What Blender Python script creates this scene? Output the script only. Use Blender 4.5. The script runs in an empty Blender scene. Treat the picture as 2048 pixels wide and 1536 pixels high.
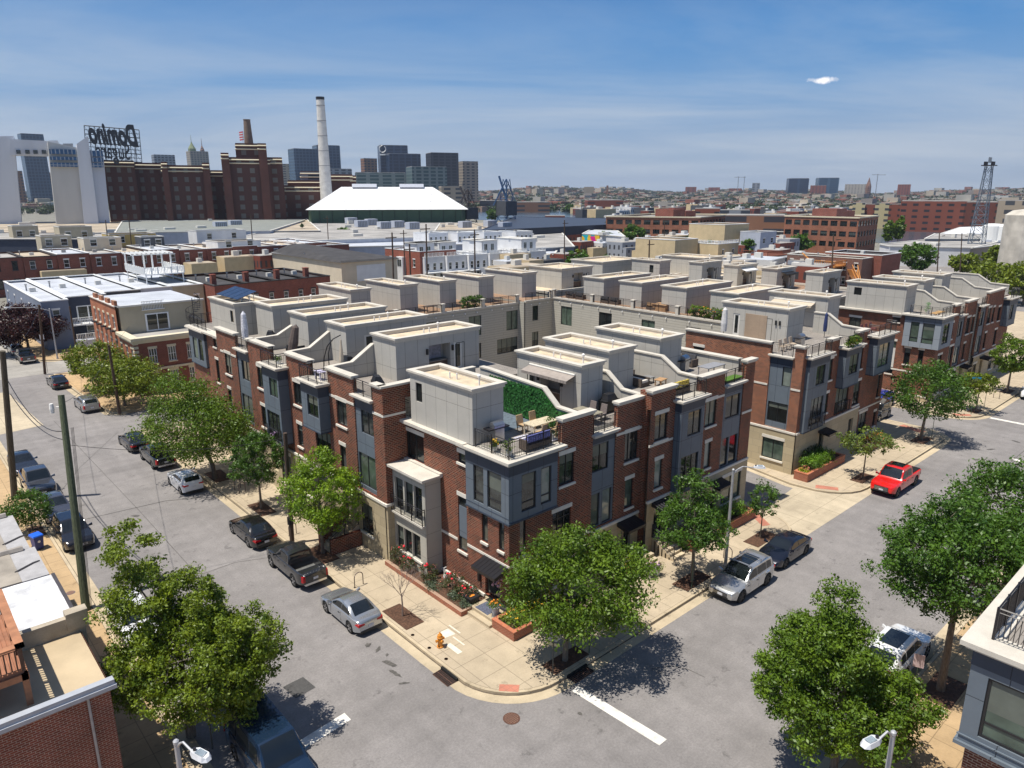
import bpy, math, random
import numpy as np
from mathutils import Vector, Matrix
R = math.radians
random.seed(7)
sc = bpy.context.scene
COL = sc.collection
# ------------------------------------------------------------------ camera
CAM = Vector((-24.04, -26.96, 23.5)); FPX = 1440.0
PITCH = R(14.9); VX, VY = math.cos(R(48.0)), math.sin(R(48.0))
cam_d = bpy.data.cameras.new('camera'); cam = bpy.data.objects.new('camera', cam_d); COL.objects.link(cam)
cam_d.sensor_width = 36.0; cam_d.lens = FPX/2048*36.0; cam_d.clip_start = 0.1; cam_d.clip_end = 30000
cam.location = CAM
fwd = Vector((VX*math.cos(PITCH), VY*math.cos(PITCH), -math.sin(PITCH)))
rgt = Vector((VY, -VX, 0)); upv = rgt.cross(fwd)
cam.matrix_world = Matrix.Translation(CAM) @ Matrix((rgt, upv, -fwd)).transposed().to_4x4()
sc.camera = cam
# ------------------------------------------------------------------ world, sun, exposure
SUN = Vector((-0.36, 0.125, 1.0)).normalized()      # towards the sun
world = bpy.data.worlds.new('World'); sc.world = world; world.use_nodes = True
nt = world.node_tree; nt.nodes.clear()
def N(nt, typ, **kw):
    n = nt.nodes.new(typ)
    for k, v in kw.items(): setattr(n, k, v)
    return n
sky = N(nt, 'ShaderNodeTexSky', sky_type='NISHITA', sun_disc=False)
sky.sun_elevation = math.asin(SUN.z); sky.sun_rotation = math.atan2(SUN.x, SUN.y)
sky.altitude = 20; sky.air_density = 1.0; sky.dust_density = 0.55; sky.ozone_density = 2.6
tc = N(nt, 'ShaderNodeTexCoord')
sep = N(nt, 'ShaderNodeSeparateXYZ'); nt.links.new(tc.outputs['Generated'], sep.inputs[0])
def M2(op, a, b=None, clamp=False):
    n = N(nt, 'ShaderNodeMath', operation=op); n.use_clamp = clamp
    for i, v in enumerate((a, b)):
        if v is None: continue
        if isinstance(v, (int, float)): n.inputs[i].default_value = v
        else: nt.links.new(v, n.inputs[i])
    return n.outputs[0]
# thin high cirrus: direction divided by height gives a real cloud plane overhead
zc = M2('MAXIMUM', M2('ADD', sep.outputs[2], 0.09), 0.03)
cx = M2('DIVIDE', sep.outputs[0], zc); cy = M2('DIVIDE', sep.outputs[1], zc)
cmb = N(nt, 'ShaderNodeCombineXYZ')
# streaks run roughly left-to-right
nt.links.new(M2('ADD', M2('MULTIPLY', cx, 0.42), M2('MULTIPLY', cy, -0.24)), cmb.inputs[0])
nt.links.new(M2('ADD', M2('MULTIPLY', cx, 0.55), M2('MULTIPLY', cy, 0.70)), cmb.inputs[1])
nz = N(nt, 'ShaderNodeTexNoise'); nz.inputs['Scale'].default_value = 0.6; nz.inputs['Detail'].default_value = 10; nz.inputs['Roughness'].default_value = 0.60; nz.inputs['Distortion'].default_value = 0.5
nt.links.new(cmb.outputs[0], nz.inputs['Vector'])
cr = N(nt, 'ShaderNodeValToRGB'); cr.color_ramp.elements[0].position = 0.40; cr.color_ramp.elements[1].position = 0.74
cr.color_ramp.elements[0].color = (0, 0, 0, 1); cr.color_ramp.elements[1].color = (1, 1, 1, 1)
nt.links.new(nz.outputs['Fac'], cr.inputs[0])
cl = M2('MULTIPLY', M2('MULTIPLY', cr.outputs[0], 0.70), M2('SUBTRACT', 1.0, M2('MULTIPLY', M2('SUBTRACT', sep.outputs[2], 0.12, True), 5.0, True), True))
# one small white cloud
dv = (fwd*FPX + rgt*(1648-1024) - upv*(160-768)).normalized()
dotn = N(nt, 'ShaderNodeVectorMath', operation='SUBTRACT'); nt.links.new(tc.outputs['Generated'], dotn.inputs[0]); dotn.inputs[1].default_value = dv
nz2 = N(nt, 'ShaderNodeTexNoise'); nz2.inputs['Scale'].default_value = 95; nz2.inputs['Detail'].default_value = 5
nt.links.new(tc.outputs['Generated'], nz2.inputs['Vector'])
scl = N(nt, 'ShaderNodeVectorMath', operation='MULTIPLY'); scl.inputs[1].default_value = (1, 1, 4.2); nt.links.new(dotn.outputs[0], scl.inputs[0])
ln = N(nt, 'ShaderNodeVectorMath', operation='LENGTH'); nt.links.new(scl.outputs[0], ln.inputs[0])
pf = M2('SUBTRACT', 1.0, M2('DIVIDE', ln.outputs['Value'], 0.0165))
pf = M2('ADD', pf, M2('MULTIPLY', M2('SUBTRACT', nz2.outputs['Fac'], 0.5), 2.2))
pf = M2('MULTIPLY', M2('MULTIPLY', pf, 1.6, True), M2('LESS_THAN', ln.outputs['Value'], 0.024), True)
K = 1/0.09
low = N(nt, 'ShaderNodeValToRGB'); e = low.color_ramp.elements
for i, (p_, c_) in enumerate(((0.0, (0.325,0.395,0.48)), (0.06, (0.27,0.365,0.50)), (0.127, (0.155,0.300,0.52)), (0.195, (0.070,0.225,0.49)), (0.27, (0.030,0.150,0.40)), (0.40, (0.022,0.11,0.32)))):
    q_ = e[i] if i < 2 else e.new(p_)
    q_.position = p_; q_.color = (*c_, 1)
nt.links.new(sep.outputs[2], low.inputs[0])
lowK = N(nt, 'ShaderNodeVectorMath', operation='SCALE'); lowK.inputs['Scale'].default_value = K; nt.links.new(low.outputs[0], lowK.inputs[0])
fz = N(nt, 'ShaderNodeMapRange'); fz.inputs[1].default_value = 0.30; fz.inputs[2].default_value = 0.55; fz.inputs[3].default_value = 1; fz.inputs[4].default_value = 0; nt.links.new(sep.outputs[2], fz.inputs[0])
base = N(nt, 'ShaderNodeMixRGB'); nt.links.new(fz.outputs[0], base.inputs[0]); nt.links.new(sky.outputs[0], base.inputs[1]); nt.links.new(lowK.outputs[0], base.inputs[2])
mx = N(nt, 'ShaderNodeMixRGB'); mx.inputs[2].default_value = (5.5, 6.0, 6.6, 1)
nt.links.new(cl, mx.inputs[0]); nt.links.new(base.outputs[0], mx.inputs[1])
mx2 = N(nt, 'ShaderNodeMixRGB'); mx2.inputs[2].default_value = (10, 9.8, 10, 1)
nt.links.new(pf, mx2.inputs[0]); nt.links.new(mx.outputs[0], mx2.inputs[1])
bg = N(nt, 'ShaderNodeBackground'); bg.inputs[1].default_value = 0.09
out = N(nt, 'ShaderNodeOutputWorld'); nt.links.new(mx2.outputs[0], bg.inputs[0]); nt.links.new(bg.outputs[0], out.inputs[0])
sl = bpy.data.lights.new('sun', 'SUN'); sl.energy = 4.9; sl.angle = R(0.53); sl.color = (1.0, 0.95, 0.86)
so = bpy.data.objects.new('sun', sl); COL.objects.link(so); so.rotation_euler = SUN.to_track_quat('Z', 'Y').to_euler()
sc.view_settings.view_transform = 'Standard'; sc.view_settings.look = 'None'; sc.view_settings.exposure = 0.30; sc.view_settings.gamma = 1
# ------------------------------------------------------------------ materials
MATS = {}
def mat(name, col, rough=0.8, var=0.12, scale=3.0, bump=0.0, metal=0.0, spec=0.5, fine=0.0, coat=0.0, kind=None, stretch=None):
    """plain procedural material: base colour varied by two noises"""
    if name in MATS: return MATS[name]
    m = bpy.data.materials.new(name); m.use_nodes = True; t = m.node_tree; b = t.nodes['Principled BSDF']
    b.inputs['Roughness'].default_value = rough; b.inputs['Metallic'].default_value = metal
    b.inputs['Specular IOR Level'].default_value = spec; b.inputs['Coat Weight'].default_value = coat
    tcn = N(t, 'ShaderNodeTexCoord'); vec = tcn.outputs['Object']
    if stretch:
        mp = N(t, 'ShaderNodeMapping'); mp.inputs['Scale'].default_value = stretch; t.links.new(vec, mp.inputs[0]); vec = mp.outputs[0]
    n1 = N(t, 'ShaderNodeTexNoise'); n1.inputs['Scale'].default_value = scale; n1.inputs['Detail'].default_value = 5; t.links.new(vec, n1.inputs['Vector'])
    r1 = N(t, 'ShaderNodeMapRange'); r1.inputs[1].default_value = 0.3; r1.inputs[2].default_value = 0.7; r1.inputs[3].default_value = 1-var; r1.inputs[4].default_value = 1+var
    t.links.new(n1.outputs['Fac'], r1.inputs[0])
    val = r1.outputs[0]
    if fine:
        n2 = N(t, 'ShaderNodeTexNoise'); n2.inputs['Scale'].default_value = 28; n2.inputs['Detail'].default_value = 3; t.links.new(vec, n2.inputs['Vector'])
        r2 = N(t, 'ShaderNodeMapRange'); r2.inputs[1].default_value = 0.3; r2.inputs[2].default_value = 0.7; r2.inputs[3].default_value = 1-fine; r2.inputs[4].default_value = 1+fine
        t.links.new(n2.outputs['Fac'], r2.inputs[0])
        mm = N(t, 'ShaderNodeMath', operation='MULTIPLY'); t.links.new(val, mm.inputs[0]); t.links.new(r2.outputs[0], mm.inputs[1]); val = mm.outputs[0]
    hs = N(t, 'ShaderNodeVectorMath', operation='SCALE'); hs.inputs[0].default_value = col[:3]; t.links.new(val, hs.inputs['Scale'])
    t.links.new(hs.outputs[0], b.inputs['Base Color'])
    if bump:
        bp = N(t, 'ShaderNodeBump'); bp.inputs['Strength'].default_value = bump; bp.inputs['Distance'].default_value = 0.02
        t.links.new(n1.outputs['Fac'], bp.inputs['Height']); t.links.new(bp.outputs[0], b.inputs['Normal'])
    MATS[name] = m; return m
def brickmat(name, c1, c2, mortar, bw=0.24, rh=0.085, ms=0.012, offset=0.5, rough=0.85, stain=0.18, flat=False, bumpd=0.006, sc_big=0.35):
    """brick / panel / siding pattern on axis-aligned walls: u = x+y, v = z"""
    if name in MATS: return MATS[name]
    m = bpy.data.materials.new(name); m.use_nodes = True; t = m.node_tree; b = t.nodes['Principled BSDF']; b.inputs['Roughness'].default_value = rough
    b.inputs['Specular IOR Level'].default_value = 0.3
    tcn = N(t, 'ShaderNodeTexCoord'); s = N(t, 'ShaderNodeSeparateXYZ'); t.links.new(tcn.outputs['Object'], s.inputs[0])
    a = N(t, 'ShaderNodeMath', operation='ADD'); t.links.new(s.outputs[0], a.inputs[0]); t.links.new(s.outputs[1], a.inputs[1])
    c = N(t, 'ShaderNodeCombineXYZ'); t.links.new(a.outputs[0], c.inputs[0]); t.links.new((s.outputs[1] if flat else s.outputs[2]), c.inputs[1])
    if flat: t.links.new(s.outputs[0], c.inputs[0])
    br = N(t, 'ShaderNodeTexBrick'); br.offset = offset; br.inputs['Scale'].default_value = 1; br.inputs['Brick Width'].default_value = bw; br.inputs['Row Height'].default_value = rh
    br.inputs['Mortar Size'].default_value = ms; br.inputs['Mortar Smooth'].default_value = 0.15; br.inputs['Bias'].default_value = 0.0
    br.inputs['Color1'].default_value = (*c1, 1); br.inputs['Color2'].default_value = (*c2, 1); br.inputs['Mortar'].default_value = (*mortar, 1)
    t.links.new(c.outputs[0], br.inputs['Vector'])
    n1 = N(t, 'ShaderNodeTexNoise'); n1.inputs['Scale'].default_value = sc_big; n1.inputs['Detail'].default_value = 6; n1.inputs['Roughness'].default_value = 0.65; t.links.new(tcn.outputs['Object'], n1.inputs['Vector'])
    r1 = N(t, 'ShaderNodeMapRange'); r1.inputs[1].default_value = 0.3; r1.inputs[2].default_value = 0.7; r1.inputs[3].default_value = 1-stain; r1.inputs[4].default_value = 1+stain
    t.links.new(n1.outputs['Fac'], r1.inputs[0])
    hs = N(t, 'ShaderNodeVectorMath', operation='SCALE'); t.links.new(br.outputs['Color'], hs.inputs[0]); t.links.new(r1.outputs[0], hs.inputs['Scale'])
    t.links.new(hs.outputs[0], b.inputs['Base Color'])
    bp = N(t, 'ShaderNodeBump'); bp.inputs['Strength'].default_value = 0.5; bp.inputs['Distance'].default_value = bumpd; bp.invert = True
    t.links.new(br.outputs['Fac'], bp.inputs['Height']); t.links.new(bp.outputs[0], b.inputs['Normal'])
    MATS[name] = m; return m
def glassmat(name, col, rough=0.06, var=0.5, scale=0.7):
    m = mat(name, col, rough=rough, var=var, scale=scale, spec=0.9); return m
def groundmat(name, c, spots, var=0.1, streak=True, joint=None, jcol=0.62):
    """asphalt / concrete: big patches, fine grain, optional joints (bw,rh)"""
    if name in MATS: return MATS[name]
    m = bpy.data.materials.new(name); m.use_nodes = True; t = m.node_tree; b = t.nodes['Principled BSDF']; b.inputs['Roughness'].default_value = 0.9; b.inputs['Specular IOR Level'].default_value = 0.25
    tcn = N(t, 'ShaderNodeTexCoord'); vec = tcn.outputs['Object']
    def noise(scale, lo, hi, det=4, a=0.3, bb=0.7, v=vec, rg=0.55):
        n1 = N(t, 'ShaderNodeTexNoise'); n1.inputs['Scale'].default_value = scale; n1.inputs['Detail'].default_value = det; n1.inputs['Roughness'].default_value = rg; t.links.new(v, n1.inputs['Vector'])
        r1 = N(t, 'ShaderNodeMapRange'); r1.inputs[1].default_value = a; r1.inputs[2].default_value = bb; r1.inputs[3].default_value = lo; r1.inputs[4].default_value = hi
        t.links.new(n1.outputs['Fac'], r1.inputs[0]); return r1.outputs[0]
    def mul(a, bb):
        n = N(t, 'ShaderNodeMath', operation='MULTIPLY'); t.links.new(a, n.inputs[0]); t.links.new(bb, n.inputs[1]); return n.outputs[0]
    v = mul(noise(0.18, 1-var, 1+var, 6), noise(9.0, 1-spots, 1+spots, 6, rg=0.8))
    v = mul(v, noise(1.3, 1-var*0.6, 1+var*0.6))
    v = mul(v, noise(0.9, 0.62, 1.0, 5, 0.30, 0.40, rg=0.7))          # oil and tyre stains
    if streak:
        for st in ((0.9, 0.035, 1), (0.035, 0.9, 1)):
            mp = N(t, 'ShaderNodeMapping'); mp.inputs['Scale'].default_value = st; t.links.new(vec, mp.inputs[0])
            v = mul(v, noise(1.0, 0.93, 1.07, 4, v=mp.outputs[0]))
    if joint:
        br = N(t, 'ShaderNodeTexBrick'); br.offset = joint[2] if len(joint) > 2 else 0.0; br.inputs['Scale'].default_value = 1; br.inputs['Brick Width'].default_value = joint[0]; br.inputs['Row Height'].default_value = joint[1]
        br.inputs['Mortar Size'].default_value = 0.022; br.inputs['Mortar Smooth'].default_value = 0.3
        for k, q in (('Color1', 0.97), ('Color2', 1.04), ('Mortar', jcol)): br.inputs[k].default_value = (q, q, q, 1)
        t.links.new(vec, br.inputs['Vector'])
        v = mul(v, br.outputs['Color'])
    hs = N(t, 'ShaderNodeVectorMath', operation='SCALE'); hs.inputs[0].default_value = c; t.links.new(v, hs.inputs['Scale']); t.links.new(hs.outputs[0], b.inputs['Base Color'])
    MATS[name] = m; return m
BRICK = brickmat('red_brick', (0.215, 0.044, 0.019), (0.070, 0.019, 0.013), (0.30, 0.205, 0.14), bw=0.29, rh=0.115, ms=0.016, stain=.22, sc_big=.6)
BRICKD = brickmat('brown_brick', (0.15, 0.052, 0.034), (0.10, 0.032, 0.022), (0.34, 0.28, 0.23), bw=0.27, rh=0.10, ms=0.012)
BRICKO = brickmat('orange_brick', (0.40, 0.13, 0.055), (0.30, 0.085, 0.04), (0.36, 0.25, 0.18), bw=0.26, rh=0.10)
BRICKP = brickmat('planter_brick', (0.36, 0.10, 0.05), (0.26, 0.07, 0.035), (0.36, 0.24, 0.17), bw=0.22, rh=0.085)
STONE = brickmat('limestone_block', (0.46, 0.385, 0.25), (0.40, 0.33, 0.215), (0.26, 0.22, 0.17), bw=1.25, rh=0.62, ms=0.010, stain=0.10, bumpd=0.01)
PANEL = brickmat('pale_panel', (0.45, 0.43, 0.385), (0.42, 0.40, 0.36), (0.20, 0.19, 0.17), bw=1.05, rh=2.35, ms=0.014, offset=0, stain=0.05, rough=0.7, sc_big=1.2)
SIDING = brickmat('pale_siding', (0.43, 0.41, 0.355), (0.42, 0.40, 0.345), (0.27, 0.25, 0.21), bw=3.2, rh=0.30, ms=0.022, stain=0.05, rough=0.7)
GREY = brickmat('grey_panel', (0.135, 0.162, 0.19), (0.125, 0.150, 0.178), (0.03, 0.035, 0.045), bw=1.15, rh=1.9, ms=0.014, offset=0, stain=0.07, rough=0.55, sc_big=1.5)
NAVY = brickmat('dark_blue_panel', (0.048, 0.063, 0.090), (0.044, 0.058, 0.082), (0.012, 0.014, 0.02), bw=1.15, rh=1.9, ms=0.012, offset=0, stain=0.07, rough=0.5, sc_big=1.5)
COPING = mat('stone_coping', (0.54, 0.50, 0.43), 0.8, 0.10, 1.4, fine=0.06)
CAST = mat('cast_stone', (0.66, 0.62, 0.54), 0.8, 0.08, 2, fine=0.05)
TANROOF = mat('tan_roof_membrane', (0.56, 0.455, 0.32), 0.9, 0.22, 1.3, fine=0.08)
DECK = brickmat('grey_deck_boards', (0.30, 0.27, 0.24), (0.25, 0.225, 0.20), (0.08, 0.07, 0.06), bw=3.0, rh=0.15, ms=0.012, flat=True)
DECKB = brickmat('brown_deck_boards', (0.34, 0.22, 0.14), (0.29, 0.18, 0.115), (0.08, 0.05, 0.04), bw=3.0, rh=0.15, ms=0.012, flat=True)
IRON = mat('black_iron', (0.012, 0.010, 0.012), 0.45, 0.1, spec=0.5)
FRAME = mat('bronze_window_frame', (0.018, 0.018, 0.020), 0.45, 0.1)
WHITE = mat('white_paint', (0.78, 0.78, 0.76), 0.55, 0.04, 3)
OFFW = mat('off_white_trim', (0.62, 0.60, 0.55), 0.6, 0.06, 3)
GL = [glassmat('dark_glass', (0.012, 0.016, 0.016)), glassmat('green_curtain_glass', (0.075, 0.105, 0.080), var=0.35, scale=1.6), glassmat('dim_room_glass', (0.035, 0.040, 0.036), var=0.7, scale=1.5), glassmat('pale_blind_glass', (0.20, 0.23, 0.20), var=0.2, scale=2)]
BLIND = mat('window_blind', (0.115, 0.13, 0.11), 0.25, 0.12, 2, spec=.6)
BLACK = mat('black_metal_roof', (0.012, 0.012, 0.015), 0.35, 0.15)
CANVAS = mat('beige_canvas', (0.50, 0.42, 0.32), 0.85, 0.08)
COVER = mat('black_cover_fabric', (0.012, 0.012, 0.014), 0.5, 0.3, 4, bump=0.6)
PVC = mat('white_pipe', (0.80, 0.78, 0.74), 0.5, 0.05)
STEEL = mat('brushed_steel', (0.45, 0.46, 0.48), 0.3, 0.15, metal=0.9)
MULCH = mat('brown_mulch', (0.085, 0.042, 0.024), 0.95, 0.45, 9, bump=1.0, fine=0.3)
WOOD = mat('weathered_pole_wood', (0.085, 0.072, 0.050), 0.9, 0.35, 3, stretch=(6, 6, 0.5), bump=0.5)
WOODB = mat('dark_pole_wood', (0.075, 0.048, 0.032), 0.9, 0.3, 3, stretch=(6, 6, 0.5))
# ------------------------------------------------------------------ mesh helpers
class MB:
    def __init__(s): s.v = []; s.f = []
    def add(s, vs, fs):
        o = len(s.v); s.v += [tuple(p) for p in vs]; s.f += [tuple(i+o for i in f) for f in fs]; return s
    def box(s, x0, x1, y0, y1, z0, z1):
        if x1 < x0: x0, x1 = x1, x0
        if y1 < y0: y0, y1 = y1, y0
        return s.add([(x0,y0,z0),(x1,y0,z0),(x1,y1,z0),(x0,y1,z0),(x0,y0,z1),(x1,y0,z1),(x1,y1,z1),(x0,y1,z1)],
              [(0,3,2,1),(4,5,6,7),(0,1,5,4),(1,2,6,5),(2,3,7,6),(3,0,4,7)])
    def quad(s, *p): return s.add(p, [tuple(range(len(p)))])
    def prism(s, poly, z0, z1):
        n = len(poly)
        return s.add([(x,y,z0) for x,y in poly]+[(x,y,z1) for x,y in poly], [tuple(range(n-1,-1,-1)), tuple(range(n,2*n))]+[(i,(i+1)%n,n+(i+1)%n,n+i) for i in range(n)])
    def hull8(s, a, b):   # two quads a (bottom) b (top)
        return s.add(list(a)+list(b), [(3,2,1,0),(4,5,6,7),(0,1,5,4),(1,2,6,5),(2,3,7,6),(3,0,4,7)])
    def tube(s, pts, r, n=6, caps=True):
        pts = [Vector(p) for p in pts]; rr = r if isinstance(r, (list, tuple)) else [r]*len(pts)
        vs = []; fs = []
        for i, p in enumerate(pts):
            d = (pts[min(i+1, len(pts)-1)]-pts[max(i-1, 0)]).normalized()
            a = Vector((0,0,1)) if abs(d.z) < 0.9 else Vector((1,0,0))
            u = d.cross(a).normalized(); w = d.cross(u)
            for k in range(n):
                t = 2*math.pi*k/n; vs.append(p+(u*math.cos(t)+w*math.sin(t))*rr[i])
        for i in range(len(pts)-1):
            for k in range(n): fs.append((i*n+k, i*n+(k+1)%n, (i+1)*n+(k+1)%n, (i+1)*n+k))
        if caps: fs.append(tuple(range(n-1,-1,-1))); fs.append(tuple(range((len(pts)-1)*n, len(pts)*n)))
        return s.add(vs, fs)
    def lathe(s, x, y, prof, n=12):   # prof: (r,z)
        vs = []; fs = []
        for r, z in prof:
            for k in range(n):
                t = 2*math.pi*k/n; vs.append((x+r*math.cos(t), y+r*math.sin(t), z))
        m = len(prof)
        for i in range(m-1):
            for k in range(n): fs.append((i*n+k, i*n+(k+1)%n, (i+1)*n+(k+1)%n, (i+1)*n+k))
        fs.append(tuple(range(n-1,-1,-1))); fs.append(tuple(range((m-1)*n, m*n)))
        return s.add(vs, fs)
    def blob(s, c, r, n=8, m=6, rnd=0.0):
        vs = []; fs = []
        for i in range(m+1):
            ph = math.pi*i/m
            for k in range(n):
                t = 2*math.pi*k/n; q = 1+random.uniform(-rnd, rnd)
                vs.append((c[0]+r[0]*math.sin(ph)*math.cos(t)*q, c[1]+r[1]*math.sin(ph)*math.sin(t)*q, c[2]+r[2]*math.cos(ph)*q))
        for i in range(m):
            for k in range(n): fs.append((i*n+k, (i+1)*n+k, (i+1)*n+(k+1)%n, i*n+(k+1)%n))
        return s.add(vs, fs)
    def mesh(s, name, material, off=(0,0,0), smooth=False):
        me = bpy.data.meshes.new(name)
        me.from_pydata([(a-off[0], b-off[1], c-off[2]) for a, b, c in s.v], [], s.f); me.update()
        if material: me.materials.append(material)
        if smooth:
            for p in me.polygons: p.use_smooth = True
        return me
def wloc(o):
    l = Vector((0,0,0))
    while o is not None: l += o.location; o = o.parent
    return l
def part(parent, name, mb, material, world=True, smooth=False, label=None):
    """one mesh child; its vertices are given in world coordinates (world) or in the thing's own frame"""
    off = wloc(parent) if (world and parent is not None) else (0,0,0)
    o = bpy.data.objects.new(name, mb.mesh(name, material, off, smooth)); COL.objects.link(o)
    if parent is not None: o.parent = parent
    if label: o['label'] = label
    return o
def tag(o, label=None, cat=None, group=None, kind=None):
    if label: o['label'] = label
    if cat: o['category'] = cat
    if group: o['group'] = group
    if kind: o['kind'] = kind
    return o
def thing(name, label, cat, loc=(0,0,0), rz=0, group=None):
    o = bpy.data.objects.new(name, None); COL.objects.link(o); o.empty_display_size = 0.3
    o.location = loc; o.rotation_euler = (0,0,rz); return tag(o, label, cat, group)
def solo(name, mb, material, label, cat, group=None, loc=None, smooth=False):
    """a thing that is one mesh"""
    off = loc if loc else (0,0,0)
    o = bpy.data.objects.new(name, mb.mesh(name, material, off, smooth)); COL.objects.link(o); o.location = off
    return tag(o, label, cat, group)
def struct(name, mb, material, smooth=False):
    o = bpy.data.objects.new(name, mb.mesh(name, material, smooth=smooth)); COL.objects.link(o); o['kind'] = 'structure'; return o
def kids(o): return [c for c in bpy.data.objects if c.parent == o]
def dup(src, loc=None, rz=None, label=None, group=None, scale=None):
    def rec(o, par):
        c = o.copy(); COL.objects.link(c); c.parent = par
        for k in KIDS.setdefault(o.name, kids(o)): rec(k, c)
        return c
    r = rec(src, None)
    if loc is not None: r.location = loc
    if rz is not None: r.rotation_euler = (0,0,rz)
    if scale is not None: r.scale = (scale,)*3 if isinstance(scale, (int, float)) else scale
    if label: r['label'] = label
    if group: r['group'] = group
    return r
KIDS = {}
def at(px, py, dist=None, z=None):
    """the point seen at photo pixel (px,py) at a real horizontal distance (m), or at a real height z"""
    r = fwd*FPX + rgt*(px-1024) - upv*(py-768)
    k = dist/math.hypot(r.x, r.y) if dist else (z-CAM.z)/r.z
    return CAM + r*k
# ------------------------------------------------------------------ facade frames
class Fr:
    """wall plane: P(u,z,d) with d metres in front of the wall"""
    def __init__(s, ax, c, sg=-1): s.ax = ax; s.c = c; s.sg = sg
    def P(s, u, z, d=0.0): return (s.c+s.sg*d, u, z) if s.ax == 'x' else (u, s.c+s.sg*d, z)
    def box(s, mb, u0, u1, z0, z1, d0, d1):
        a = s.P(u0, z0, d0); b = s.P(u1, z1, d1)
        return mb.box(a[0], b[0], a[1], b[1], z0, z1)
class FrA:
    """same for a wall at any angle: origin o, direction angle a of u; outward = u rotated -90deg"""
    def __init__(s, o, a): s.o = Vector((o[0], o[1], 0)); s.u = Vector((math.cos(a), math.sin(a), 0)); s.n = Vector((math.sin(a), -math.cos(a), 0))
    def P(s, u, z, d=0.0): p = s.o+s.u*u+s.n*d; return (p.x, p.y, z)
    def box(s, mb, u0, u1, z0, z1, d0, d1):
        P = s.P
        return mb.add([P(u0,z0,d1),P(u1,z0,d1),P(u1,z0,d0),P(u0,z0,d0),P(u0,z1,d1),P(u1,z1,d1),P(u1,z1,d0),P(u0,z1,d0)], [(0,3,2,1),(4,5,6,7),(0,1,5,4),(1,2,6,5),(2,3,7,6),(3,0,4,7)])
def wall(mb, F, u0, u1, z0, z1, ops=(), rev=0.18, d=0.0):
    """flat wall with rectangular openings and their reveals"""
    ops = [(max(a,u0), min(b,u1), max(c,z0), min(e,z1)) for a,b,c,e in ops if b > u0 and a < u1 and e > z0 and c < z1]
    us = sorted({u0,u1,*[o[0] for o in ops],*[o[1] for o in ops]}); zs = sorted({z0,z1,*[o[2] for o in ops],*[o[3] for o in ops]})
    for i in range(len(us)-1):
        for j in range(len(zs)-1):
            cu = (us[i]+us[i+1])/2; cz = (zs[j]+zs[j+1])/2
            if any(o[0] < cu < o[1] and o[2] < cz < o[3] for o in ops): continue
            mb.quad(F.P(us[i],zs[j],d), F.P(us[i+1],zs[j],d), F.P(us[i+1],zs[j+1],d), F.P(us[i],zs[j+1],d))
    for a,b,c,e in ops:
        for p,q in (((a,c),(b,c)),((b,c),(b,e)),((b,e),(a,e)),((a,e),(a,c))):
            mb.quad(F.P(*p,d), F.P(*q,d), F.P(*q,d-rev), F.P(*p,d-rev))
    return mb
def window(par, F, u0, u1, z0, z1, mull=1, d=0.0, rev=0.14, glass=None, lintel=True, sill=True, trans=None, fmat=None, fw=0.06, name='window', proud=False, trim=None):
    """window in an opening: frame with mullions, pane, cast-stone lintel and sill as sub-parts"""
    fr = MB(); dd = d-rev+0.06 if not proud else d+0.05
    F.box(fr, u0, u1, z0, z0+fw, dd-0.07, dd); F.box(fr, u0, u1, z1-fw, z1, dd-0.07, dd)
    F.box(fr, u0, u0+fw, z0+fw, z1-fw, dd-0.07, dd); F.box(fr, u1-fw, u1, z0+fw, z1-fw, dd-0.07, dd)
    for k in range(1, mull+1):
        if mull: uc = u0+(u1-u0)*k/(mull+1); F.box(fr, uc-fw*0.45, uc+fw*0.45, z0+fw, z1-fw, dd-0.068, dd-0.004)
    if trans: F.box(fr, u0+fw, u1-fw, trans-fw*0.4, trans+fw*0.4, dd-0.066, dd-0.006)
    w = part(par, name, fr, fmat or FRAME)
    pn = MB(); q = dd-0.045; bl = random.random()
    pn.quad(F.P(u0+fw*.5,z0+fw*.5,q), F.P(u1-fw*.5,z0+fw*.5,q), F.P(u1-fw*.5,z1-fw*.5,q), F.P(u0+fw*.5,z1-fw*.5,q))
    part(w, 'pane', pn, glass or random.choice((GL[0], GL[0], GL[0], GL[2], GL[2], GL[1])))
    if bl < .38 and z1-z0 > 1.2 and glass is not GL[3]:
        m = MB(); zb_ = z1-(z1-z0)*random.uniform(.25,.65); e_ = q+.003; m.quad(F.P(u0+fw,zb_,e_), F.P(u1-fw,zb_,e_), F.P(u1-fw,z1-fw,e_), F.P(u0+fw,z1-fw,e_)); part(w, 'blind', m, BLIND)
    if lintel: m = MB(); F.box(m, u0-0.08, u1+0.08, z1+0.002, z1+0.26, d-rev, d+0.035); part(w, 'lintel', m, trim or CAST)
    if sill: m = MB(); F.box(m, u0-0.08, u1+0.08, z0-0.14, z0-0.002, d-rev, d+0.10); part(w, 'sill', m, trim or CAST)
    return w
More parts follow.
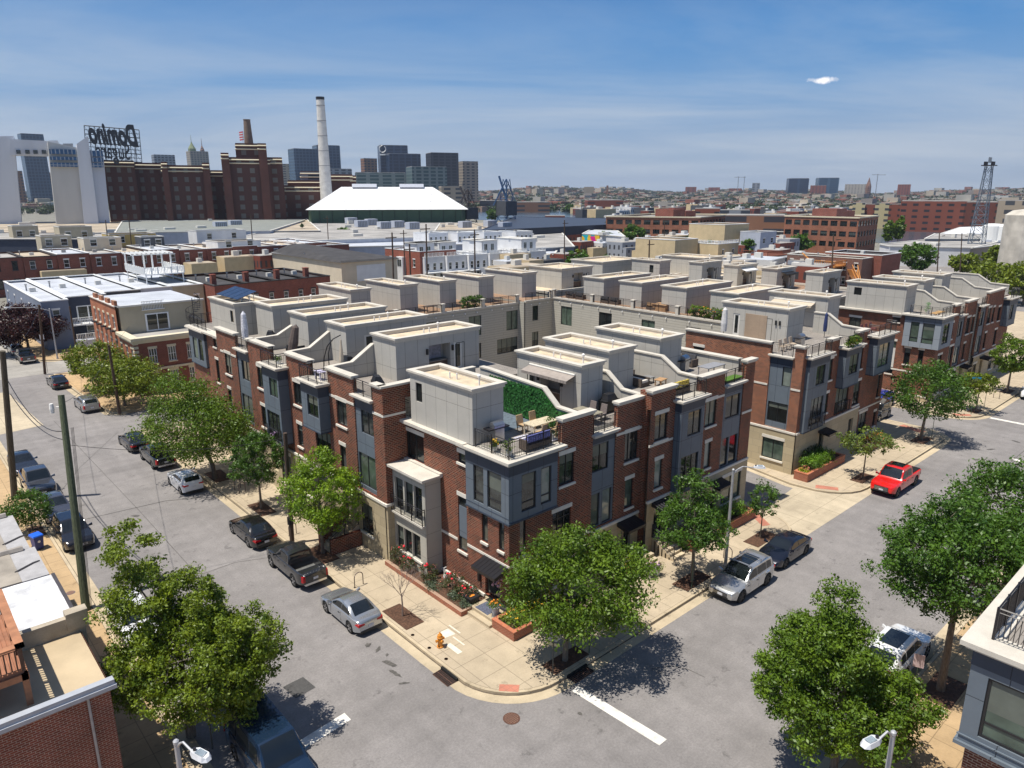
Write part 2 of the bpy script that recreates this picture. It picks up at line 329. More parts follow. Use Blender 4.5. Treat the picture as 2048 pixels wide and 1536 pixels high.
def railing(par, pts, h=1.05, name='railing', mat_=None, sp=0.13, post=0.05, postsp=1.2, bal=0.016, gap=0.10):
    mb = MB()
    for i in range(len(pts)-1):
        a = Vector(pts[i]); b = Vector(pts[i+1]); L = (b-a).length; d = (b-a)/L
        n = max(1, round(L/postsp))
        for k in range(n+1):
            if k == 0 and i > 0: continue
            p = a+d*(L*k/n); mb.box(p.x-post/2, p.x+post/2, p.y-post/2, p.y+post/2, p.z, p.z+h)
        nb = int(L/sp)
        for k in range(1, nb):
            p = a+d*(L*k/nb); mb.box(p.x-bal/2, p.x+bal/2, p.y-bal/2, p.y+bal/2, p.z+gap, p.z+h-0.16)
        for zz, t in ((h-0.03, 0.03), (h-0.17, 0.018), (gap-0.02, 0.018)):
            mb.tube([a+Vector((0,0,zz)), b+Vector((0,0,zz))], t, 4)
    return part(par, name, mb, mat_ or IRON)
def coping(mb, x0, x1, y0, y1, z, t=0.12, o=0.12, w=0.34):
    """ring coping around a rectangle"""
    mb.box(x0-o, x1+o, y0-o, y0-o+w, z, z+t); mb.box(x0-o, x1+o, y1+o-w, y1+o, z, z+t)
    mb.box(x0-o, x0-o+w, y0-o+w, y1+o-w, z, z+t); mb.box(x1+o-w, x1+o, y0-o+w, y1+o-w, z, z+t)
# ================================================================== GROUND
GZ = 0.13     # pavement height
ASPH = groundmat('asphalt', (0.215, 0.200, 0.192), 0.22, 0.13)
ASPH2 = groundmat('new_asphalt_patch', (0.072, 0.070, 0.068), 0.25, 0.12, streak=False)
CONC = groundmat('concrete_flags', (0.42, 0.345, 0.245), 0.08, 0.13, streak=False, joint=(1.55, 1.55))
CONCW = groundmat('warm_concrete_flags', (0.42, 0.295, 0.165), 0.08, 0.16, streak=False, joint=(1.3, 1.3))
CONCL = groundmat('pale_concrete', (0.44, 0.37, 0.265), 0.07, 0.14, streak=True, joint=(3.1, 2.4))
GUT = groundmat('gutter_concrete', (0.45, 0.37, 0.255), 0.08, 0.16, streak=True)
EARTH = groundmat('city_ground', (0.20, 0.19, 0.16), 0.3, 0.3, streak=False)
LOT = groundmat('lot_ground', (0.27, 0.25, 0.22), 0.2, 0.25, streak=False)
MARK = mat('white_road_paint', (0.66, 0.63, 0.57), 0.8, 0.2, 3, fine=0.12)
TACT = brickmat('red_tactile_paving', (0.50, 0.20, 0.135), (0.44, 0.17, 0.115), (0.33, 0.17, 0.12), bw=0.30, rh=0.30, ms=0.012, offset=0, flat=True)
RUST = mat('rusty_cast_iron', (0.10, 0.045, 0.028), 0.7, 0.4, 14, bump=0.5)
m = MB(); m.quad((-9000,-9000,-0.06),(9000,-9000,-0.06),(9000,9000,-0.06),(-9000,9000,-0.06)); struct('ground', m, EARTH)
m = MB(); m.quad((-160,-90,0),(260,-90,0),(260,116,0),(-160,116,0)); struct('road', m, ASPH)
def pave(name, poly, material, edge=None, z=GZ):
    """pavement slab with a separate kerb stone along the listed polyline (street side) and a gutter sheet beside it"""
    mb = MB(); mb.prism(poly, -0.05, z); struct(name, mb, material)
def offs(pl, d):
    o = []
    for i, p in enumerate(pl):
        a = Vector(pl[max(i-1,0)]); b = Vector(pl[min(i+1,len(pl)-1)]); t = (b-a).normalized(); o.append((p[0]+t.y*d, p[1]-t.x*d))
    return o
def strip(mb, pl, d0, d1, z0, z1):
    A = offs(pl, d0); B = offs(pl, d1)
    for i in range(len(pl)-1):
        mb.hull8([(*A[i],z0),(*B[i],z0),(*B[i+1],z0),(*A[i+1],z0)], [(*A[i],z1),(*B[i],z1),(*B[i+1],z1),(*A[i+1],z1)])
def kerb(pl, gut=True, sgn=1, gw=0.62):
    m = MB(); strip(m, pl, -0.16*sgn, 0.006*sgn, -0.05, GZ+0.006); struct('kerb', m, GUT)
    if gut: m = MB(); strip(m, pl, 0.008*sgn, gw*sgn, -0.05, 0.006); struct('gutter', m, GUT)
    if gut: m = MB(); strip(m, pl, 0.012*sgn, 0.075*sgn, 0.0, 0.011); struct('kerb_foot_shade', m, mat('kerb_foot_shade', (0.11,0.085,0.06), .95, .4, 2, fine=.3)); m = MB(); strip(m, pl, -0.185*sgn, -0.16*sgn, GZ, GZ+.004); struct('kerb_joint', m, mat('joint_shadow_dirt', (0.20,0.155,0.11), .95, .2))  # dark strip at the kerb foot: the kerb's shadow put in as colour
def arc(cx, cy, r, a0, a1, n=8): return [(cx+r*math.cos(R(a0+(a1-a0)*k/n)), cy+r*math.sin(R(a0+(a1-a0)*k/n))) for k in range(n+1)]
# block A pavement: from left street end round the corner to the driveway
edgeA = [(-5.35,50.5),(-5.35,20),(-5.35,0.2)] + arc(-1.75,-2.1,3.6,180,270,10)[1:] + [(4,-5.7),(12,-5.7),(20.6,-5.7)] + arc(20.9,-2.7,3.0,-90,0,7)[1:] + [(24.0,6)]
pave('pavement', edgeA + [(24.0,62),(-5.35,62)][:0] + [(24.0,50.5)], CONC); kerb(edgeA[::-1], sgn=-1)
# driveway between blocks A and B
m = MB(); m.quad((24.3,-5.8,0.012),(30.3,-5.8,0.012),(30.4,-1.5,0.012),(24.05,-2.1,0.012)); m.quad((22.0,-6.35,0.010),(34,-6.35,0.010),(34,-5.7,0.010),(22,-5.7,0.010)); m.quad((22.2,-5.7,0.011),(24.3,-5.7,0.011),(24.1,-2.5,0.011)); m.quad((30.3,-5.7,0.011),(33.4,-5.7,0.011),(31.3,-4.3,0.011),(30.3,-2.5,0.011)); struct('driveway_apron', m, CONCL)
# block B pavement
edgeB = [(31.4,30),(31.4,3.5),(30.5,-1.0)] + arc(34.2,-2.1,3.6,180,270,6)[1:] + [(44,-5.7),(50.5,-5.7)] + arc(51.5,-2.7,3.0,-90,0,6)[1:] + [(54.5,8),(54.5,60)]
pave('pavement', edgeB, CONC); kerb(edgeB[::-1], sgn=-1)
edgeC = [(61.0,60),(61.0,-1.5)] + arc(64.2,-2.5,3.2,180,270,6)[1:] + [(80,-5.7),(150,-5.7),(150,60)]
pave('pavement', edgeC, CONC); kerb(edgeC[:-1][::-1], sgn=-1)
# far blocks along the left street
edgeM = [(-7.2,83.0),(-6.9,70),(-6.2,58.8),(-4.8,57.6),(30,57.6),(30,83)]
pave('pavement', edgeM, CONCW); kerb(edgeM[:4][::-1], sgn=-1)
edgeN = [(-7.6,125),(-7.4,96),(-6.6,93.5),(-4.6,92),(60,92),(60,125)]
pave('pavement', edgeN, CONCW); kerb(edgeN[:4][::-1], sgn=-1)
# west side of the left street
edgeW = [(-17.15,-12),(-17.15,20),(-17.3,58)]
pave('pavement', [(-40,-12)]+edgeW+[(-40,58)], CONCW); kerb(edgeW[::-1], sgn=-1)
m = MB(); m.quad((-17.2,58.2,0.010),(-12.5,59.0,0.010),(-13.2,77,0.010),(-20,78,0.010)); struct('concrete_apron', m, CONCL)
edgeX = [(-17.0,79),(-16.6,125)]
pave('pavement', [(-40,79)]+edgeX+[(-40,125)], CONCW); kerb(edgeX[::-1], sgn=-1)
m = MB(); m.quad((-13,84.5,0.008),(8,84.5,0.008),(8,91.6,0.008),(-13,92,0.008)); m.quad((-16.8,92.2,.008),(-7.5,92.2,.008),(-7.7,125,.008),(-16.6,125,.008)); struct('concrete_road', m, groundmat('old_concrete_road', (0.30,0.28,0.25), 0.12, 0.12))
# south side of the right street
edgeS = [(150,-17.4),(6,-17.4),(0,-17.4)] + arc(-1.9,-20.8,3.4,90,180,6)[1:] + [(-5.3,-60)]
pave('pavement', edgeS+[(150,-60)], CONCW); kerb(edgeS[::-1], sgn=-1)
# lots inside the blocks
m = MB(); m.quad((0.5,11,GZ+.02),(23.8,3,GZ+.02),(23.8,50,GZ+.02),(0.5,50,GZ+.02)); struct('courtyard_paving', m, LOT)
m = MB(); m.quad((24.0,6,0.006),(31.4,6,0.006),(43.8,12,0.006),(43.8,41.6,0.006),(24,41.6,.006)); struct('alley', m, ASPH)
# markings
def sheet(name, pts, z, material, kind='structure', **k):
    m = MB(); m.quad(*[(x,y,z) for x,y in pts]); o = struct(name, m, material)
    return o
sheet('stop_line', [(-13.1,-1.35),(-10.75,-1.1),(-10.75,-0.5),(-13.1,-0.75)], 0.008, MARK)
sheet('stop_line', [(-1.75,-6.55),(-1.25,-6.5),(-0.95,-11.6),(-1.5,-11.6)], 0.012, MARK)
sheet('stop_line', [(63.6,-6.4),(64.2,-6.4),(64.2,-10.6),(63.6,-10.6)], 0.012, MARK)
sheet('stop_line', [(50.9,-11.6),(51.4,-11.6),(51.4,-17.0),(50.9,-17.0)], 0.008, MARK)
sheet('asphalt_patch', [(-12.1,3.15),(-11.0,3.2),(-10.9,2.05),(-12.0,1.95)], 0.008, ASPH2)
STAINM = mat('oil_stain', (0.085,0.078,0.070), 0.75, 0.4, 6)
def stain(x, y, rx, ry, a=0, z=0.010):
    m = MB(); n = 14; c, s = math.cos(a), math.sin(a); ps = []
    for k in range(n):
        t = 2*math.pi*k/n; q = random.uniform(0.6, 1.15); u = rx*q*math.cos(t); v = ry*q*math.sin(t); ps.append((x+u*c-v*s, y+u*s+v*c, z))
    m.quad(*ps); struct('oil_stain', m, STAINM)
for x,y,rx,ry in ((-7.2,3.3,.25,.2),(-7.0,2.6,.3,.12),(-7.2,1.2,.55,.18),(-7.4,0.3,.5,.12),(-7.5,-.6,.3,.08),(-6.9,1.9,.16,.1),(-2.6,-7.9,.12,.12),(40.5,-12.5,.3,.2),(57,-10.5,.6,.25),(52.6,-9.5,.5,.2),(48.5,-9.5,.4,.15),(-11.8,29.0,.35,.2),(-12.5,23.5,.4,.14),(-13.4,22.9,.3,.1)): stain(x,y,rx,ry,random.uniform(0,3))
def seam(pts, w=0.035, z=0.0095):
    m = MB()
    for i in range(len(pts)-1):
        a = Vector(pts[i]); b = Vector(pts[i+1]); t = (b-a).normalized(); n = Vector((-t.y,t.x))*w/2
        m.quad((*(a-n),z),(*(b-n),z),(*(b+n),z),(*(a+n),z))
    struct('tar_seam', m, STAINM)
seam([at(405,995,z=0).xy, at(330,1002,z=0).xy, at(165,1040,z=0).xy], 0.09)
seam([at(540,1115,z=0).xy, at(470,1125,z=0).xy, at(400,1150,z=0).xy]); seam([at(235,865,z=0).xy, at(160,935,z=0).xy, at(120,985,z=0).xy])
seam([at(1410,1355,z=0).xy, at(1375,1338,z=0).xy, at(1340,1332,z=0).xy, at(1300,1338,z=0).xy]); seam([(20,-11.8),(34,-11.9),(48,-11.8),(60,-11.7)], 0.05); seam([(-11.4,60),(-11.3,30),(-11.5,5)], 0.04)
for k in range(9): seam([(22.3+k*0.0, -6.0)]*1+[(22.31,-6.0)]) if False else None
# inlets, manholes, tactile slab
def grate(poly, drop):
    m = MB(); m.quad(*[(x,y,0.014) for x,y in poly])
    a,b,c,d = [Vector((x,y,0.016)) for x,y in poly]; o = solo('storm_drain', m, mat('drain_dark',(0.012,0.008,0.007),0.9), drop, 'drain', 'storm drains at the corner')
    g = MB()
    for k in range(13):
        t = k/12; p = a.lerp(b, t); q = d.lerp(c, t); g.tube([p,q], 0.016, 4)
    for t in (0,0.5,1): g.tube([a.lerp(d,t), b.lerp(c,t)], 0.02, 4)
    part(o, 'grate', g, RUST)
    h = MB(); h.box(c.x-0.06, c.x+0.06, min(c.y,d.y), max(c.y,d.y), 0.0, GZ+0.02) if abs(c.x-d.x) < .3 else h.box(min(c.x,d.x), max(c.x,d.x), c.y-.05, c.y+.05, 0, GZ+.02)
    part(o, 'inlet_opening', h, mat('inlet_black',(0.006,0.006,0.006),0.9))
grate([(-6.05,-1.0),(-6.05,-2.25),(-5.45,-2.25),(-5.45,-0.95)], 'rusty storm drain grate left of the corner in the sun')
grate([(-1.2,-6.3),(0.2,-6.3),(0.2,-5.75),(-1.2,-5.75)], 'rusty storm drain grate in the shade of the corner tree')
def manhole(x, y, r, label, z=0.006, m_=RUST):
    m = MB(); m.lathe(x, y, [(r,z),(r,z+.006),(r-.05,z+.008),(0.02,z+.008)], 24); o = solo('manhole_cover', m, m_, label, 'manhole cover')
    g = MB()
    for i in range(-3,4):
        for j in range(-3,4):
            u, v = i*r*.24, j*r*.24
            if u*u+v*v < (r*.8)**2: g.box(x+u-.03, x+u+.03, y+v-.03, y+v+.03, z+.006, z+.018)
    part(o, 'tread_pattern', g, mat('cover_studs',(0.18,0.10,0.07),0.7))
manhole(-5.2,-5.9-.6, 0.42, 'rusty manhole cover on the asphalt in front of the corner') if False else manhole(-5.2,-6.0,0.40,'rusty manhole cover on the asphalt in front of the street corner')
manhole(-17.9,19.7,0.25,'small oval cover in the pavement beside the tall green pole', GZ, mat('grey_cover',(0.14,0.12,0.13),0.7))
manhole(5.3,-4.6,0.22,'small pale cover in the sunlit pavement right of the corner tree', GZ, mat('pale_cover',(0.34,0.34,0.38),0.6))
manhole(36.2,-4.5,0.2,'small cover in the pavement near the red pickup', GZ, mat('grey_cover2',(0.2,0.19,0.18),0.6)) if False else None
for (x,y,g) in ((-5.0,2.3,0),(-5.0,0.75,0),(-4.9,-0.6,0)):
    manhole(x,y,0.09,{2.3:'small rust cap in the pavement by the bare tree pit',0.75:'small rust cap in the pavement beside the hydrant, nearer the parked coupe',-0.6:'small rust cap in the pavement nearest the storm drain'}[y], GZ, mat('rust_cap',(0.28,0.11,0.05),0.8))
sheet('tactile_paving', [(-4.15,-3.95),(-3.45,-4.65),(-3.85,-5.0),(-4.5,-4.3)], GZ+0.010, TACT)
sheet('tactile_paving', [(31.0,-2.9),(31.9,-4.4),(32.5,-4.1),(31.7,-2.6)], GZ+0.010, TACT)
sheet('tactile_paving', [(22.0,-3.9),(23.2,-2.2),(22.6,-1.9),(21.4,-3.6)], GZ+0.010, TACT)
sheet('tactile_paving', [(53.3,-3.6),(54.1,-1.2),(53.3,-1.0),(52.5,-3.3)], GZ+0.010, TACT)
sheet('tactile_paving', [(61.4,-3.6),(62.6,-5.0),(63.2,-4.6),(62.1,-3.2)], GZ+0.010, TACT)
PALEP = mat('pale_repair_mortar', (0.66,0.61,0.50), 0.9, 0.1)
for q in ([(-3.9,1.5),(-3.2,1.5),(-3.2,0.8),(-3.9,0.9)], [(-4.2,-.7),(-3.9,-.7),(-3.9,.35),(-4.2,.35)], [(-3.5,-.3),(-3.42,-.3),(-3.42,.7),(-3.5,.7)], [(-3.0,0.7),(-2.92,0.7),(-2.92,1.7),(-3.0,1.7)]): sheet('pavement_repair', q, GZ+0.008, PALEP)
# tree pits
def pit(x0,x1,y0,y1): m = MB(); m.box(x0,x1,y0,y1,GZ-.05,GZ+0.02); struct('tree_pit', m, MULCH)
for q in ((-5.0,-3.8,2.9,5.4),(-1.6,0.9,-5.3,-4.3),(9.9,12.5,-5.15,-4.0),(18.2,20.9,-5.1,-3.95),(34.8,37.3,-5.1,-4.0),(49,51.6,-4.9,-3.6),(64,66,-5.1,-4.1),(-4.9,-3.7,12.6,15.2),(-4.9,-3.7,22.2,24.9),(-5.0,-3.6,31,33.8),(10.3,12.9,-19.4,-18.0),(-17.9,-16.9+.0,1.6,3.9) if False else (-18.3,-17.4,29.6,31.6),(76,78.4,-5.1,-4)): pit(*q)
# ================================================================== TOWNHOUSE BLOCKS
LAMPM = mat('black_lamp', (0.015,0.015,0.016), 0.4)
def vent(mb, x, y, z, h=0.45, cap=True):
    mb.lathe(x, y, [(0.05,z),(0.05,z+h)], 8)
    if cap: mb.lathe(x, y, [(0.10,z+h),(0.11,z+h+.12),(0.02,z+h+.2)], 8)
def penthouse(T, x0, x1, y0, y1, zb, zt, niche=None, wins=(), awning=None, lamps=True, panels=None, vents=True, tv=False, nm='penthouse'):
    """pale panelled stair house on the roof deck, with coping, roof membrane, vents, recessed niche, door"""
    faces = {'x-': (Fr('x', x0, -1), y0, y1), 'y-': (Fr('y', y0, -1), x0, x1), 'x+': (Fr('x', x1, 1), y0, y1), 'y+': (Fr('y', y1, 1), x0, x1)}
    mb = MB(); zc = zt-0.30
    ops = {k: [] for k in faces}
    if niche:
        k, a, b, e, f = niche       # face, niche u range, door u range
        ops[k] += [(a, b, zb+0.0, zb+2.15)]; ops[k] += [(e, f, zb+0.02, zb+2.1)] if e is not None else []
    for k, a, b, c, d in wins: ops[k].append((a,b,c,d))
    for k, (F, a, b) in faces.items():
        o_n = [o for o in ops[k] if niche and k == niche[0] and o[0] == niche[1]]
        o_w = [o for o in ops[k] if o not in o_n]
        wall(mb, F, a, b, zb-0.05, zc, o_n+o_w, rev=0.12)
        for o in o_n:
            D = 0.95
            mb.quad(F.P(o[0],o[2],-.12),F.P(o[0],o[3],-.12),F.P(o[0],o[3],-D),F.P(o[0],o[2],-D)); mb.quad(F.P(o[1],o[2],-.12),F.P(o[1],o[3],-.12),F.P(o[1],o[3],-D),F.P(o[1],o[2],-D))
            mb.quad(F.P(o[0],o[3],-.12),F.P(o[1],o[3],-.12),F.P(o[1],o[3],-D),F.P(o[0],o[3],-D)); mb.quad(F.P(o[0],o[2],-D),F.P(o[1],o[2],-D),F.P(o[1],o[3],-D),F.P(o[0],o[3],-D))
    P = part(T, nm, mb, PANEL)
    m = MB(); coping(m, x0, x1, y0, y1, zt-0.12, 0.12, 0.16, 0.42); coping(m, x0, x1, y0, y1, zc, 0.18, 0.07, 0.30); part(P, 'coping', m, COPING)
    m = MB(); m.box(x0+.18, x1-.18, y0+.18, y1-.18, zc-0.08, zc+0.02); part(P, 'roof', m, TANROOF)
    if vents:
        m = MB(); xv = (x0+x1)/2; yv = (y0+y1)/2
        if x1-x0 > y1-y0: q = [(xv-.3, yv),(xv+.25, yv+.1),(xv+.9, yv-.1)]
        else: q = [(xv, yv+.5),(xv+.15, yv),(xv+.1, y0+.9)]
        for i, (a, b) in enumerate(q): vent(m, a, b, zc, 0.35+0.12*(i == 2)+random.uniform(0,.1), i == 2)
        part(P, 'vent_pipe', m, PVC)
    for k, a, b, c, d in wins: window(P, faces[k][0], a, b, c, d, mull=0, rev=0.12, lintel=False, sill=False, glass=GL[0], fw=0.05)
    if niche:
        k, a, b, e, f = niche; F = faces[k][0]
        if e is not None:
            m = MB(); F.box(m, e, f, zb+.02, zb+2.1, -0.10, -0.04); dr = part(P, 'door', m, OFFW); m = MB(); F.box(m, e+.18, f-.18, zb+.25, zb+1.95, -0.035, -0.03); part(dr, 'pane', m, GL[0])
        m = MB(); F.box(m, a+.05, b-.05, zb, zb+.85, -.93, -.35); cb = part(P, 'counter', m, mat('dark_wood_cabinet', (0.10,0.06,0.04), 0.6, 0.3, 3)); m = MB(); F.box(m, a+.02, b-.02, zb+.85, zb+.9, -.94, -.3); part(cb, 'worktop', m, mat('stone_worktop', (0.25,0.22,0.19), 0.4))
        if tv: m = MB(); F.box(m, a+.3, b-.3, zb+1.0, zb+1.95, -.85, -.75); part(P, 'covered_screen', m, mat('grey_dust_sheet', (0.22,0.22,0.26), 0.7, 0.3, 5, bump=.5))
        if lamps:
            m = MB(); 
            for u in (a-.18, b+.18): F.box(m, u-.07, u+.07, zb+1.55, zb+1.95, 0, .12)
            part(P, 'wall_lamp', m, LAMPM)
        m = MB(); F.box(m, b+.55, b+.6, zb, zb+2.0, 0.001, 0.006); F.box(m, b+.55, b+1.3, zb+2.0, zb+2.05, 0.001, 0.006); F.box(m, b+1.25, b+1.3, zb, zb+2.0, 0.001, .006)
        part(P, 'closet_door_joint', m, mat('joint_dark', (0.07,0.07,0.06), 0.9))
    if awning:
        k, a, b, col = awning; F = faces[k][0]; z = zb+2.45; m = MB()
        m.hull8([F.P(a,z-.22,.85),F.P(b,z-.22,.85),F.P(b,z,.02),F.P(a,z,.02)], [F.P(a,z-.19,.85),F.P(b,z-.19,.85),F.P(b,z+.05,.02),F.P(a,z+.05,.02)])
        n = int((b-a)/.25)
        for i in range(n): u = a+(b-a)*i/n; F.box(m, u+.01, u+(b-a)/n-.01, z-.38, z-.20, .84, .855)
        part(P, 'awning', m, col or CANVAS); m = MB(); m.tube([F.P(a,z+.08,.06),F.P(b,z+.08,.06)], .07, 8); part(P, 'awning_case', m, OFFW)
    return P
def party(T, ax, c, pts, zb, t=0.26, cop=True, mat_=None):
    """party wall between decks with a stepped / swept top. pts: (u,z) along the wall; ax 'x': wall on plane x=c"""
    m = MB(); k = MB()
    F = Fr(ax, c, 1)
    for i in range(len(pts)-1):
        (u0,z0),(u1,z1) = pts[i], pts[i+1]
        m.hull8([F.P(u0,zb,-t/2),F.P(u1,zb,-t/2),F.P(u1,zb,t/2),F.P(u0,zb,t/2)],[F.P(u0,z0,-t/2),F.P(u1,z1,-t/2),F.P(u1,z1,t/2),F.P(u0,z0,t/2)])
        q = t/2+.07
        k.hull8([F.P(u0,z0,-q),F.P(u1,z1,-q),F.P(u1,z1,q),F.P(u0,z0,q)],[F.P(u0,z0+.1,-q),F.P(u1,z1+.1,-q),F.P(u1,z1+.1,q),F.P(u0,z0+.1,q)])
    w = part(T, 'party_wall', m, mat_ or PANEL); part(w, 'coping', k, COPING); return w
def facade(T, F, u0, u1, zst, zpar, items, deck, thick=0.3, brick=None, stone_ops=(), piers=None, strings=(), stone=True):
    """street wall: stone base to zst, brick above, openings from items; piers: [(u0,u1,ztop)] parapet pieces above deck"""
    ops = [it[1:5] for it in items if it[0] in ('win', 'inset', 'hole', 'door')]
    b = MB(); wall(b, F, u0, u1, zst if stone else GZ, zpar, ops, rev=thick-.05)
    for a, c, zt in piers or []:
        F.box(b, a, c, zpar, zt, -thick, 0); 
    W = part(T, 'brick_wall', b, brick or BRICK)
    if stone:
        s = MB(); wall(s, F, u0, u1, GZ-.05, zst-.16, list(stone_ops)+ops, rev=thick, d=0.06); part(T, 'stone_base', s, STONE)
        s = MB(); 
        segs = [(u0, u1)]
        for o in [x for x in list(stone_ops)+ops if x[2] < zst-.1 < x[3]]:
            segs = [q for a, c in segs for q in ((a, min(c, o[0])), (max(a, o[1]), c)) if q[1]-q[0] > .02]
        for a, c in segs: F.box(s, a, c, zst-.16, zst, -.05, .12)
        part(T, 'string_course', s, CAST)
    m = MB()
    for a, c, zt in piers or []: F.box(m, a-.10, c+.10, zt, zt+.13, -thick-.12, .16); F.box(m, a-.05, c+.05, zt-.12, zt, -thick-.05, .08)
    if piers: part(T, 'parapet_coping', m, COPING)
    if strings:
        m = MB()
        for a, c, z in strings: F.box(m, a, c, z-.07, z+.09, -.05, .04)
        part(T, 'string_course', m, CAST)
    for it in items:
        k = it[0]; o = it[5] if len(it) > 5 else {}
        if k == 'win': window(T, F, *it[1:5], **o)
        elif k == 'door':
            a, c, z0, z1 = it[1:5]; m = MB(); F.box(m, a, c, z0, z1, -.22, -.15); d = part(T, 'door', m, mat('black_door', (0.010,0.010,0.011), 0.35)); m = MB(); F.box(m, a+.15, c-.15, z0+.25, z1-.2, -.148, -.145); part(d, 'pane', m, GL[2])
        elif k == 'inset':
            a, c, z0, z1 = it[1:5]; ws = o['wins']; d = -.08
            m = MB(); zt = z1-o.get('top', .8)
            wall(m, F, a, c, z0, zt, [w[:4] for w in ws], rev=.12, d=d); g = part(T, 'grey_bay_panel', m, GREY)
            m = MB(); F.box(m, a, c, zt, z1, d-.1, d+.03); part(T, 'dark_bay_panel', m, NAVY)
            for w in ws: window(g, F, *w[:4], d=d, rev=.12, lintel=False, sill=False, **(w[4] if len(w) > 4 else {}))
            if o.get('ledge', True):
                m = MB(); F.box(m, a-.12, c+.12, z1, z1+.12, -.35, .28); F.box(m, a-.02, c+.02, z1-.10, z1, -.05, .18); part(T, 'ledge', m, COPING)
                railing(T, [F.P(a+.1, z1+.12, -.05), F.P(c-.1, z1+.12, -.05)])
    return W
def boxbay(T, F, a, c, z0, z1, dep, wins=(), sidewins=(), top=0.75, ledge=True, rail=True, d0=0.0, juliet=None, nm='box_bay'):
    """projecting grey box bay with darker top band"""
    zt = z1-top; m = MB(); F2 = None
    wall(m, F, a, c, z0, zt, [w[:4] for w in wins], rev=.12, d=dep)
    for u in (a, c): m.quad(F.P(u,z0,d0), F.P(u,z0,dep), F.P(u,zt,dep), F.P(u,zt,d0))
    m.quad(F.P(a,z0,d0),F.P(c,z0,d0),F.P(c,z0,dep),F.P(a,z0,dep))
    B = part(T, nm, m, GREY)
    m = MB(); F.box(m, a-.005, c+.005, zt, z1, d0-.1, dep+.012); part(B, 'dark_band', m, NAVY); m = MB(); F.box(m, a-.02, c+.02, z0-.08, z0, d0, dep+.03); part(B, 'bottom_trim', m, NAVY)
    for w in wins: window(B, F, *w[:4], d=dep, rev=.12, lintel=False, sill=False, **(w[4] if len(w) > 4 else {}))
    if ledge:
        m = MB(); F.box(m, a-.28, c+.28, z1+.10, z1+.22, d0-.3, dep+.30); F.box(m, a-.16, c+.16, z1, z1+.10, d0-.1, dep+.18); part(B, 'ledge', m, COPING)
    if rail: railing(T, [F.P(a+.02, z1+.22, d0-.2), F.P(a+.02, z1+.22, dep), F.P(c-.02, z1+.22, dep), F.P(c-.02, z1+.22, d0-.2)])
    return B
def canopy(T, F, a, c, z, dep=1.1, drop=.35):
    m = MB(); m.hull8([F.P(a,z-drop,dep),F.P(c,z-drop,dep),F.P(c,z-drop*.35-.1,0),F.P(a,z-drop*.35-.1,0)],[F.P(a,z-drop+.18,dep),F.P(c,z-drop+.18,dep),F.P(c,z,0),F.P(a,z,0)])
    k = part(T, 'door_canopy', m, BLACK); m = MB(); n = 7
    for i in range(n+1): u = a+(c-a)*i/n; m.tube([F.P(u, z-drop+.19, dep-.01), F.P(u, z+.01, .01)], .012, 4)
    part(k, 'seam', m, IRON)
def juliet(T, F, a, c, z, dep=.25, h=1.05): railing(T, [F.P(a, z, 0.0), F.P(a, z, dep), F.P(c, z, dep), F.P(c, z, 0.0)], h=h, name='balcony_railing')
def body(T, x0, x1, y0, y1, zd, deckm=None, wallm=None):
    m = MB(); m.box(x0, x1, y0, y1, 0, zd-.04); part(T, 'side_wall', m, wallm or SIDING)
    m = MB(); m.box(x0+.02, x1-.02, y0+.02, y1-.02, zd-.04, zd); part(T, 'roof_deck', m, deckm or DECK)
GLC = GL[1]; W2 = dict(mull=1); W0 = dict(mull=0)
# ------------------------------------------------------------------ corner house (L0)
FW = Fr('x', 0.15, -1); FS = Fr('y', 0.15, -1)
T = thing('townhouse', 'corner brick townhouse with wraparound grey box bay and railed roof terrace', 'townhouse', (0.15,0.15,0), group='townhouses of the front block')
body(T, 0.55, 7.0, 0.55, 10.4, 9.72)
wops = dict(lintel=True, sill=True)
items = [('win', 8.1,10.05,7.05,8.85, dict(mull=1, glass=GL[0])), ('win', 3.82,4.62,8.25,8.85, dict(mull=0, glass=GL[2])), ('hole', 3.9,4.72,2.55,6.1),
         ('win', 1.98,2.50,3.95,5.75, dict(mull=0, lintel=False, glass=GL[2])), ('win', 0.56,1.02,3.97,5.75, dict(mull=0, lintel=False, glass=GL[2])), ('door', 0.92,2.25,0.45,2.55)]
facade(T, FW, 0.15, 10.4, 0.62, 9.45, items, 9.7, strings=[(4.8,7.0,3.17),(0.15,3.86,3.17)])
window(T, FW, 3.9,4.72,5.45,6.1, mull=0, sill=False, glass=GL[2]); window(T, FW, 3.9,4.72,2.55,3.45, mull=0, lintel=False, glass=GL[2])
m = MB(); FW.box(m, 3.96,4.72,3.45,5.45,-.12,-.05); FW.box(m, 3.9,3.96,3.45,5.45,-.12,-.03); part(T, 'grey_infill_panel', m, GREY)
items = [('win', 4.05,5.3,6.95,8.85, dict(mull=1, glass=GL[2])), ('win', 3.55,5.1,2.95,5.4, dict(mull=2, sill=False, glass=GL[0], trans=4.9)), ('win', 0.95,1.45,3.6,5.75, dict(mull=0, lintel=False, glass=GL[2])), ('win', 3.7,6.2,0.9,2.6, dict(mull=2))]
facade(T, FS, 0.15, 6.9, 0.62, 9.45, items, 9.7, strings=[(0.15,3.4,3.17),(5.2,6.9,3.17)], piers=[(4.2,6.9,10.95)])
juliet(T, FS, 3.5, 5.15, 2.95)
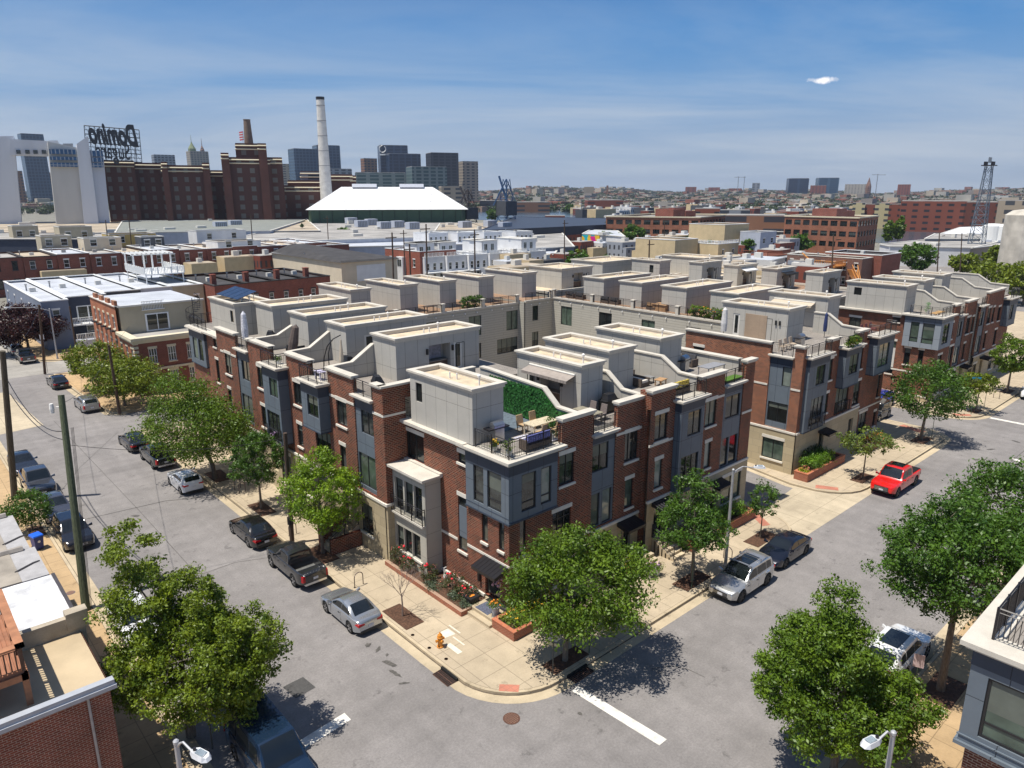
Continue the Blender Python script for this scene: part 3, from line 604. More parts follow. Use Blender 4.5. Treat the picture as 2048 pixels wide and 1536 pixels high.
# cornice along the west side, wrap-round box bay
m = MB(); m.box(-.32,.75,3.6,10.3,9.50,9.68); m.box(-.18,.5,3.7,10.3,9.38,9.50); part(T, 'cornice', m, COPING)
z0, z1 = 5.92, 9.35; FB = Fr('x', 0.0, -1); FB2 = Fr('y', 0.0, -1)
wA = [(2.15,3.05,6.38,8.58),(0.63,1.82,6.36,8.60)]; wB = [(0.95,2.06,6.34,8.55),(2.44,3.26,6.34,8.55)]
m = MB(); wall(m, FB, 0, 3.75, z0, 8.68, wA, rev=.12); wall(m, FB2, 0, 3.75, z0, 8.68, wB, rev=.12)
m.quad((0,0,z0),(3.75,0,z0),(3.75,.2,z0),(0.2,.2,z0),(0.2,3.75,z0),(0,3.75,z0)); m.quad((0,3.75,z0),(.2,3.75,z0),(.2,3.75,9.3),(0,3.75,9.3)); m.quad((3.75,0,z0),(3.75,.2,z0),(3.75,.2,9.3),(3.75,0,9.3))
B = part(T, 'box_bay', m, GREY)
m = MB(); m.box(-.012,.2,-.012,3.76,8.68,z1); m.box(.2,3.76,-.012,.2,8.68,z1); part(B, 'dark_band', m, NAVY); m = MB(); m.box(-.05,.15,-.05,3.78,z0-.10,z0); m.box(.15,3.78,-.05,.15,z0-.10,z0); m.box(-.02,-.0,-.02,3.75,z0+.27,z0+.29); part(B, 'bottom_trim', m, NAVY)
for w, g in zip(wA, (GL[2], GL[2])): window(B, FB, *w, mull=0, rev=.12, lintel=False, sill=False, trans=6.92, glass=g, fw=.075)
for w in wB: window(B, FB2, *w, mull=0, rev=.12, lintel=False, sill=False, trans=6.85, glass=GL[3] if w[0] > 2 else GL[2], fw=.075)
m = MB(); m.box(-.34,.62,-.34,4.2,9.47,9.62); m.box(.62,4.2,-.34,.62,9.47,9.62); m.box(-.2,.4,-.2,4.1,9.35,9.47); m.box(.4,4.1,-.2,.4,9.35,9.47); part(B, 'ledge', m, COPING)
railing(T, [(0.10,2.95,9.62),(0.10,0.10,9.62),(4.0,0.10,9.62)], h=1.12)
penthouse(T, 0.05, 2.35, 3.1, 9.2, 9.72, 13.0, wins=[('x-', 7.95,8.6,11.1,12.3)])
railing(T, [(0.25,9.3,9.72),(0.25,10.2,9.72)], h=1.15)
canopy(T, FW, .2, 2.25, 3.15, 1.05, .5)
W = party(T, 'x', 5.78, [(0.3,10.95),(2.0,11.0),(3.2,11.95),(8.4,12.2),(9.2,12.2)], 9.7)
m = MB(); Fg = Fr('x', 5.64, -1); Fg.box(m, .6, 2.0, 9.75, 10.85, 0, .03); m.hull8([(5.6,2.0,9.75),(5.6,3.2,9.75),(5.64,3.2,9.75),(5.64,2.0,9.75)],[(5.6,2.0,10.9),(5.6,3.2,11.8),(5.64,3.2,11.8),(5.64,2.0,10.9)]); Fg.box(m, 3.2, 8.2, 9.75, 11.85, 0, .04)
# leafy green screen fixed to the party wall
for k in range(5200):
    u = random.uniform(.5, 8.2); zt = 10.85 if u < 2 else (10.9+(u-2)/1.2*.9 if u < 3.2 else 11.9); z = random.uniform(9.78, zt); s = random.uniform(.05,.10); a = random.uniform(0,3.1); dx = random.uniform(.02,.12)
    ca, sa = math.cos(a)*s, math.sin(a)*s; x = 5.60-dx
    m.quad((x+random.uniform(-.04,.04),u-ca,z-sa),(x,u+sa,z-ca),(x+random.uniform(-.04,.04),u+ca,z+sa),(x,u-sa,z+ca))
part(T, 'leafy_screen', m, mat('artificial_hedge_leaf', (0.022,0.105,0.020), 0.5, 0.5, 6, fine=.4))
m = MB(); m.box(5.9,8.3,10.0,10.3,9.7,11.2); part(T, 'rear_parapet', m, PANEL)
# entrance: stoop, lamp
m = MB(); m.box(-1.15,.3,.0,2.05,GZ,.45); m.box(-1.5,-1.15,-.05,2.0,GZ,.29); part(T, 'stoop', m, GUT)
m = MB(); m.box(-.02,.13,2.62,2.78,1.3,2.05); part(T, 'wall_lamp', m, LAMPM)
# stone-framed two storey bay on the west side
m = MB(); Fq = Fr('x', -1.02, -1)
lw = [(7.12,8.0,1.14,2.85),(8.05,8.92,1.14,2.82),(8.97,9.82,1.14,2.80)]; uw = [(6.78,7.65,3.95,6.14),(7.75,8.68,3.95,6.12),(8.84,9.78,3.95,6.10)]
wall(m, Fq, 6.45, 10.15, GZ, 6.72, lw+uw, rev=.2)
m.quad((-1.02,6.45,GZ),(.15,6.45,GZ),(.15,6.45,6.72),(-1.02,6.45,6.72)); m.quad((-1.02,10.15,GZ),(.15,10.15,GZ),(.15,10.15,6.72),(-1.02,10.15,6.72))
B = part(T, 'stone_bay', m, brickmat('bay_stone_panel', (0.44,0.42,0.36),(0.42,0.40,0.34),(0.22,0.21,0.18), bw=1.3, rh=1.6, ms=.012, offset=0, stain=.06))
m = MB(); m.box(-1.42,.12,6.15,10.5,6.80,6.95); m.box(-1.25,.12,6.3,10.35,6.70,6.80); m.box(-.1,.12,6.15,10.5,6.95,7.05); part(B, 'ledge', m, COPING)
for w in lw: window(B, Fq, *w, mull=0, rev=.2, lintel=False, sill=False, glass=GL[0])
for w in uw: window(B, Fq, *w, mull=0, rev=.2, lintel=False, sill=False, glass=GL[0], trans=5.4)
m = MB(); Fq.box(m, 6.9,10.0,1.0,1.13,0,.08); part(B, 'sill', m, CAST)
railing(B, [(-1.02,6.55,3.78),(-1.22,6.55,3.78),(-1.22,10.0,3.78),(-1.02,10.0,3.78)], h=1.1, name='balcony_railing')
m = MB(); m.box(-1.26,-1.02,6.5,10.05,3.66,3.78); part(B, 'balcony_slab', m, COPING)
# ------------------------------------------------------------------ right wing A2
T = thing('townhouse', 'brick townhouse right of the corner one, with an awning on its roof terrace', 'townhouse', (6.9,0.15,0), group='townhouses of the front block')
body(T, 7.02, 11.7, 0.55, 10.4, 9.72)
facade(T, FS, 6.9, 11.6, 3.15, 9.35, [('inset', 6.9,9.05,3.27,9.35, dict(top=.55, wins=[(6.98,8.48,6.95,8.72,W2),(6.98,7.78,3.32,5.5,dict(mull=0,glass=GLC)),(8.05,8.9,3.30,5.55,dict(mull=0,glass=GL[3]))])),
    ('win', 9.95,11.27,6.9,8.85, dict(mull=2,glass=GL[2])), ('win', 10.15,10.98,3.65,5.65, dict(mull=0,glass=GL[1])), ('door', 9.85,10.85,0.7,2.75)], 9.7, stone_ops=[(7.2,8.8,.9,2.7)], piers=[(9.15,11.6,10.95)], strings=[(6.0,6.9,9.0) if False else (9.08,9.9,8.95),(11.3,11.55,8.95)])
window(T, FS, 7.2,8.8,.9,2.7, mull=1)
canopy(T, FS, 9.4, 11.2, 2.95, 1.05, .45)
penthouse(T, 8.75, 10.8, 2.9, 8.9, 9.72, 13.0, niche=('x-', 4.75,6.6,7.1,7.9), awning=('x-', 3.4,7.6, mat('taupe_awning',(0.30,0.26,0.23),0.85)))
party(T, 'x', 11.65, [(0.3,11.0),(1.9,11.05),(3.2,12.0),(3.8,12.0),(9,12.0)], 9.7)
m = MB(); m.box(9.4,11.4,-1.5,.0,GZ,.72); m.box(9.4,11.4,-1.8,-1.5,GZ,.5); m.box(9.4,11.4,-2.1,-1.8,GZ,.32); part(T, 'steps', m, GUT)
# ------------------------------------------------------------------ A3, A4 (floors a little higher)
FT = Fr('y', -0.5, -1)
T = thing('townhouse', 'brick townhouse with a tall grey box bay and a white sofa on its roof terrace', 'townhouse', (11.6,-.5,0), group='townhouses of the front block')
body(T, 11.72, 17.0, -.1, 10.4, 10.45)
facade(T, FT, 11.6, 17.0, 3.95, 10.2, [('win', 12.1,13.45,7.95,9.75, W2), ('win', 12.32,13.14,4.6,6.6, dict(mull=0, glass=GL[3])), ('door', 12.4,13.5,1.2,3.3), ('hole',14.3,16.75,4.0,9.9)], 10.4, piers=[(11.6,14.15,11.35)], strings=[(11.6,14.1,7.75)])
m = MB(); m.box(11.6,11.9,-.2,.4,GZ,11.35); part(T, 'side_pier', m, BRICK)
boxbay(T, FT, 14.2, 16.9, 3.85, 10.2, .5, wins=[(15.03,16.55,7.75,9.45,W2),(14.5,16.5,4.0,6.4,dict(mull=2,glass=GL[0]))], top=.6)
juliet(T, Fr('y',-1.0,-1), 14.4, 16.6, 4.0)
canopy(T, FT, 12.1, 13.9, 3.75, 1.15, .45)
penthouse(T, 11.95, 14.6, 3.4, 9.4, 10.45, 13.4)
party(T, 'x', 17.05, [(-.2,11.35),(1.3,11.4),(2.8,12.3),(9,12.3)], 10.4)
m = MB(); 
for k in range(6): m.box(12.3,13.6,-.6-.3*k-.3,-.5-.3*k,GZ,1.2-.18*k)
part(T, 'steps', m, GUT); railing(T, [(12.3,-.6,1.2),(12.3,-2.4,.3)], h=.95, name='step_railing'); railing(T, [(13.6,-.6,1.2),(13.6,-2.4,.3)], h=.95, name='step_railing')
T = thing('townhouse', 'end brick townhouse left of the driveway, with a patch of turf on its roof terrace', 'townhouse', (17.0,-.5,0), group='townhouses of the front block')
body(T, 17.0, 24.0, -.1, 10.4, 10.45, wallm=BRICK)
facade(T, FT, 17.0, 24.0, 3.95, 10.2, [('win', 17.82,19.15,7.66,9.52, dict(mull=1)), ('win', 18.05,18.83,4.5,6.45, dict(mull=0, glass=GL[3])), ('inset', 20.1,22.6,3.85,10.2, dict(top=.6, wins=[(20.5,22.4,7.65,9.35,W2),(20.3,21.25,4.0,6.2,dict(mull=0,glass=GL[2])),(21.4,22.45,4.0,6.2,dict(mull=0,glass=GL[0]))])), ('door', 19.0,20.0,.9,2.9)], 10.4, piers=[(17.0,20.0,11.35),(22.75,24.0,11.6)], stone_ops=[(20.6,23.2,1.0,3.1)], strings=[(19.2,20.05,9.6),(17.1,17.75,9.6),(22.65,24.0,7.7)])
window(T, FT, 20.6,23.2,1.0,3.1, mull=1, glass=GL[1], d=.06)
m = MB(); FT.box(m, 22.0,22.4,5.0,6.1,-.205,-.20); part(T, 'red_curtain', m, mat('red_cloth',(0.6,0.03,0.01),.7,.3,3))
m = MB(); m.quad((24.0,-.5,4),(24.0,10.4,4),(24.0,10.4,11.0),(24.0,-.5,11.0)); part(T, 'end_wall', m, BRICK)
m = MB(); m.box(23.7,24.15,.7,10.4,10.45,11.35) ; part(T, 'end_parapet', m, PANEL); m = MB(); m.box(23.6,24.25,.7,10.5,11.35,11.47); part(T, 'parapet_coping', m, COPING)
canopy(T, FT, 18.8, 20.4, 3.3, 1.05, .4)
penthouse(T, 17.85, 20.5, 3.65, 9.7, 10.45, 13.4)
railing(T, [(23.85,-.3,10.5),(23.85,.7,10.5)], h=1.0)
# ------------------------------------------------------------------ left row L1..L5
FL = Fr('x', -1.5, -1); G0 = 'townhouses of the front block'
ZD = 10.85; ZT = 13.9
def rear(T, y0, y1, x1): pass
T = thing('townhouse', 'brick townhouse left of the corner one, with a brick pier and a flush grey bay', 'townhouse', (-1.5,10.2,0), group=G0)
body(T, -1.15, 11.0, 10.25, 16.95, ZD)
facade(T, FL, 10.2, 16.95, 4.2, 10.75, [('inset', 11.2,13.5,4.35,10.75, dict(top=.8, wins=[(11.3,12.85,8.35,9.92,dict(mull=1,glass=GL[2])),(11.35,13.4,4.62,6.88,dict(mull=1,glass=GLC))])),
   ('win', 14.58,15.93,8.2,9.95, dict(mull=1,glass=GL[2])), ('win', 15.0,15.8,5.0,6.75, dict(mull=0,glass=GL[0])), ('door',14.6,15.7,1.6,3.8)], ZD, piers=[(10.2,11.15,11.9),(13.55,16.95,11.9)], stone_ops=[(11.8,13.3,1.25,3.4)], strings=[(13.5,14.5,10.08),(16.0,16.8,10.08),(10.2,11.2,10.08)])
window(T, FL, 11.8,13.3,1.25,3.4, mull=1, d=.06, glass=GL[2], sill=True, lintel=False)
m = MB(); m.box(-1.497,.155,9.99,10.19,4.2,11.9); part(T, 'side_pier', m, BRICK); m = MB(); m.box(-1.19,.9,9.993,10.187,11.0,11.89); part(T, 'pier_return', m, BRICK)
m = MB(); m.box(-1.5,.15,9.98,10.2,GZ,4.05); part(T, 'side_stone_base', m, STONE); m = MB(); m.box(-1.62,.15,9.9,10.2,4.05,4.22); m.box(-1.53,.15,9.96,10.2,10.0,10.14); part(T, 'string_course', m, CAST)
m = MB(); m.box(-1.65,1.1,9.85,10.4,11.9,12.03); part(T, 'parapet_coping', m, COPING)
penthouse(T, 2.25, 9.6, 14.1, 17.0, ZD, ZT, niche=('y-', 5.0,6.9,7.2,8.0), tv=True)
party(T, 'y', 10.25, [(-1.3,11.9),(1.6,11.95),(2.5,11.95),(6,11.95)], ZD)
m = MB()
for k in range(8): m.box(-1.6-.28*(k+1), -1.6-.28*k, 13.6, 14.9, GZ, 1.6-.18*k)
part(T, 'steps', m, GUT); m = MB(); m.box(-3.9,-1.6,14.9,15.15,GZ,2.3); part(T, 'stair_cheek_wall', m, BRICK); m = MB(); m.box(-3.9,-1.6,13.3,13.55,GZ,1.2); part(T, 'stair_cheek_wall', m, BRICK); railing(T, [(-3.9,13.5,.3),(-1.7,13.5,1.6)], h=.95, name='step_railing')
def lrow(label, y0, y1, zst=4.2):
    T = thing('townhouse', label, 'townhouse', (-1.5,y0,0), group=G0); body(T, -1.15, 11.0, y0, y1, ZD); return T
T = lrow('left row brick townhouse with a short grey box bay, stopping above the ground floor', 16.97, 23.3)
facade(T, FL, 16.97, 23.3, 4.2, 10.75, [('win', 21.2,22.4,8.2,9.95, dict(mull=1,glass=GL[0])), ('win', 21.45,22.28,4.93,6.7, dict(mull=0,glass=GL[0])), ('win', 17.1,19.3,4.25,7.1, dict(mull=2,glass=GL[0],sill=False,lintel=False))], ZD, piers=[(19.6,23.3,11.9)], strings=[(19.6,21.1,8.14),(20.5,21.3,10.05)], stone_ops=[(19.8,22.2,1.3,3.5)])
window(T, FL, 19.8,22.2,1.3,3.5, mull=1, d=.06)
boxbay(T, FL, 16.9, 19.5, 7.42, 10.7, .8, wins=[(17.05,18.62,8.42,10.0,dict(mull=1,glass=GL[0]))])
juliet(T, FL, 17.1, 19.3, 4.25); canopy(T, FL, 17.2, 18.9, 3.7)
penthouse(T, 2.25, 9.6, 20.85, 23.75, ZD, ZT, niche=('y-', 5.6,7.2,3.8,4.7))
party(T, 'y', 17.1, [(-1.3,11.9),(.5,11.95),(2.2,13.0),(2.6,13.0)], ZD)
T = lrow('left row brick townhouse with a tall two storey grey box bay and flowered balcony', 23.32, 29.8)
facade(T, FL, 23.32, 29.8, 4.2, 10.75, [('win', 27.7,28.9,8.2,9.95, dict(mull=1,glass=GL[0])), ('win', 27.9,28.8,4.9,6.7, dict(mull=0,glass=GL[0])), ('door',26.3,27.2,1.6,3.7)], ZD, piers=[(26.1,29.8,11.9)], strings=[(26.2,27.6,8.14)], stone_ops=[(23.8,25.6,1.0,3.6)])
window(T, FL, 23.8,25.6,1.0,3.6, mull=1, d=.06, glass=GLC)
boxbay(T, FL, 23.2, 26.0, 4.9, 10.7, .8, wins=[(23.45,24.85,8.5,10.0,dict(mull=1,glass=GLC)),(23.5,25.7,5.0,7.2,dict(mull=2,glass=GL[2]))])
juliet(T, Fr('x',-2.3,-1), 23.4, 25.85, 4.95)
penthouse(T, 2.25, 9.6, 27.0, 30.2, ZD, ZT, niche=('y-', 5.6,7.2,3.8,4.7))
party(T, 'y', 23.5, [(-1.3,11.9),(.5,11.95),(2.2,13.0),(2.6,13.0)], ZD)
T = lrow('left row brick townhouse with a silver wrapped umbrella and covered grill on its roof terrace', 29.82, 37.3)
facade(T, FL, 29.82, 37.3, 4.2, 10.75, [('inset', 30.5,33.0,4.35,10.75, dict(top=.8, wins=[(30.6,32.3,8.2,9.9,dict(mull=1)),(30.7,32.8,4.6,6.9,dict(mull=1,glass=GLC))])), ('win', 34.35,35.75,8.1,9.95, dict(mull=1,glass=GL[0])), ('win', 35.0,35.8,4.9,6.7, dict(mull=0))], ZD, piers=[(29.82,30.4,11.9),(33.1,37.3,11.9)], strings=[(33.1,34.2,10.0),(35.9,36.6,10.0)])
penthouse(T, 2.3, 9.6, 33.7, 37.3, ZD, ZT, niche=('y-', 6.6,8.2,4.6,5.5), awning=('y-', 4.0,8.6,None))
party(T, 'y', 30.0, [(-1.3,11.9),(.9,11.95),(2.2,12.6),(2.6,12.6)], ZD)
T = thing('townhouse', 'far end brick townhouse of the left row with solar panels on its rooftop room', 'townhouse', (0.15,37.3,0), group=G0)
body(T, 0.55, 11.0, 37.32, 49.4, 10.35)
facade(T, FW, 37.32, 49.3, 1.3, 10.15, [('win', 42.05,42.95,9.15,9.95, dict(mull=0)), ('win', 42.1,42.9,5.6,7.9, dict(mull=0)), ('win',38.5,40.5,7.8,9.6,W2)], 10.3)
boxbay(T, FW, 44.75, 49.0, 6.72, 10.15, .25, wins=[(45.4,46.5,7.2,9.4,dict(mull=0,glass=GL[2])),(46.9,48.1,7.2,9.4,dict(mull=0,glass=GL[3]))], rail=False)
m = MB(); m.box(-.3,.7,37.4,49.3,10.28,10.45); part(T, 'cornice', m, COPING)
railing(T, [(0.1,44.4,10.45),(0.1,48.9,10.45),(6,48.9,10.45)])
P = penthouse(T, .75, 4.2, 38.3, 44.4, 10.35, 13.75, wins=[('x-', 38.8,39.5,11.9,13.0)])
sp = MB(); fr = MB()
for k in range(4):
    y = 38.9+k*1.3; sp.hull8([(1.3,y,13.95),(1.3,y+1.22,13.95),(3.2,y+1.22,14.55),(3.2,y,14.55)],[(1.28,y,14.0),(1.28,y+1.22,14.0),(3.18,y+1.22,14.6),(3.18,y,14.6)]); fr.tube([(3.1,y+.6,13.4),(3.1,y+.6,14.5)],.03,4)
o = part(P, 'solar_panel', sp, mat('solar_cell_blue', (0.025,0.035,0.065), 0.2, 0.3, 2)); part(o, 'mount', fr, STEEL)
# ------------------------------------------------------------------ row M (rear walls towards the courtyard)
FM = Fr('y', 41.8, -1); GM = 'townhouses behind the courtyard'
def rearunit(lab, F, a, b, z, wins, phs, depth, grp, deckrail=True, ax='y', base=GZ, zpar=None):
    P0 = F.P(a, 0); T = thing('townhouse', lab, 'townhouse', (P0[0],P0[1],0), group=grp)
    m = MB(); wall(m, F, a, b, base, z, [w[:4] for w in wins], rev=.14); part(T, 'rear_wall', m, SIDING)
    m = MB()
    if ax == 'y': m.box(a, b, F.c+.25, F.c+depth, 0, z-.04)
    else: m.box(F.c+.25, F.c+depth, a, b, 0, z-.04)
    part(T, 'side_wall', m, SIDING)
    m = MB()
    if ax == 'y': m.box(a+.02, b-.02, F.c+.02, F.c+depth, z-.04, z)
    else: m.box(F.c+.02, F.c+depth, a+.02, b-.02, z-.04, z)
    part(T, 'roof_deck', m, DECKB)
    for w in wins: window(T, F, *w[:4], lintel=False, sill=False, **(w[4] if len(w) > 4 else {}))
    m = MB(); F.box(m, a, b, z-.1, z+.10, -.25, .12); F.box(m, b-.35, b+.05, z+.1, z+1.0, -.3, .1); F.box(m, b-.42, b+.12, z+1.0, z+1.1, -.36, .16); part(T, 'deck_edge', m, COPING)
    if deckrail: railing(T, [F.P(a+.1, z+.1, -.02), F.P(b-.4, z+.1, -.02)], h=1.0)
    m = MB()
    for k in range(3): u = a+(b-a)*(.2+.3*k); F.box(m, u-.06, u+.06, z-.55, z-.4, 0, .14)
    part(T, 'wall_vent', m, PVC)
    for (x0,x1,y0,y1,zt,kw) in phs: penthouse(T, x0,x1,y0,y1, z, zt, **kw)
    return T
wM = lambda a: [(a+.0, a+2.0, 6.2,8.7,W2), (a-1.6, a+1.95, 3.25,5.2,dict(mull=3))]
L4 = ['left end', 'second', 'third', 'right end']
for i, (a, b) in enumerate(((11.1,20.4),(20.4,27.0),(27.0,33.2),(33.2,39.0))):
    x0 = (16.4, 22.9, 28.7, 34.9)[i]
    rearunit(('pale sided townhouse across the courtyard, nearest the solar panel house','pale sided townhouse across the courtyard with two small air units by its rooftop room','pale sided townhouse across the courtyard with leafy plants along its deck railing','pale sided townhouse across the courtyard next to the inner corner')[i], FM, a, b, 9.6, [(24.3,26.3,6.2,8.7,W2)] if i == 1 else ([] if i == 0 else wM((30.7,36.9)[i-2])), [(x0, x0+2.5, 44.9, 52.5, 13.0, dict(niche=('x+', 46,48,49,49.8)))], 13, GM)
T = rearunit('pale sided townhouse filling the inner corner of the courtyard', Fr('y',40.5,-1), 39.0, 44.0, 9.9, [(40.3,41.35,7.25,9.2,W0),(40.25,41.4,3.85,5.75,W2)], [(41.2,43.8,43.5,51,13.2,{})], 14, GM)
# ------------------------------------------------------------------ row R (rear walls facing left)
FR_ = Fr('x', 44.0, -1); GR = 'townhouses along the alley behind'
wr = [(36.95,38.95,6.55,9.05,W2),(30.2,32.3,6.9,9.05,W2),(23.65,25.6,7.2,8.95,dict(mull=1,glass=GLC)),(17.4,19.3,7.2,8.95,W2)]
for i, (a, b) in enumerate(((33.7,40.5),(27.2,33.7),(20.8,27.2),(11.3,20.8))):
    y0 = (33.2,27.2,20.8,14.2)[i]
    rearunit(('pale sided townhouse facing the alley, farthest left, garden shed colours on its deck','pale sided townhouse facing the alley with patio furniture behind its railing','pale sided townhouse facing the alley with brown deck boxes behind its railing','pale sided townhouse facing the alley with a leafy roof garden')[i].replace(', farthest left, garden shed colours on its deck',', with dark covered seating on its deck'), FR_, a, b, 10.0, [wr[i]], [(45.8, 55.2, y0, y0+3.4, 13.0, {})], 14, GR, ax='x')
# ------------------------------------------------------------------ block B corner
FBW = Fr('x', 32.3, -1); FBS = Fr('y', -.15, -1); GB = 'townhouses right of the driveway'
T = thing('townhouse', 'brick corner townhouse right of the driveway, with a tan shutter on its rooftop room', 'townhouse', (32.3,-.15,0), group=GB)
body(T, 32.65, 38.4, .2, 11.3, 10.25, wallm=SIDING)
facade(T, FBW, -.15, 11.3, 3.85, 10.2, [('inset', .72,2.75,3.9,10.15, dict(top=.7, ledge=True, wins=[(.8,1.58,7.65,9.32,dict(mull=0,glass=GL[3])),(.82,2.62,4.4,6.12,dict(mull=1,glass=GL[0]))])), ('win',9.3,10.4,9.3-.2,9.75,dict(mull=0,sill=False))], 10.25, piers=[(-.15,.62,11.2),(2.8,11.3,11.15)], stone_ops=[(.78,2.74,1.05,2.88)], strings=[(2.8,11.3,7.55),(-.15,.68,7.55)], brick=BRICKO if False else brickmat('warm_brick', (0.30,0.095,0.042),(0.13,0.042,0.024),(0.38,0.27,0.19), bw=.27, rh=.10, ms=.012))
window(T, FBW, .78,2.74,1.05,2.88, mull=1, d=.06, glass=GLC)
facade(T, FBS, 32.3, 38.4, 3.85, 10.198, [('win',36.9,37.9,7.6,9.5,dict(mull=1)),('win',37.0,37.8,4.6,6.4,dict(mull=0)),('door',36.6,37.6,.7,2.9),('hole',33.1,36.3,4,9.9)], 10.25, piers=[(32.62,32.75,11.2),(36.7,38.4,11.2)], strings=[(36.7,38.4,9.75)])
boxbay(T, FBS, 32.9, 36.5, 3.8, 10.15, .35, wins=[(34.2,35.8,7.7,9.4,W2),(33.8,36.0,4.2,6.6,dict(mull=2,glass=GL[0]))], top=.6)
juliet(T, Fr('y',-.5,-1), 33.7, 36.2, 4.0); canopy(T, FBS, 36.4, 37.9, 3.2)
P = penthouse(T, 37.4, 40.4, 4.1, 10.8, 10.25, 13.4, niche=('x-', 5.0,5.02,8.9,9.6))
m = MB(); Fr('x',37.4,-1).box(m, 6.1,8.3,10.3,12.5,.01,.05); part(P, 'roll_shutter', m, brickmat('tan_shutter', (0.36,0.27,0.19),(0.35,0.26,0.185),(0.24,0.18,0.13), bw=6, rh=.09, ms=.01, offset=0))
party(T, 'x', 38.5, [(-.0,11.3),(1.6,11.35),(3.0,12.3),(4,12.3)], 10.25) if False else None
T = thing('townhouse', 'brick townhouse right of the driveway with hanging plants on the railing above its bay', 'townhouse', (38.4,-.15,0), group=GB)
body(T, 38.42, 44.6, .2, 11.3, 10.25)
facade(T, FBS, 38.4, 44.6, 3.85, 10.2, [('win',42.5,44.1,7.6,9.6,dict(mull=1)),('win',39.3,41.9,4.0,6.6,dict(mull=2,sill=False)),('win',43.0,44.4,4.1,6.4,W2),('door',42.6,43.6,.7,2.9)], 10.25, piers=[(38.4,38.8,11.2),(42.5,44.6,11.2)])
boxbay(T, FBS, 38.95, 42.1, 6.7, 10.15, .65, wins=[(39.8,41.6,7.75,9.55,W2)], top=.6)
juliet(T, FBS, 39.3,41.9,4.0)
party(T, 'x', 44.45, [(0,11.2),(2.2,11.3),(3.6,12.2),(5,12.2)], 10.25)
T = thing('townhouse', 'end brick townhouse beside the blue SUV, with a high grey box bay and dark grill', 'townhouse', (44.8,-.15,0), group=GB)
body(T, 44.62, 49.6, .2, 11.3, 10.25, wallm=BRICK)
facade(T, FBS, 44.6, 49.65, 0.6, 10.2, [('win',48.5,49.1,3.9,6.2,W0),('win',45.0,46.8,.7,2.9,W2),('win',48.5,49.1,.9,2.4,W0)], 10.25, strings=[(44.6,49.65,3.3)])
boxbay(T, FBS, 45.2, 49.2, 6.85, 10.35, .75, wins=[(45.8,48.2,7.45,9.7,dict(mull=1,glass=GL[1]))], top=.6)
penthouse(T, 46.9, 49.5, 4.9, 11.2, 10.25, 13.5, niche=('x-', 8.4,10.2,None,None), awning=('x-', 6.2,10.6,None))
# ------------------------------------------------------------------ block C
FCW = Fr('x', 64.5, -1); FCS = Fr('y', 0.1, -1); GC = 'townhouses at the far right'
wb2 = BRICK
T = thing('townhouse', 'far right corner brick townhouse with a light grey corner box bay over two slim windows', 'townhouse', (64.5,.1,0), group=GC)
body(T, 64.9, 71.0, .4, 11.3, 9.72, wallm=BRICK)
facade(T, FCW, .1, 11.4, .8, 9.7, [('win',4.25,5.05,8.95,9.5,W0),('hole',4.3,5.1,2.8,6.7),('win',2.65,3.3,4.2,6.1,W0),('win',1.25,1.8,4.2,6.1,W0),('win',8.6,10,7.0,8.9,W2)], 9.7, strings=[(0.1,11.4,3.4)])
window(T, FCW, 4.3,5.1,5.9,6.7, mull=0, sill=False); window(T, FCW, 4.3,5.1,2.8,3.6, mull=0, lintel=False); m = MB(); FCW.box(m, 4.32,5.08,3.6,5.9,-.12,-.05); part(T, 'grey_infill_panel', m, OFFW)
facade(T, FCS, 64.5, 71, .8, 9.7, [('win',68.2,69.4,7,8.9,W2),('win',65.6,67.0,3.0,5.5,W2),('win',69.2,70.6,3.3,6.0,W2),('win',66,68,.9,2.6,W2)], 9.7, piers=[(69.2,71,10.9)])
m = MB(); F1 = Fr('x',64.15,-1); F2 = Fr('y',-.25,-1); wc = [(2.0,2.9,6.98,9.28),(.4,1.62,6.95,9.26)]; wd = [(65.0,66.9,6.9,9.2)]
wall(m, F1, -.25, 3.6, 6.4, 9.25+.1, wc, rev=.12); wall(m, F2, 64.15, 68.0, 6.4, 9.35, wd, rev=.12); m.quad((64.15,-.25,6.4),(68,-.25,6.4),(68,.1,6.4),(64.5,.1,6.4),(64.5,3.6,6.4),(64.15,3.6,6.4)); m.quad((64.15,3.6,6.4),(64.6,3.6,6.4),(64.6,3.6,9.9),(64.15,3.6,9.9)); m.quad((68,-.25,6.4),(68,.1,6.4),(68,.1,9.9),(68,-.25,9.9))
B = part(T, 'box_bay', m, brickmat('light_grey_panel', (0.26,0.29,0.32),(0.25,0.28,0.31),(0.06,0.07,0.08), bw=1.2, rh=1.9, ms=.012, offset=0, stain=.05))
m = MB(); m.box(64.14,64.6,-.26,3.61,9.35,9.95); m.box(64.6,68.01,-.26,.2,9.35,9.95); part(B, 'dark_band', m, GREY)
for w in wc: window(B, F1, *w, mull=0, rev=.12, lintel=False, sill=False, trans=7.5, glass=GLC)
for w in wd: window(B, F2, *w, mull=1, rev=.12, lintel=False, sill=False, glass=GL[0])
m = MB(); m.box(63.85,65.2,-.55,4.0,9.95,10.12); m.box(65.2,68.4,-.55,.6,9.95,10.12); m.box(64.1,65.1,4,11.5,9.85,10.02); part(B, 'ledge', m, COPING)
railing(T, [(64.3,3.2,10.12),(64.3,-.1,10.12),(68,-.1,10.12)])
penthouse(T, 64.6, 67.6, 4.0, 10.8, 9.75, 13.2, wins=[('x-',9.0,9.9,11.6,12.5)])
party(T, 'x', 70.9, [(0.4,10.9),(2.6,11.0),(4.2,12.0),(5.6,12.1),(9,12.1)], 9.7)
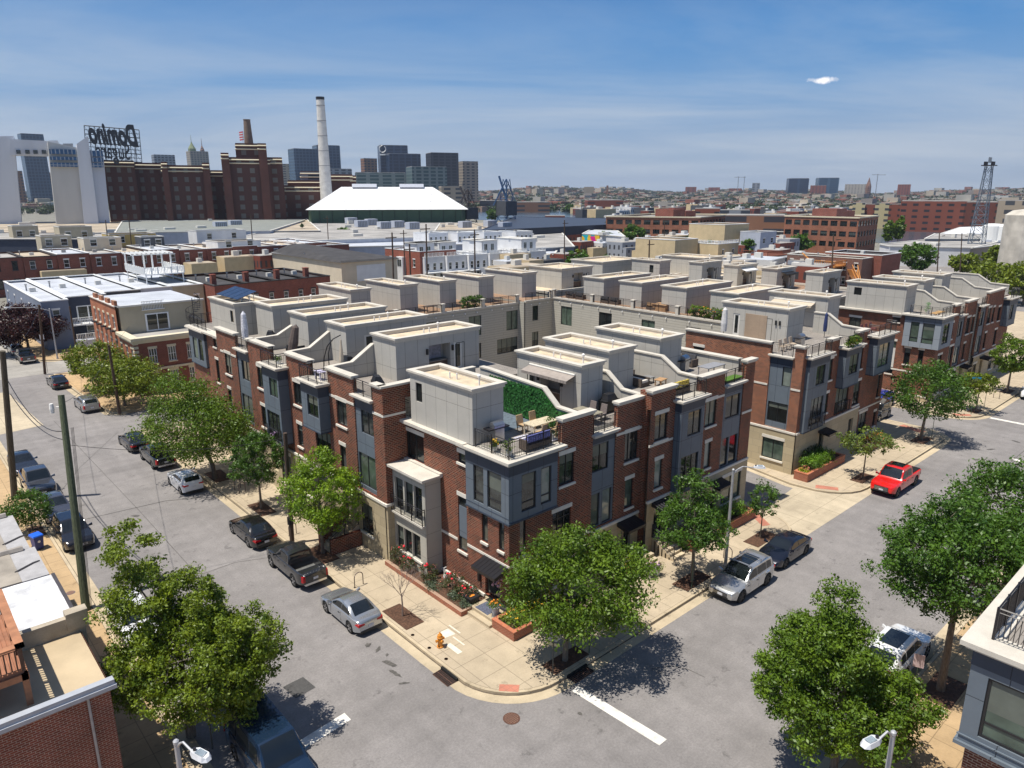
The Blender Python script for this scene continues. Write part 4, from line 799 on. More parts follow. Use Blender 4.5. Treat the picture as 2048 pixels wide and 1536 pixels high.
for i, (x0,x1,lab,yo) in enumerate(((71,77,'far right brick townhouse next to the one with the large corner box bay',.1),(77,83.5,'far right brick townhouse with a slim grey bay between two brick piers',-.4),(83.5,90,'far right brick townhouse with a projecting grey box bay at its end',-.4))):
    F = Fr('y', yo, -1); T = thing('townhouse', lab, 'townhouse', (x0,yo,0), group=GC); zo = (0,.6,.6)[i]
    body(T, x0+.01, x1, yo+.35, 11.3, 9.75+zo, wallm=BRICK if i == 2 else None)
    if i < 2: its = [('inset',x0,x0+2.2,3.3+zo,9.4+zo,dict(top=.6,wins=[(x0+.1,x0+1.7,6.9+zo,8.7+zo,W2),(x0+.1,x0+2.0,3.5+zo,5.6+zo,dict(mull=1,glass=GL[3]))])),('win',x0+3,x0+4.3,6.9+zo,8.9+zo,W2),('win',x0+3.2,x0+4,3.7+zo,5.7+zo,W0),('win',x0+5,x0+5.8,6.9+zo,8.8+zo,W0)]
    else: its = [('win',x0+.8,x0+1.9,7.4,9.2,W2),('win',x0+.8,x0+1.9,4.2,6.2,W2)]
    its += [('door',x0+3,x0+4,.7,2.8)]
    facade(T, F, x0, x1, 3.2+zo, 9.4+zo, its, 9.7, piers=[(x0+(2.4 if i < 2 else 0),x1 if i < 2 else x0+2.4,10.9+zo)], stone_ops=[(x0+.3,x0+1.7,1.0,2.7)])
    window(T, F, x0+.3,x0+1.7,1.0,2.7, mull=1, d=.06); canopy(T, F, x0+2.6, x0+4.4, 3.1+zo*.4)
    if i == 2: boxbay(T, F, x0+2.6, x1-.2, 6.6, 10.0, .7, wins=[(x0+3.2,x0+4.8,7.3,9.3,W2)])
    xp = (73.2, 79.3, 85.3)[i]
    if i < 2: penthouse(T, xp-3.0+1.5, xp+1.5, 4.6, 10.6, 9.75+zo, 13.2+zo*.4, niche=('x-',7,8.8,None,None), awning=('x-',5.5,9.5,None))
    party(T, 'x', x1-.1, [(.2,10.9+zo),(2.4,11+zo),(4.0,12+zo),(9,12+zo)], 9.7+zo)
# ------------------------------------------------------------------ inner rows of rooftop rooms (row P behind block B, row behind block M)
def backhouse(lab, x0,x1,y0,y1,z, phs, grp, wallm=None, wins=True, wx=True):
    T = thing('townhouse', lab, 'townhouse', (x0,y0,0), group=grp); F = Fr('x', x0, -1); G_ = Fr('y', y0, -1)
    ws = []; n = max(1,int((y1-y0)/3.2))
    for k in range(n):
        u = y0+(y1-y0)*(k+.5)/n; ws += [(u-.6,u+.6,z-2.4,z-.8)]
    m = MB(); wall(m, F, y0, y1, 0, z, ws if wx else [], rev=.14); wall(m, G_, x0, x1, 0, z, [], rev=.1); m.quad((x1,y0,0),(x1,y1,0),(x1,y1,z),(x1,y0,z)); m.quad((x0,y1,0),(x1,y1,0),(x1,y1,z),(x0,y1,z)); part(T, 'wall', m, wallm or SIDING)
    m = MB(); m.box(x0+.1,x1-.1,y0+.1,y1-.1,z-.2,z-.05); part(T, 'roof_deck', m, random.choice((DECK,DECKB,TANROOF)))
    m = MB(); coping(m, x0,x1,y0,y1, z, .3, .08, .3); part(T, 'parapet', m, COPING)
    if wx:
        for w in ws: window(T, F, *w, mull=1, lintel=False, sill=False)
    for (a,b,c,d,zt,kw) in phs: penthouse(T, a,b,c,d,z,zt,**kw)
    return T
GP = 'townhouses behind the far corner block'
labs = ['pale rooftop townhouse behind with a small square window in its rooftop room','pale rooftop townhouse behind, second with a shaded niche','pale rooftop townhouse behind with a thin white awning over its niche','pale rooftop townhouse behind with a dark scalloped awning','pale rooftop townhouse behind with two lamps on its niche, nearest the wooden stairs']
for i, (y0, xx) in enumerate(((43.3,70.9),(37.2,73.6),(31.0,73.6),(24.6,73.4),(17.8,73.2))):
    kw = [dict(wins=[('x-',44.5,45.3,11.0,12.2)]), dict(niche=('y-',75.2,76.9,77.3,78)), dict(niche=('y-',75.2,76.9,77.3,78),awning=('y-',74.4,78,WHITE)), dict(niche=('y-',75.2,76.9,77.3,78),awning=('y-',74.6,77.8,COVER)), dict(niche=('y-',75.2,76.9,77.3,78))][i]
    w = 6 if i == 0 else 2.4
    backhouse(labs[i], 66.5, 82, y0-3.4, y0+2.8, 9.9, [(xx, xx+(2.8 if i == 0 else 5.4), y0, y0+w-(.4 if i == 0 else 0), 13.0, kw)], GP)
GQ = 'townhouses beyond the courtyard'
backhouse('pale townhouse beyond the courtyard with a wide niche and two lamps on its rooftop room', 46, 62, 43.5, 52, 10.0, [(50.5,57,45.2,52,13.0,dict(niche=('y-',53,55,55.4,56.1)))], GQ)
backhouse('pale townhouse beyond the courtyard, farthest back with a long flat rooftop room', 78, 90, 38, 54, 10.0, [(80.6,86,41.5,50,13.0,{})], GQ)
backhouse('pale townhouse beyond the courtyard with a long low rooftop room near the tan wall', 62.5, 77, 50, 60, 10.0, [(66,76,51,58,12.6,{})], GQ)
# ================================================================== TREES
def leafmat(name, c, trans=0.22, var=0.5):
    if name in MATS: return MATS[name]
    m = bpy.data.materials.new(name); m.use_nodes = True; t = m.node_tree; b = t.nodes['Principled BSDF']; b.inputs['Roughness'].default_value = 0.45; b.inputs['Specular IOR Level'].default_value = 0.35
    tcn = N(t, 'ShaderNodeTexCoord'); n1 = N(t, 'ShaderNodeTexNoise'); n1.inputs['Scale'].default_value = 1.1; n1.inputs['Detail'].default_value = 9; n1.inputs['Roughness'].default_value = .8; t.links.new(tcn.outputs['Object'], n1.inputs['Vector'])
    cr = N(t, 'ShaderNodeValToRGB'); e = cr.color_ramp.elements; e[0].position = 0.38; e[1].position = 0.62
    e[0].color = (c[0]*(1-var), c[1]*(1-var*.8), c[2]*(1-var*.6), 1); e[1].color = (c[0]*(1+var*1.7), c[1]*(1+var*1.15), c[2]*(1+var*.2), 1)
    t.links.new(n1.outputs['Fac'], cr.inputs[0]); t.links.new(cr.outputs[0], b.inputs['Base Color'])
    tr = N(t, 'ShaderNodeBsdfTranslucent'); sc_ = N(t, 'ShaderNodeMixRGB', blend_type='MULTIPLY'); sc_.inputs[0].default_value = 1; sc_.inputs[2].default_value = (1.6, 1.4, .45, 1); t.links.new(cr.outputs[0], sc_.inputs[1]); t.links.new(sc_.outputs[0], tr.inputs[0])
    mx_ = N(t, 'ShaderNodeMixShader'); mx_.inputs[0].default_value = trans; t.links.new(b.outputs[0], mx_.inputs[1]); t.links.new(tr.outputs[0], mx_.inputs[2]); t.links.new(mx_.outputs[0], t.nodes['Material Output'].inputs[0])
    MATS[name] = m; return m
LG = leafmat('fresh_leaf', (0.082, 0.150, 0.014)); LD = leafmat('deep_leaf', (0.052, 0.118, 0.016)); LY = leafmat('olive_leaf', (0.115, 0.165, 0.014)); LP = leafmat('purple_leaf', (0.035, 0.010, 0.014), .2, .5); LB = leafmat('bluish_leaf', (0.05, 0.095, 0.04))
BARK = mat('grey_bark', (0.16, 0.13, 0.10), 0.9, 0.3, 5, stretch=(4,4,1), bump=.5)
def leafmesh(name, centers, radii, per, size, rng, material, up=0.35, flat=0.75):
    """leaf-sized quads scattered round twig ends"""
    n = len(centers)*per
    c = np.repeat(np.array(centers), per, axis=0); r = np.repeat(np.array(radii), per)[:,None]
    d = rng.normal(size=(n,3)); d /= np.linalg.norm(d, axis=1)[:,None]; rad = rng.random((n,1))**0.5
    p = c + d*rad*r*np.array([1,1,flat])
    nrm = d*0.6 + rng.normal(size=(n,3))*0.7 + np.array([0,0,up]); nrm /= np.linalg.norm(nrm, axis=1)[:,None]
    a = np.cross(nrm, rng.normal(size=(n,3))); a /= np.linalg.norm(a, axis=1)[:,None]+1e-9; b = np.cross(nrm, a)
    s = (size*(0.40+1.05*rng.random((n,1))**1.3))
    v = np.stack([p-a*s, p+b*s*0.5+nrm*s*.12, p+a*s, p-b*s*0.5+nrm*s*.12], axis=1).reshape(-1,3)
    me = bpy.data.meshes.new(name); me.vertices.add(4*n); me.vertices.foreach_set('co', v.astype(np.float32).ravel())
    me.loops.add(4*n); me.loops.foreach_set('vertex_index', np.arange(4*n, dtype=np.int32)); me.polygons.add(n)
    me.polygons.foreach_set('loop_start', np.arange(0,4*n,4,dtype=np.int32)); me.polygons.foreach_set('loop_total', np.full(n,4,dtype=np.int32))
    me.update(); me.validate(); me.materials.append(material); return me
def tree(name, label, cat, loc, h, cb, rad, nclump, per, leaf, seed, material, trunk_r=.14, group=None, lean=(0,0), bark=None, lobes=None, density_shell=.62, rc=None, multi=False):
    """trunk + limbs + twigs, leaves gathered round the twig ends. h height, cb crown base, rad crown radius"""
    rng = np.random.default_rng(seed); T = thing(name, label, cat, (loc[0],loc[1],loc[2] if len(loc) > 2 else GZ), group=group)
    lobes = lobes or [((0,0,(h+cb)/2), (rad,rad,(h-cb)/2))]
    cs = []
    vol = np.array([l[1][0]*l[1][1]*l[1][2] for l in lobes]); vol = vol/vol.sum()
    for (lc, lr), w in zip(lobes, vol):
        k = max(4, int(nclump*w))
        d = rng.normal(size=(k,3)); d /= np.linalg.norm(d, axis=1)[:,None]; q = (density_shell+(1-density_shell)*rng.random((k,1))**.6)*(0.78+.34*rng.random((k,1)))
        cs.append(np.array(lc)+d*q*np.array(lr))
    cs = np.vstack(cs); cs[:,0] += lean[0]*cs[:,2]/h; cs[:,1] += lean[1]*cs[:,2]/h
    cs = cs[cs[:,2] > cb*0.75]
    m = MB(); tz = cb+(h-cb)*.55
    m.tube([(0,0,-.05),(lean[0]*.05,lean[1]*.05,cb*.5),(lean[0]*.25,lean[1]*.25,cb),(lean[0]*.6,lean[1]*.6,tz)], [trunk_r*1.25,trunk_r,trunk_r*.82,trunk_r*.3], 8)
    tips = []
    for k in range(9):
        a = k*2.4+rng.random()*.6; q = cs[rng.integers(len(cs))]; z0 = cb*.85+(tz-cb*.85)*rng.random()*.8
        q = cs[rng.integers(len(cs))]; e = (q[0]*.72, q[1]*.72, z0+(q[2]-z0)*.7); mid = (e[0]*.5, e[1]*.5, z0+(e[2]-z0)*.55)
        m.tube([(lean[0]*.3,lean[1]*.3,z0), mid, e], [trunk_r*.5, trunk_r*.3, trunk_r*.1], 5); tips.append((mid, e))
    for i in range(0, len(cs), max(1, len(cs)//45)):
        q = cs[i]; mid, e = min(tips, key=lambda t_: (t_[1][0]-q[0])**2+(t_[1][1]-q[1])**2+(t_[1][2]-q[2])**2); s = e
        m.tube([s, tuple((np.array(s)+q)/2), tuple(q)], [trunk_r*.14, trunk_r*.09, .008], 4)
    part(T, 'trunk', m, bark or BARK, world=False)
    rr = (rc or rad*.19)*(0.7+0.6*rng.random(len(cs)))
    o = bpy.data.objects.new('crown', leafmesh('crown', cs, rr, per, leaf, rng, material)); COL.objects.link(o); o.parent = T
    return T
ST = 'street trees on the pavements'
tree('street_tree', 'broad green maple at the street corner, its shadow over the drain', 'tree', (-.4,-4.8), 7.3, 2.0, 3.6, 360, 110, .088, 1, LG, .13, ST, lean=(.5,-.4), lobes=[((.3,0,4.3),(3.5,3.5,2.2)),((-1.2,1.0,5.6),(1.5,1.5,1.3)),((1.8,-1.2,5.3),(1.6,1.6,1.3)),((.2,.2,6.2),(1.4,1.4,1.1))])
tree('street_tree', 'bright green tree between the black pickup and the house stairs', 'tree', (-4.2,14.0), 7.3, 2.0, 2.6, 210, 88, .085, 2, leafmat('lime_leaf',(0.13,0.23,0.014)), .11, ST, lobes=[((.2,-.2,4.3),(2.6,2.6,2.2)),((.2,.3,6.1),(1.5,1.5,1.1))])
tree('street_tree', 'smaller dark green tree in a pit beside the parked black sedan', 'tree', (-4.3,23.6), 6.3, 2.1, 2.0, 140, 75, .09, 3, LD, .09, ST, lobes=[((0,0,4.1),(2.1,2.1,1.9)),((.2,.2,5.4),(1.1,1.1,.8))])
tree('street_tree', 'largest tree of the left pavement, leaning over the white hatchback', 'tree', (-4.7,32.0), 9.4, 2.4, 4.6, 400, 85, .10, 4, LG, .17, ST, lean=(-1.5,.6), lobes=[((-.3,0,4.6),(4.4,4.4,2.4)),((0,1.4,6.8),(2.9,2.9,2.0)),((.4,-2.2,5.2),(2.4,2.4,2.0)),((-.2,.6,8.2),(1.5,1.5,1.1))])
tree('street_tree', 'green tree beside the lamp post and the silver SUV', 'tree', (11.2,-4.6), 7.2, 2.3, 2.3, 150, 85, .088, 5, LD, .11, ST, lobes=[((0,0,4.0),(2.4,2.4,1.6)),((-.1,.1,5.7),(1.3,1.3,1.5))], lean=(-.3,.1))
tree('street_tree', 'young thin tree with sparse leaves at the driveway edge', 'tree', (19.7,-4.4), 4.3, 1.4, .95, 34, 40, .10, 6, LD, .045, ST, rc=.36)
tree('street_tree', 'young flat crowned tree on the pavement left of the red pickup', 'tree', (36.0,-4.6), 4.5, 2.3, 2.2, 80, 40, .10, 7, leafmat('light_leaf',(0.10,0.15,0.03)), .06, ST, rc=.42)
tree('street_tree', 'round dark tree with a side limb, casting a shadow behind the red pickup', 'tree', (50.2,-4.2), 7.6, 2.4, 3.6, 210, 62, .12, 8, LD, .14, ST, lean=(.4,-.2))
tree('street_tree', 'small yellowish tree at the far alley corner', 'tree', (64.9,-4.7), 4.4, 2.0, 2.0, 90, 50, .12, 9, LY, .08, ST)
tree('street_tree', 'green tree near the small white SUV at the far right', 'tree', (76.5,-4.7), 6.9, 2.6, 2.6, 130, 50, .15, 10, LG, .11, ST)
tree('street_tree', 'tall dense tree over the blue van, topped by a narrow crest', 'tree', (-16.6,2.7), 10.3, 1.9, 3.2, 560, 160, .075, 11, leafmat('pear_leaf',(0.115,0.175,0.016)), .18, ST, lobes=[((.5,-.9,4.0),(2.9,2.9,2.5)),((-.7,1.0,6.4),(1.9,1.9,1.9)),((-1.1,1.4,8.8),(1.05,1.05,1.45)),((1.9,-2.0,4.6),(1.9,1.9,1.9)),((.5,-.2,6.4),(1.6,1.6,1.5)),((-1.6,.3,3.8),(1.7,1.7,1.6)),((1.2,-2.4,3.0),(1.6,1.6,1.2))], rc=.46, density_shell=.5)
tree('street_tree', 'nearest tree at the lower right, feathery crown above the street lamp', 'tree', (2.4,-17.5), 8.8, 2.2, 3.6, 560, 150, .072, 12, LG, .15, ST, lobes=[((-.4,.2,4.0),(3.0,3.0,2.1)),((-.7,.7,6.1),(2.1,2.1,1.7)),((-.5,.5,7.9),(.9,.9,1.0)),((1.5,-1.3,3.2),(1.8,1.8,1.4)),((-2.1,1.4,5.2),(1.3,1.3,1.2)),((-1.6,-.3,6.6),(.9,.9,1.0))], rc=.44, density_shell=.5)
tree('street_tree', 'large tree behind the parked white SUV at the lower right', 'tree', (11.5,-18.6), 9.9, 4.4, 3.7, 430, 105, .082, 13, LD, .16, ST, lobes=[((0,0,6.9),(3.5,3.5,2.3)),((.2,.6,8.7),(1.8,1.8,1.2)),((-1.6,1.4,6.8),(1.9,1.9,1.6)),((1.8,-1,7.4),(1.9,1.9,1.4))], rc=.52)
tree('street_tree', 'tree at the right picture edge, its crown merging with the large one', 'tree', (19.5,-18.8), 9.6, 4.4, 3.3, 300, 85, .095, 14, LD, .15, ST)
tree('street_tree', 'spreading yellow green tree hiding the foot of the red brick corner house', 'tree', (-4.3,60.4), 5.8, 1.3, 4.2, 240, 58, .14, 15, LY, .12, ST, lobes=[((0,0,3.5),(4.0,4.0,2.0)),((.6,-1.5,3.2),(2.8,2.8,1.6))])
tree('street_tree', 'yellow green tree farther up, behind the silver wagon', 'tree', (-4.8,69.5), 6.0, 2.0, 3.3, 160, 55, .15, 16, LY, .11, ST)
tree('shrub', 'round dark shrub by the blue wheeled bin on the west pavement', 'shrub', (-18.0,31.0), 2.9, .7, 1.7, 90, 60, .085, 17, LD, .05, rc=.42)
tree('street_tree', 'deep purple leaved tree over the parked cars at the far left', 'tree', (-7.0,101.5), 7.6, 1.6, 5.0, 260, 62, .19, 18, LP, .2, lobes=[((-1,0,4.4),(4.6,4.6,2.8)),((2.4,-1,3.8),(2.6,2.6,2.0))])
# bare sapling
T = thing('bare_tree', 'leafless dead sapling in a mulch bed in front of the roses', 'tree', (-4.39,4.19,GZ)); m = MB(); rng = random.Random(5)
def twig(p, d, L, r, dep):
    q = p+d*L*.5+Vector((rng.uniform(-.04,.04),rng.uniform(-.04,.04),0)); e = p+d*L; m.tube([p,q,e], [r,r*.8,r*.55], 5, caps=False)
    if dep == 0: return
    for k in range(3 if dep > 1 else 3):
        a = rng.uniform(0,6.28); sp = rng.uniform(.35,.75); u = Vector((math.cos(a),math.sin(a),0)); nd = (d+u*sp*.9+Vector((0,0,.12))).normalized(); twig(p+d*L*rng.uniform(.55,1), nd, L*rng.uniform(.6,.8), r*.55, dep-1)
m.tube([(0,0,-.1),(0.02,0,.7),(0,.02,1.35)], [.055,.045,.04], 7)
for a in range(5):
    u = Vector((math.cos(a*1.3),math.sin(a*1.3),0)); twig(Vector((0,.02,1.15+.06*a)), (Vector((0,0,1))+u*.62).normalized(), .85, .022, 4)
part(T, 'branches', m, mat('pale_twig', (0.24,0.18,0.15), .8, .2), world=False)
# plants in beds
def leafbox(name, label, cat, x0,x1,y0,y1,z0,z1, n, leaf, material, seed, group=None, mound=True, parent=None):
    rng = np.random.default_rng(seed); k = max(6, n//30); cs = np.stack([rng.uniform(x0,x1,k), rng.uniform(y0,y1,k), rng.uniform(z0,z1,k)], 1)
    me = leafmesh(name, cs - np.array([(x0+x1)/2,(y0+y1)/2,z0]), np.full(k, min(x1-x0,y1-y0,.5)*.45+.08), n//k, leaf, rng, material)
    o = bpy.data.objects.new(name, me); COL.objects.link(o); o.location = ((x0+x1)/2,(y0+y1)/2,z0)
    if parent: o.parent = parent; o.location = Vector(o.location)-wloc(parent); return o
    return tag(o, label, cat, group)
HEDGE = leafmat('box_hedge_leaf', (0.10,0.21,0.02)); HED2 = leafmat('dark_hedge_leaf', (0.03,0.06,0.015)); SAGE = leafmat('sage_leaf', (0.10,0.135,0.09), .2, .3); ROSEL = leafmat('rose_leaf', (0.06,0.075,0.03)); PINKF = mat('rose_petal', (0.42,0.13,0.10), .6, .5, 9); REDF = mat('red_petal', (0.7,0.02,0.04), .6, .3, 9); YELF = mat('yellow_petal', (0.75,0.45,0.03), .6, .3, 9); ORF = mat('orange_petal', (0.75,0.26,0.03), .6, .4, 9); PURF = mat('lilac_petal', (0.40,0.25,0.42), .6, .4, 9); LIMEF = leafmat('lime_plant_leaf', (0.26,0.30,0.02)); GRASSY = leafmat('lily_leaf',(0.13,0.19,0.03))
def flowers(parent, name, x0,x1,y0,y1,z, n, r, material, seed, rise=.25):
    rng = random.Random(seed); m = MB()
    for k in range(n): m.blob((rng.uniform(x0,x1),rng.uniform(y0,y1),z+rng.uniform(-.1,rise)), (r,r,r*.7), 6, 4, .2)
    return part(parent, name, m, material)
roses = [(9.2,8.0,'rose bush at the far end of the brick bed, in front of the stone bay'),(7.5,7.0,'rose bush below the stone bay window sill')]
for i, (x,y,r,h,lab) in enumerate(((-1.3,9.2,.6,1.25,'tall rose bush at the far end of the brick bed'),(-1.45,8.0,.55,.95,'rose bush under the stone bay window'),(-1.1,6.3,.6,1.0,'rose bush at the near corner of the stone bay'),(-.75,4.3,.72,1.05,'fullest rose bush against the brick wall'),(-.75,2.95,.62,.85,'rose bush beside the black delivery box'))):
    T = tree('rose_bush', lab, 'bush', (x,y,GZ+.15), h, .12, r, 26, 46, .05, 60+i, ROSEL, .02, 'rose bushes in the brick bed', rc=.22)
    flowers(T, 'blossom', x-r*.8,x+r*.8,y-r*.8,y+r*.8,GZ+.15+h*.6, 30, .035, PINKF, i, .35); flowers(T, 'red_blossom', x-r*.5,x+r*.5,y-r*.5,y+r*.5,GZ+.15+h, 3, .08, REDF, i+9, .1)
for i, (x,y,w) in enumerate(((-1.25,5.25,.55),(-1.1,3.6,.35),(-1.05,2.35,.4))):
    leafbox('sage_plant', ('silvery low plant between the two middle rose bushes','silvery low plant under the fullest rose bush','silvery low plant next to the black box')[i], 'plant', x-w,x+w*.8,y-w,y+w,GZ+.15,GZ+.45, 1300, .05, SAGE, 70+i, 'silvery plants in the brick bed')
m = MB(); m.box(-1.95,-1.72,2.05,9.9,GZ,.42); m.box(-1.95,-1.2,1.9,2.05,GZ,.42); T = solo('brick_planter', m, BRICKP, 'long low brick planting bed along the left wall of the corner house', 'planter'); m = MB(); m.box(-1.72,.1,2.05,9.9,GZ,.34); part(T, 'soil', m, MULCH)
def planter(x0,x1,y0,y1,h,label,t=.2):
    m = MB(); m.box(x0,x1,y0,y0+t,GZ,h); m.box(x0,x1,y1-t,y1,GZ,h); m.box(x0,x0+t,y0+t,y1-t,GZ,h); m.box(x1-t,x1,y0+t,y1-t,GZ,h)
    T = solo('brick_planter', m, BRICKP, label, 'planter', 'brick planters by the doors', loc=(x0,y0,0)); m = MB(); m.box(x0+t,x1-t,y0+t,y1-t,GZ,h-.08); part(T, 'soil', m, MULCH)
    m = MB(); m.box(x0-.02,x1+.02,y0-.02,y0+t+.02,h,h+.06); m.box(x0-.02,x1+.02,y1-t-.02,y1+.02,h,h+.06); m.box(x0-.02,x0+t+.02,y0+t+.02,y1-t-.02,h,h+.06); m.box(x1-t-.02,x1+.02,y0+t+.02,y1-t-.02,h,h+.06); part(T, 'brick_cap', m, brickmat('brick_cap',(0.50,0.16,0.075),(0.40,0.12,0.06),(0.38,0.22,0.15),bw=.11,rh=.24,ms=.008,offset=0,flat=True)); return T
planter(-1.3,3.2,-1.85,-.05,.62,'brick planter wrapped round the foot of the house corner'); L = leafbox('flower_clump','yellow lilies in the corner brick planter','flowers', -.9,1.6,-1.6,-.3,.6,.85, 2600,.08,GRASSY,80); flowers(L,'blossom',-.7,1.5,-1.5,-.4,.95,46,.06,YELF,3)
planter(8.2,9.4,-2.0,-.1,1.0,'tall brick planter with lime green plants by the canopied door'); leafbox('lime_plant','lime green plant spilling from the tall brick planter','plant',8.4,9.2,-1.9,-.5,1.0,1.25,1500,.07,LIMEF,81)
planter(14.3,19.0,-2.5,-1.3,.75,'long brick planter with a hedge near the driveway'); leafbox('hedge','clipped bright hedge at the driveway end of the front block','hedge',16.0,19.0+2.2,-2.4,-1.0,.8,1.7,6500,.06,HEDGE,82); leafbox('hedge','dark hedge between the canopied doors of the front block','hedge',13.9,16.0,-2.4,-1.2,.7,1.4,2600,.06,HED2,83)
planter(19.0,22.3,-2.5,-1.2,.75,'brick planter at the driveway corner of the front block')
planter(31.6,38.6,-1.9,-.7,.8,'long brick planter in front of the stone corner of the house right of the driveway'); leafbox('hedge','clipped bright green hedge in the planter right of the driveway','hedge',32.6,36.6,-1.8,-.6,.85,1.75,6500,.06,HEDGE,84); leafbox('hedge','darker hedge behind the bright one right of the driveway','hedge',33.2,36.8,-.6,-.2,.9,2.1,2200,.06,HED2,85)
L = leafbox('flower_clump','yellow and pink flowers at the tip of the planter right of the driveway','flowers',31.8,32.6,-1.7,-.9,.8,.9,500,.06,LIMEF,86); flowers(L,'blossom',32.1,32.5,-1.6,-1.0,1.0,12,.06,PINKF,4)
planter(43.2,46.8,-2.3,-1.0,.6,'brick bed of orange flowers below the far end house'); L = leafbox('flower_clump','orange and yellow flowers in the bed below the far end house','flowers',43.5,46.6,-2.1,-1.2,.6,.9,1800,.08,GRASSY,87); flowers(L,'blossom',43.6,46.5,-2.1,-1.2,.95,120,.07,ORF,5)
# ================================================================== VEHICLES
TYRE = mat('tyre_rubber', (0.012,0.012,0.012), .8, .1); RIM = mat('alloy_rim', (0.50,0.50,0.51), .3, .1, metal=.8); RIMD = mat('dark_rim', (0.05,0.05,0.055), .35, metal=.6); CGL = mat('car_glass', (0.010,0.013,0.015), .04, .3, 1, spec=.9); CHROME = mat('chrome', (0.6,0.6,0.62), .15, metal=1.0); TRIM = mat('black_plastic', (0.012,0.012,0.013), .5); HL = mat('headlamp_lens', (0.55,0.56,0.58), .08, .2, 6, spec=.9); TL = mat('tail_lamp_red', (0.42,0.008,0.012), .15, .2); PLATE = mat('number_plate', (0.6,0.6,0.62), .5)
def paint(name, c, metal=.35): return mat('paint_'+name, c, .25, .04, 1.2, metal=metal, coat=1.0, spec=.5)
def interp(x, pts):
    for (a, ya), (b, yb) in zip(pts, pts[1:]):
        if x <= b: return ya+(yb-ya)*max(0,(x-a))/(b-a) if b > a else yb
    return pts[-1][1]
def smoothi(x, pts):
    for (a, ya), (b, yb) in zip(pts, pts[1:]):
        if x <= b:
            t = max(0,min(1,(x-a)/(b-a))) if b > a else 1; t = t*t*(3-2*t)*.5+t*.5; return ya+(yb-ya)*t
    return pts[-1][1]
def vehicle(label, cat, loc, rz, P, color, name='parked_car', rim=None, group='vehicles parked along the streets', rails=False, sunroof=False, roofrack=False, bars=False):
    """P: L W H wb wr, hood (front height, cowl height), keys: cowl,ws (windscreen top x), rr (roof rear x), rg (rear glass bottom x), belt, deck, tail, [bed]"""
    L, W, H, wb, wr = P['L'], P['W'], P['H'], P['wb'], P['wr']; fx = P.get('fx', wb/2+.05); rx = fx-wb; hw = W/2
    T = thing(name, label, cat, loc, rz, group); body_m = MB(); xs = sorted({round(-L/2+L*i/56, 4) for i in range(57)})
    top = P['top']       # list of (x, z) hood / belt / deck line
    gc = P.get('gc', .24)
    def zlow(x):
        z = gc+.10*max(0,(abs(x)-L/2+.35)/.35)
        for w in (fx, rx):
            d = abs(x-w); ra = wr+.07
            if d < ra: z = max(z, wr-.0+math.sqrt(ra*ra-d*d)-.0)
        return z
    def width(x): 
        e = (abs(x)-(L/2-.75))/.75
        return hw*(1-.20*max(0,e)**2.2)
    rings = []
    for x in xs:
        w = width(x); zt = smoothi(x, top); zl = min(zlow(x), zt-.12); zm = zl+(zt-zl)*.45
        bd = P.get('bed'); 
        pr = [(0,zl),(w*.90,zl),(w*.985,zl+.03),(w,zm),(w*.985,zt-.14 if zt-.14 > zm else zm+.01),(w*.94,zt-.03),(w*.86,zt)]
        if bd and bd[0] < x < bd[1]: pr += [(w*.84,zt),(w*.83,zt-.46),(0,zt-.47)]
        else: pr += [(w*.84,zt+.003),(w*.45,zt+.02),(0,zt+.028)]
        rings.append([(x,y,z) for y,z in pr]+[(x,-y,z) for y,z in pr[-2:0:-1]])
    n = len(rings[0]); vs = [p for r in rings for p in r]; fs = []
    for i in range(len(rings)-1):
        for k in range(n): fs.append((i*n+k, i*n+(k+1)%n, (i+1)*n+(k+1)%n, (i+1)*n+k))
    fs.append(tuple(range(n-1,-1,-1))); fs.append(tuple(range((len(rings)-1)*n, len(rings)*n))); body_m.add(vs, fs)
    # cabin
    cab = P['cab']; wtop = P.get('wtop', .74); x0, x1 = cab[0][0], cab[-1][0]; ns = 30; gx = [x0+(x1-x0)*i/ns for i in range(ns+1)]
    zc = lambda x: smoothi(x, cab); zb = lambda x: smoothi(x, top)-.03
    wB = lambda x: width(x)*.90; wT = lambda x: width(x)*wtop+(width(x)*.90-width(x)*wtop)*max(0,1-(zc(x)-zb(x))/(H-zb(0)))
    cr_ = []
    for x in gx:
        a, b_ = wB(x), wT(x); z0_, z1_ = zb(x), max(zc(x), zb(x)+.01); cr_.append([(x,y,z) for y,z in ((a,z0_),(b_+(a-b_)*.12,z0_+(z1_-z0_)*.86),(b_*.94,z1_-.01),(b_*.5,z1_+.018),(0,z1_+.022))]); cr_[-1] += [(x,-y,z) for x,y,z in cr_[-1][-2::-1]]
    n = 9; vs = [p for r in cr_ for p in r]; fs = [(i*n+k, i*n+k+1, (i+1)*n+k+1, (i+1)*n+k) for i in range(ns) for k in range(n-1)]
    fs += [tuple(range(n)), tuple(range(ns*n+n-1, ns*n-1, -1))]
    body_m.add(vs, fs); B = part(T, 'body', body_m, color, world=False, smooth=False)
    try:
        for p in B.data.polygons: p.use_smooth = True
        B.data.set_sharp_from_angle(angle=R(38))
    except Exception: pass
    def strip_patch(nm, xa, xb, fr=.86, off=.012, par=B, mm=CGL, k=8, half=None):
        m = MB(); 
        for i in range(k):
            a, b_ = xa+(xb-xa)*i/k, xa+(xb-xa)*(i+1)/k; ya, yb = wT(a)*fr, wT(b_)*fr
            za, zb_ = max(zc(a), zb(a))+.022+off, max(zc(b_), zb(b_))+.022+off
            m.quad((a,ya,za-.012),(b_,yb,zb_-.012),(b_,0,zb_),(a,0,za)); m.quad((a,-ya,za-.012),(b_,-yb,zb_-.012),(b_,0,zb_),(a,0,za))
        return part(par, nm, m, mm, world=False, smooth=True)
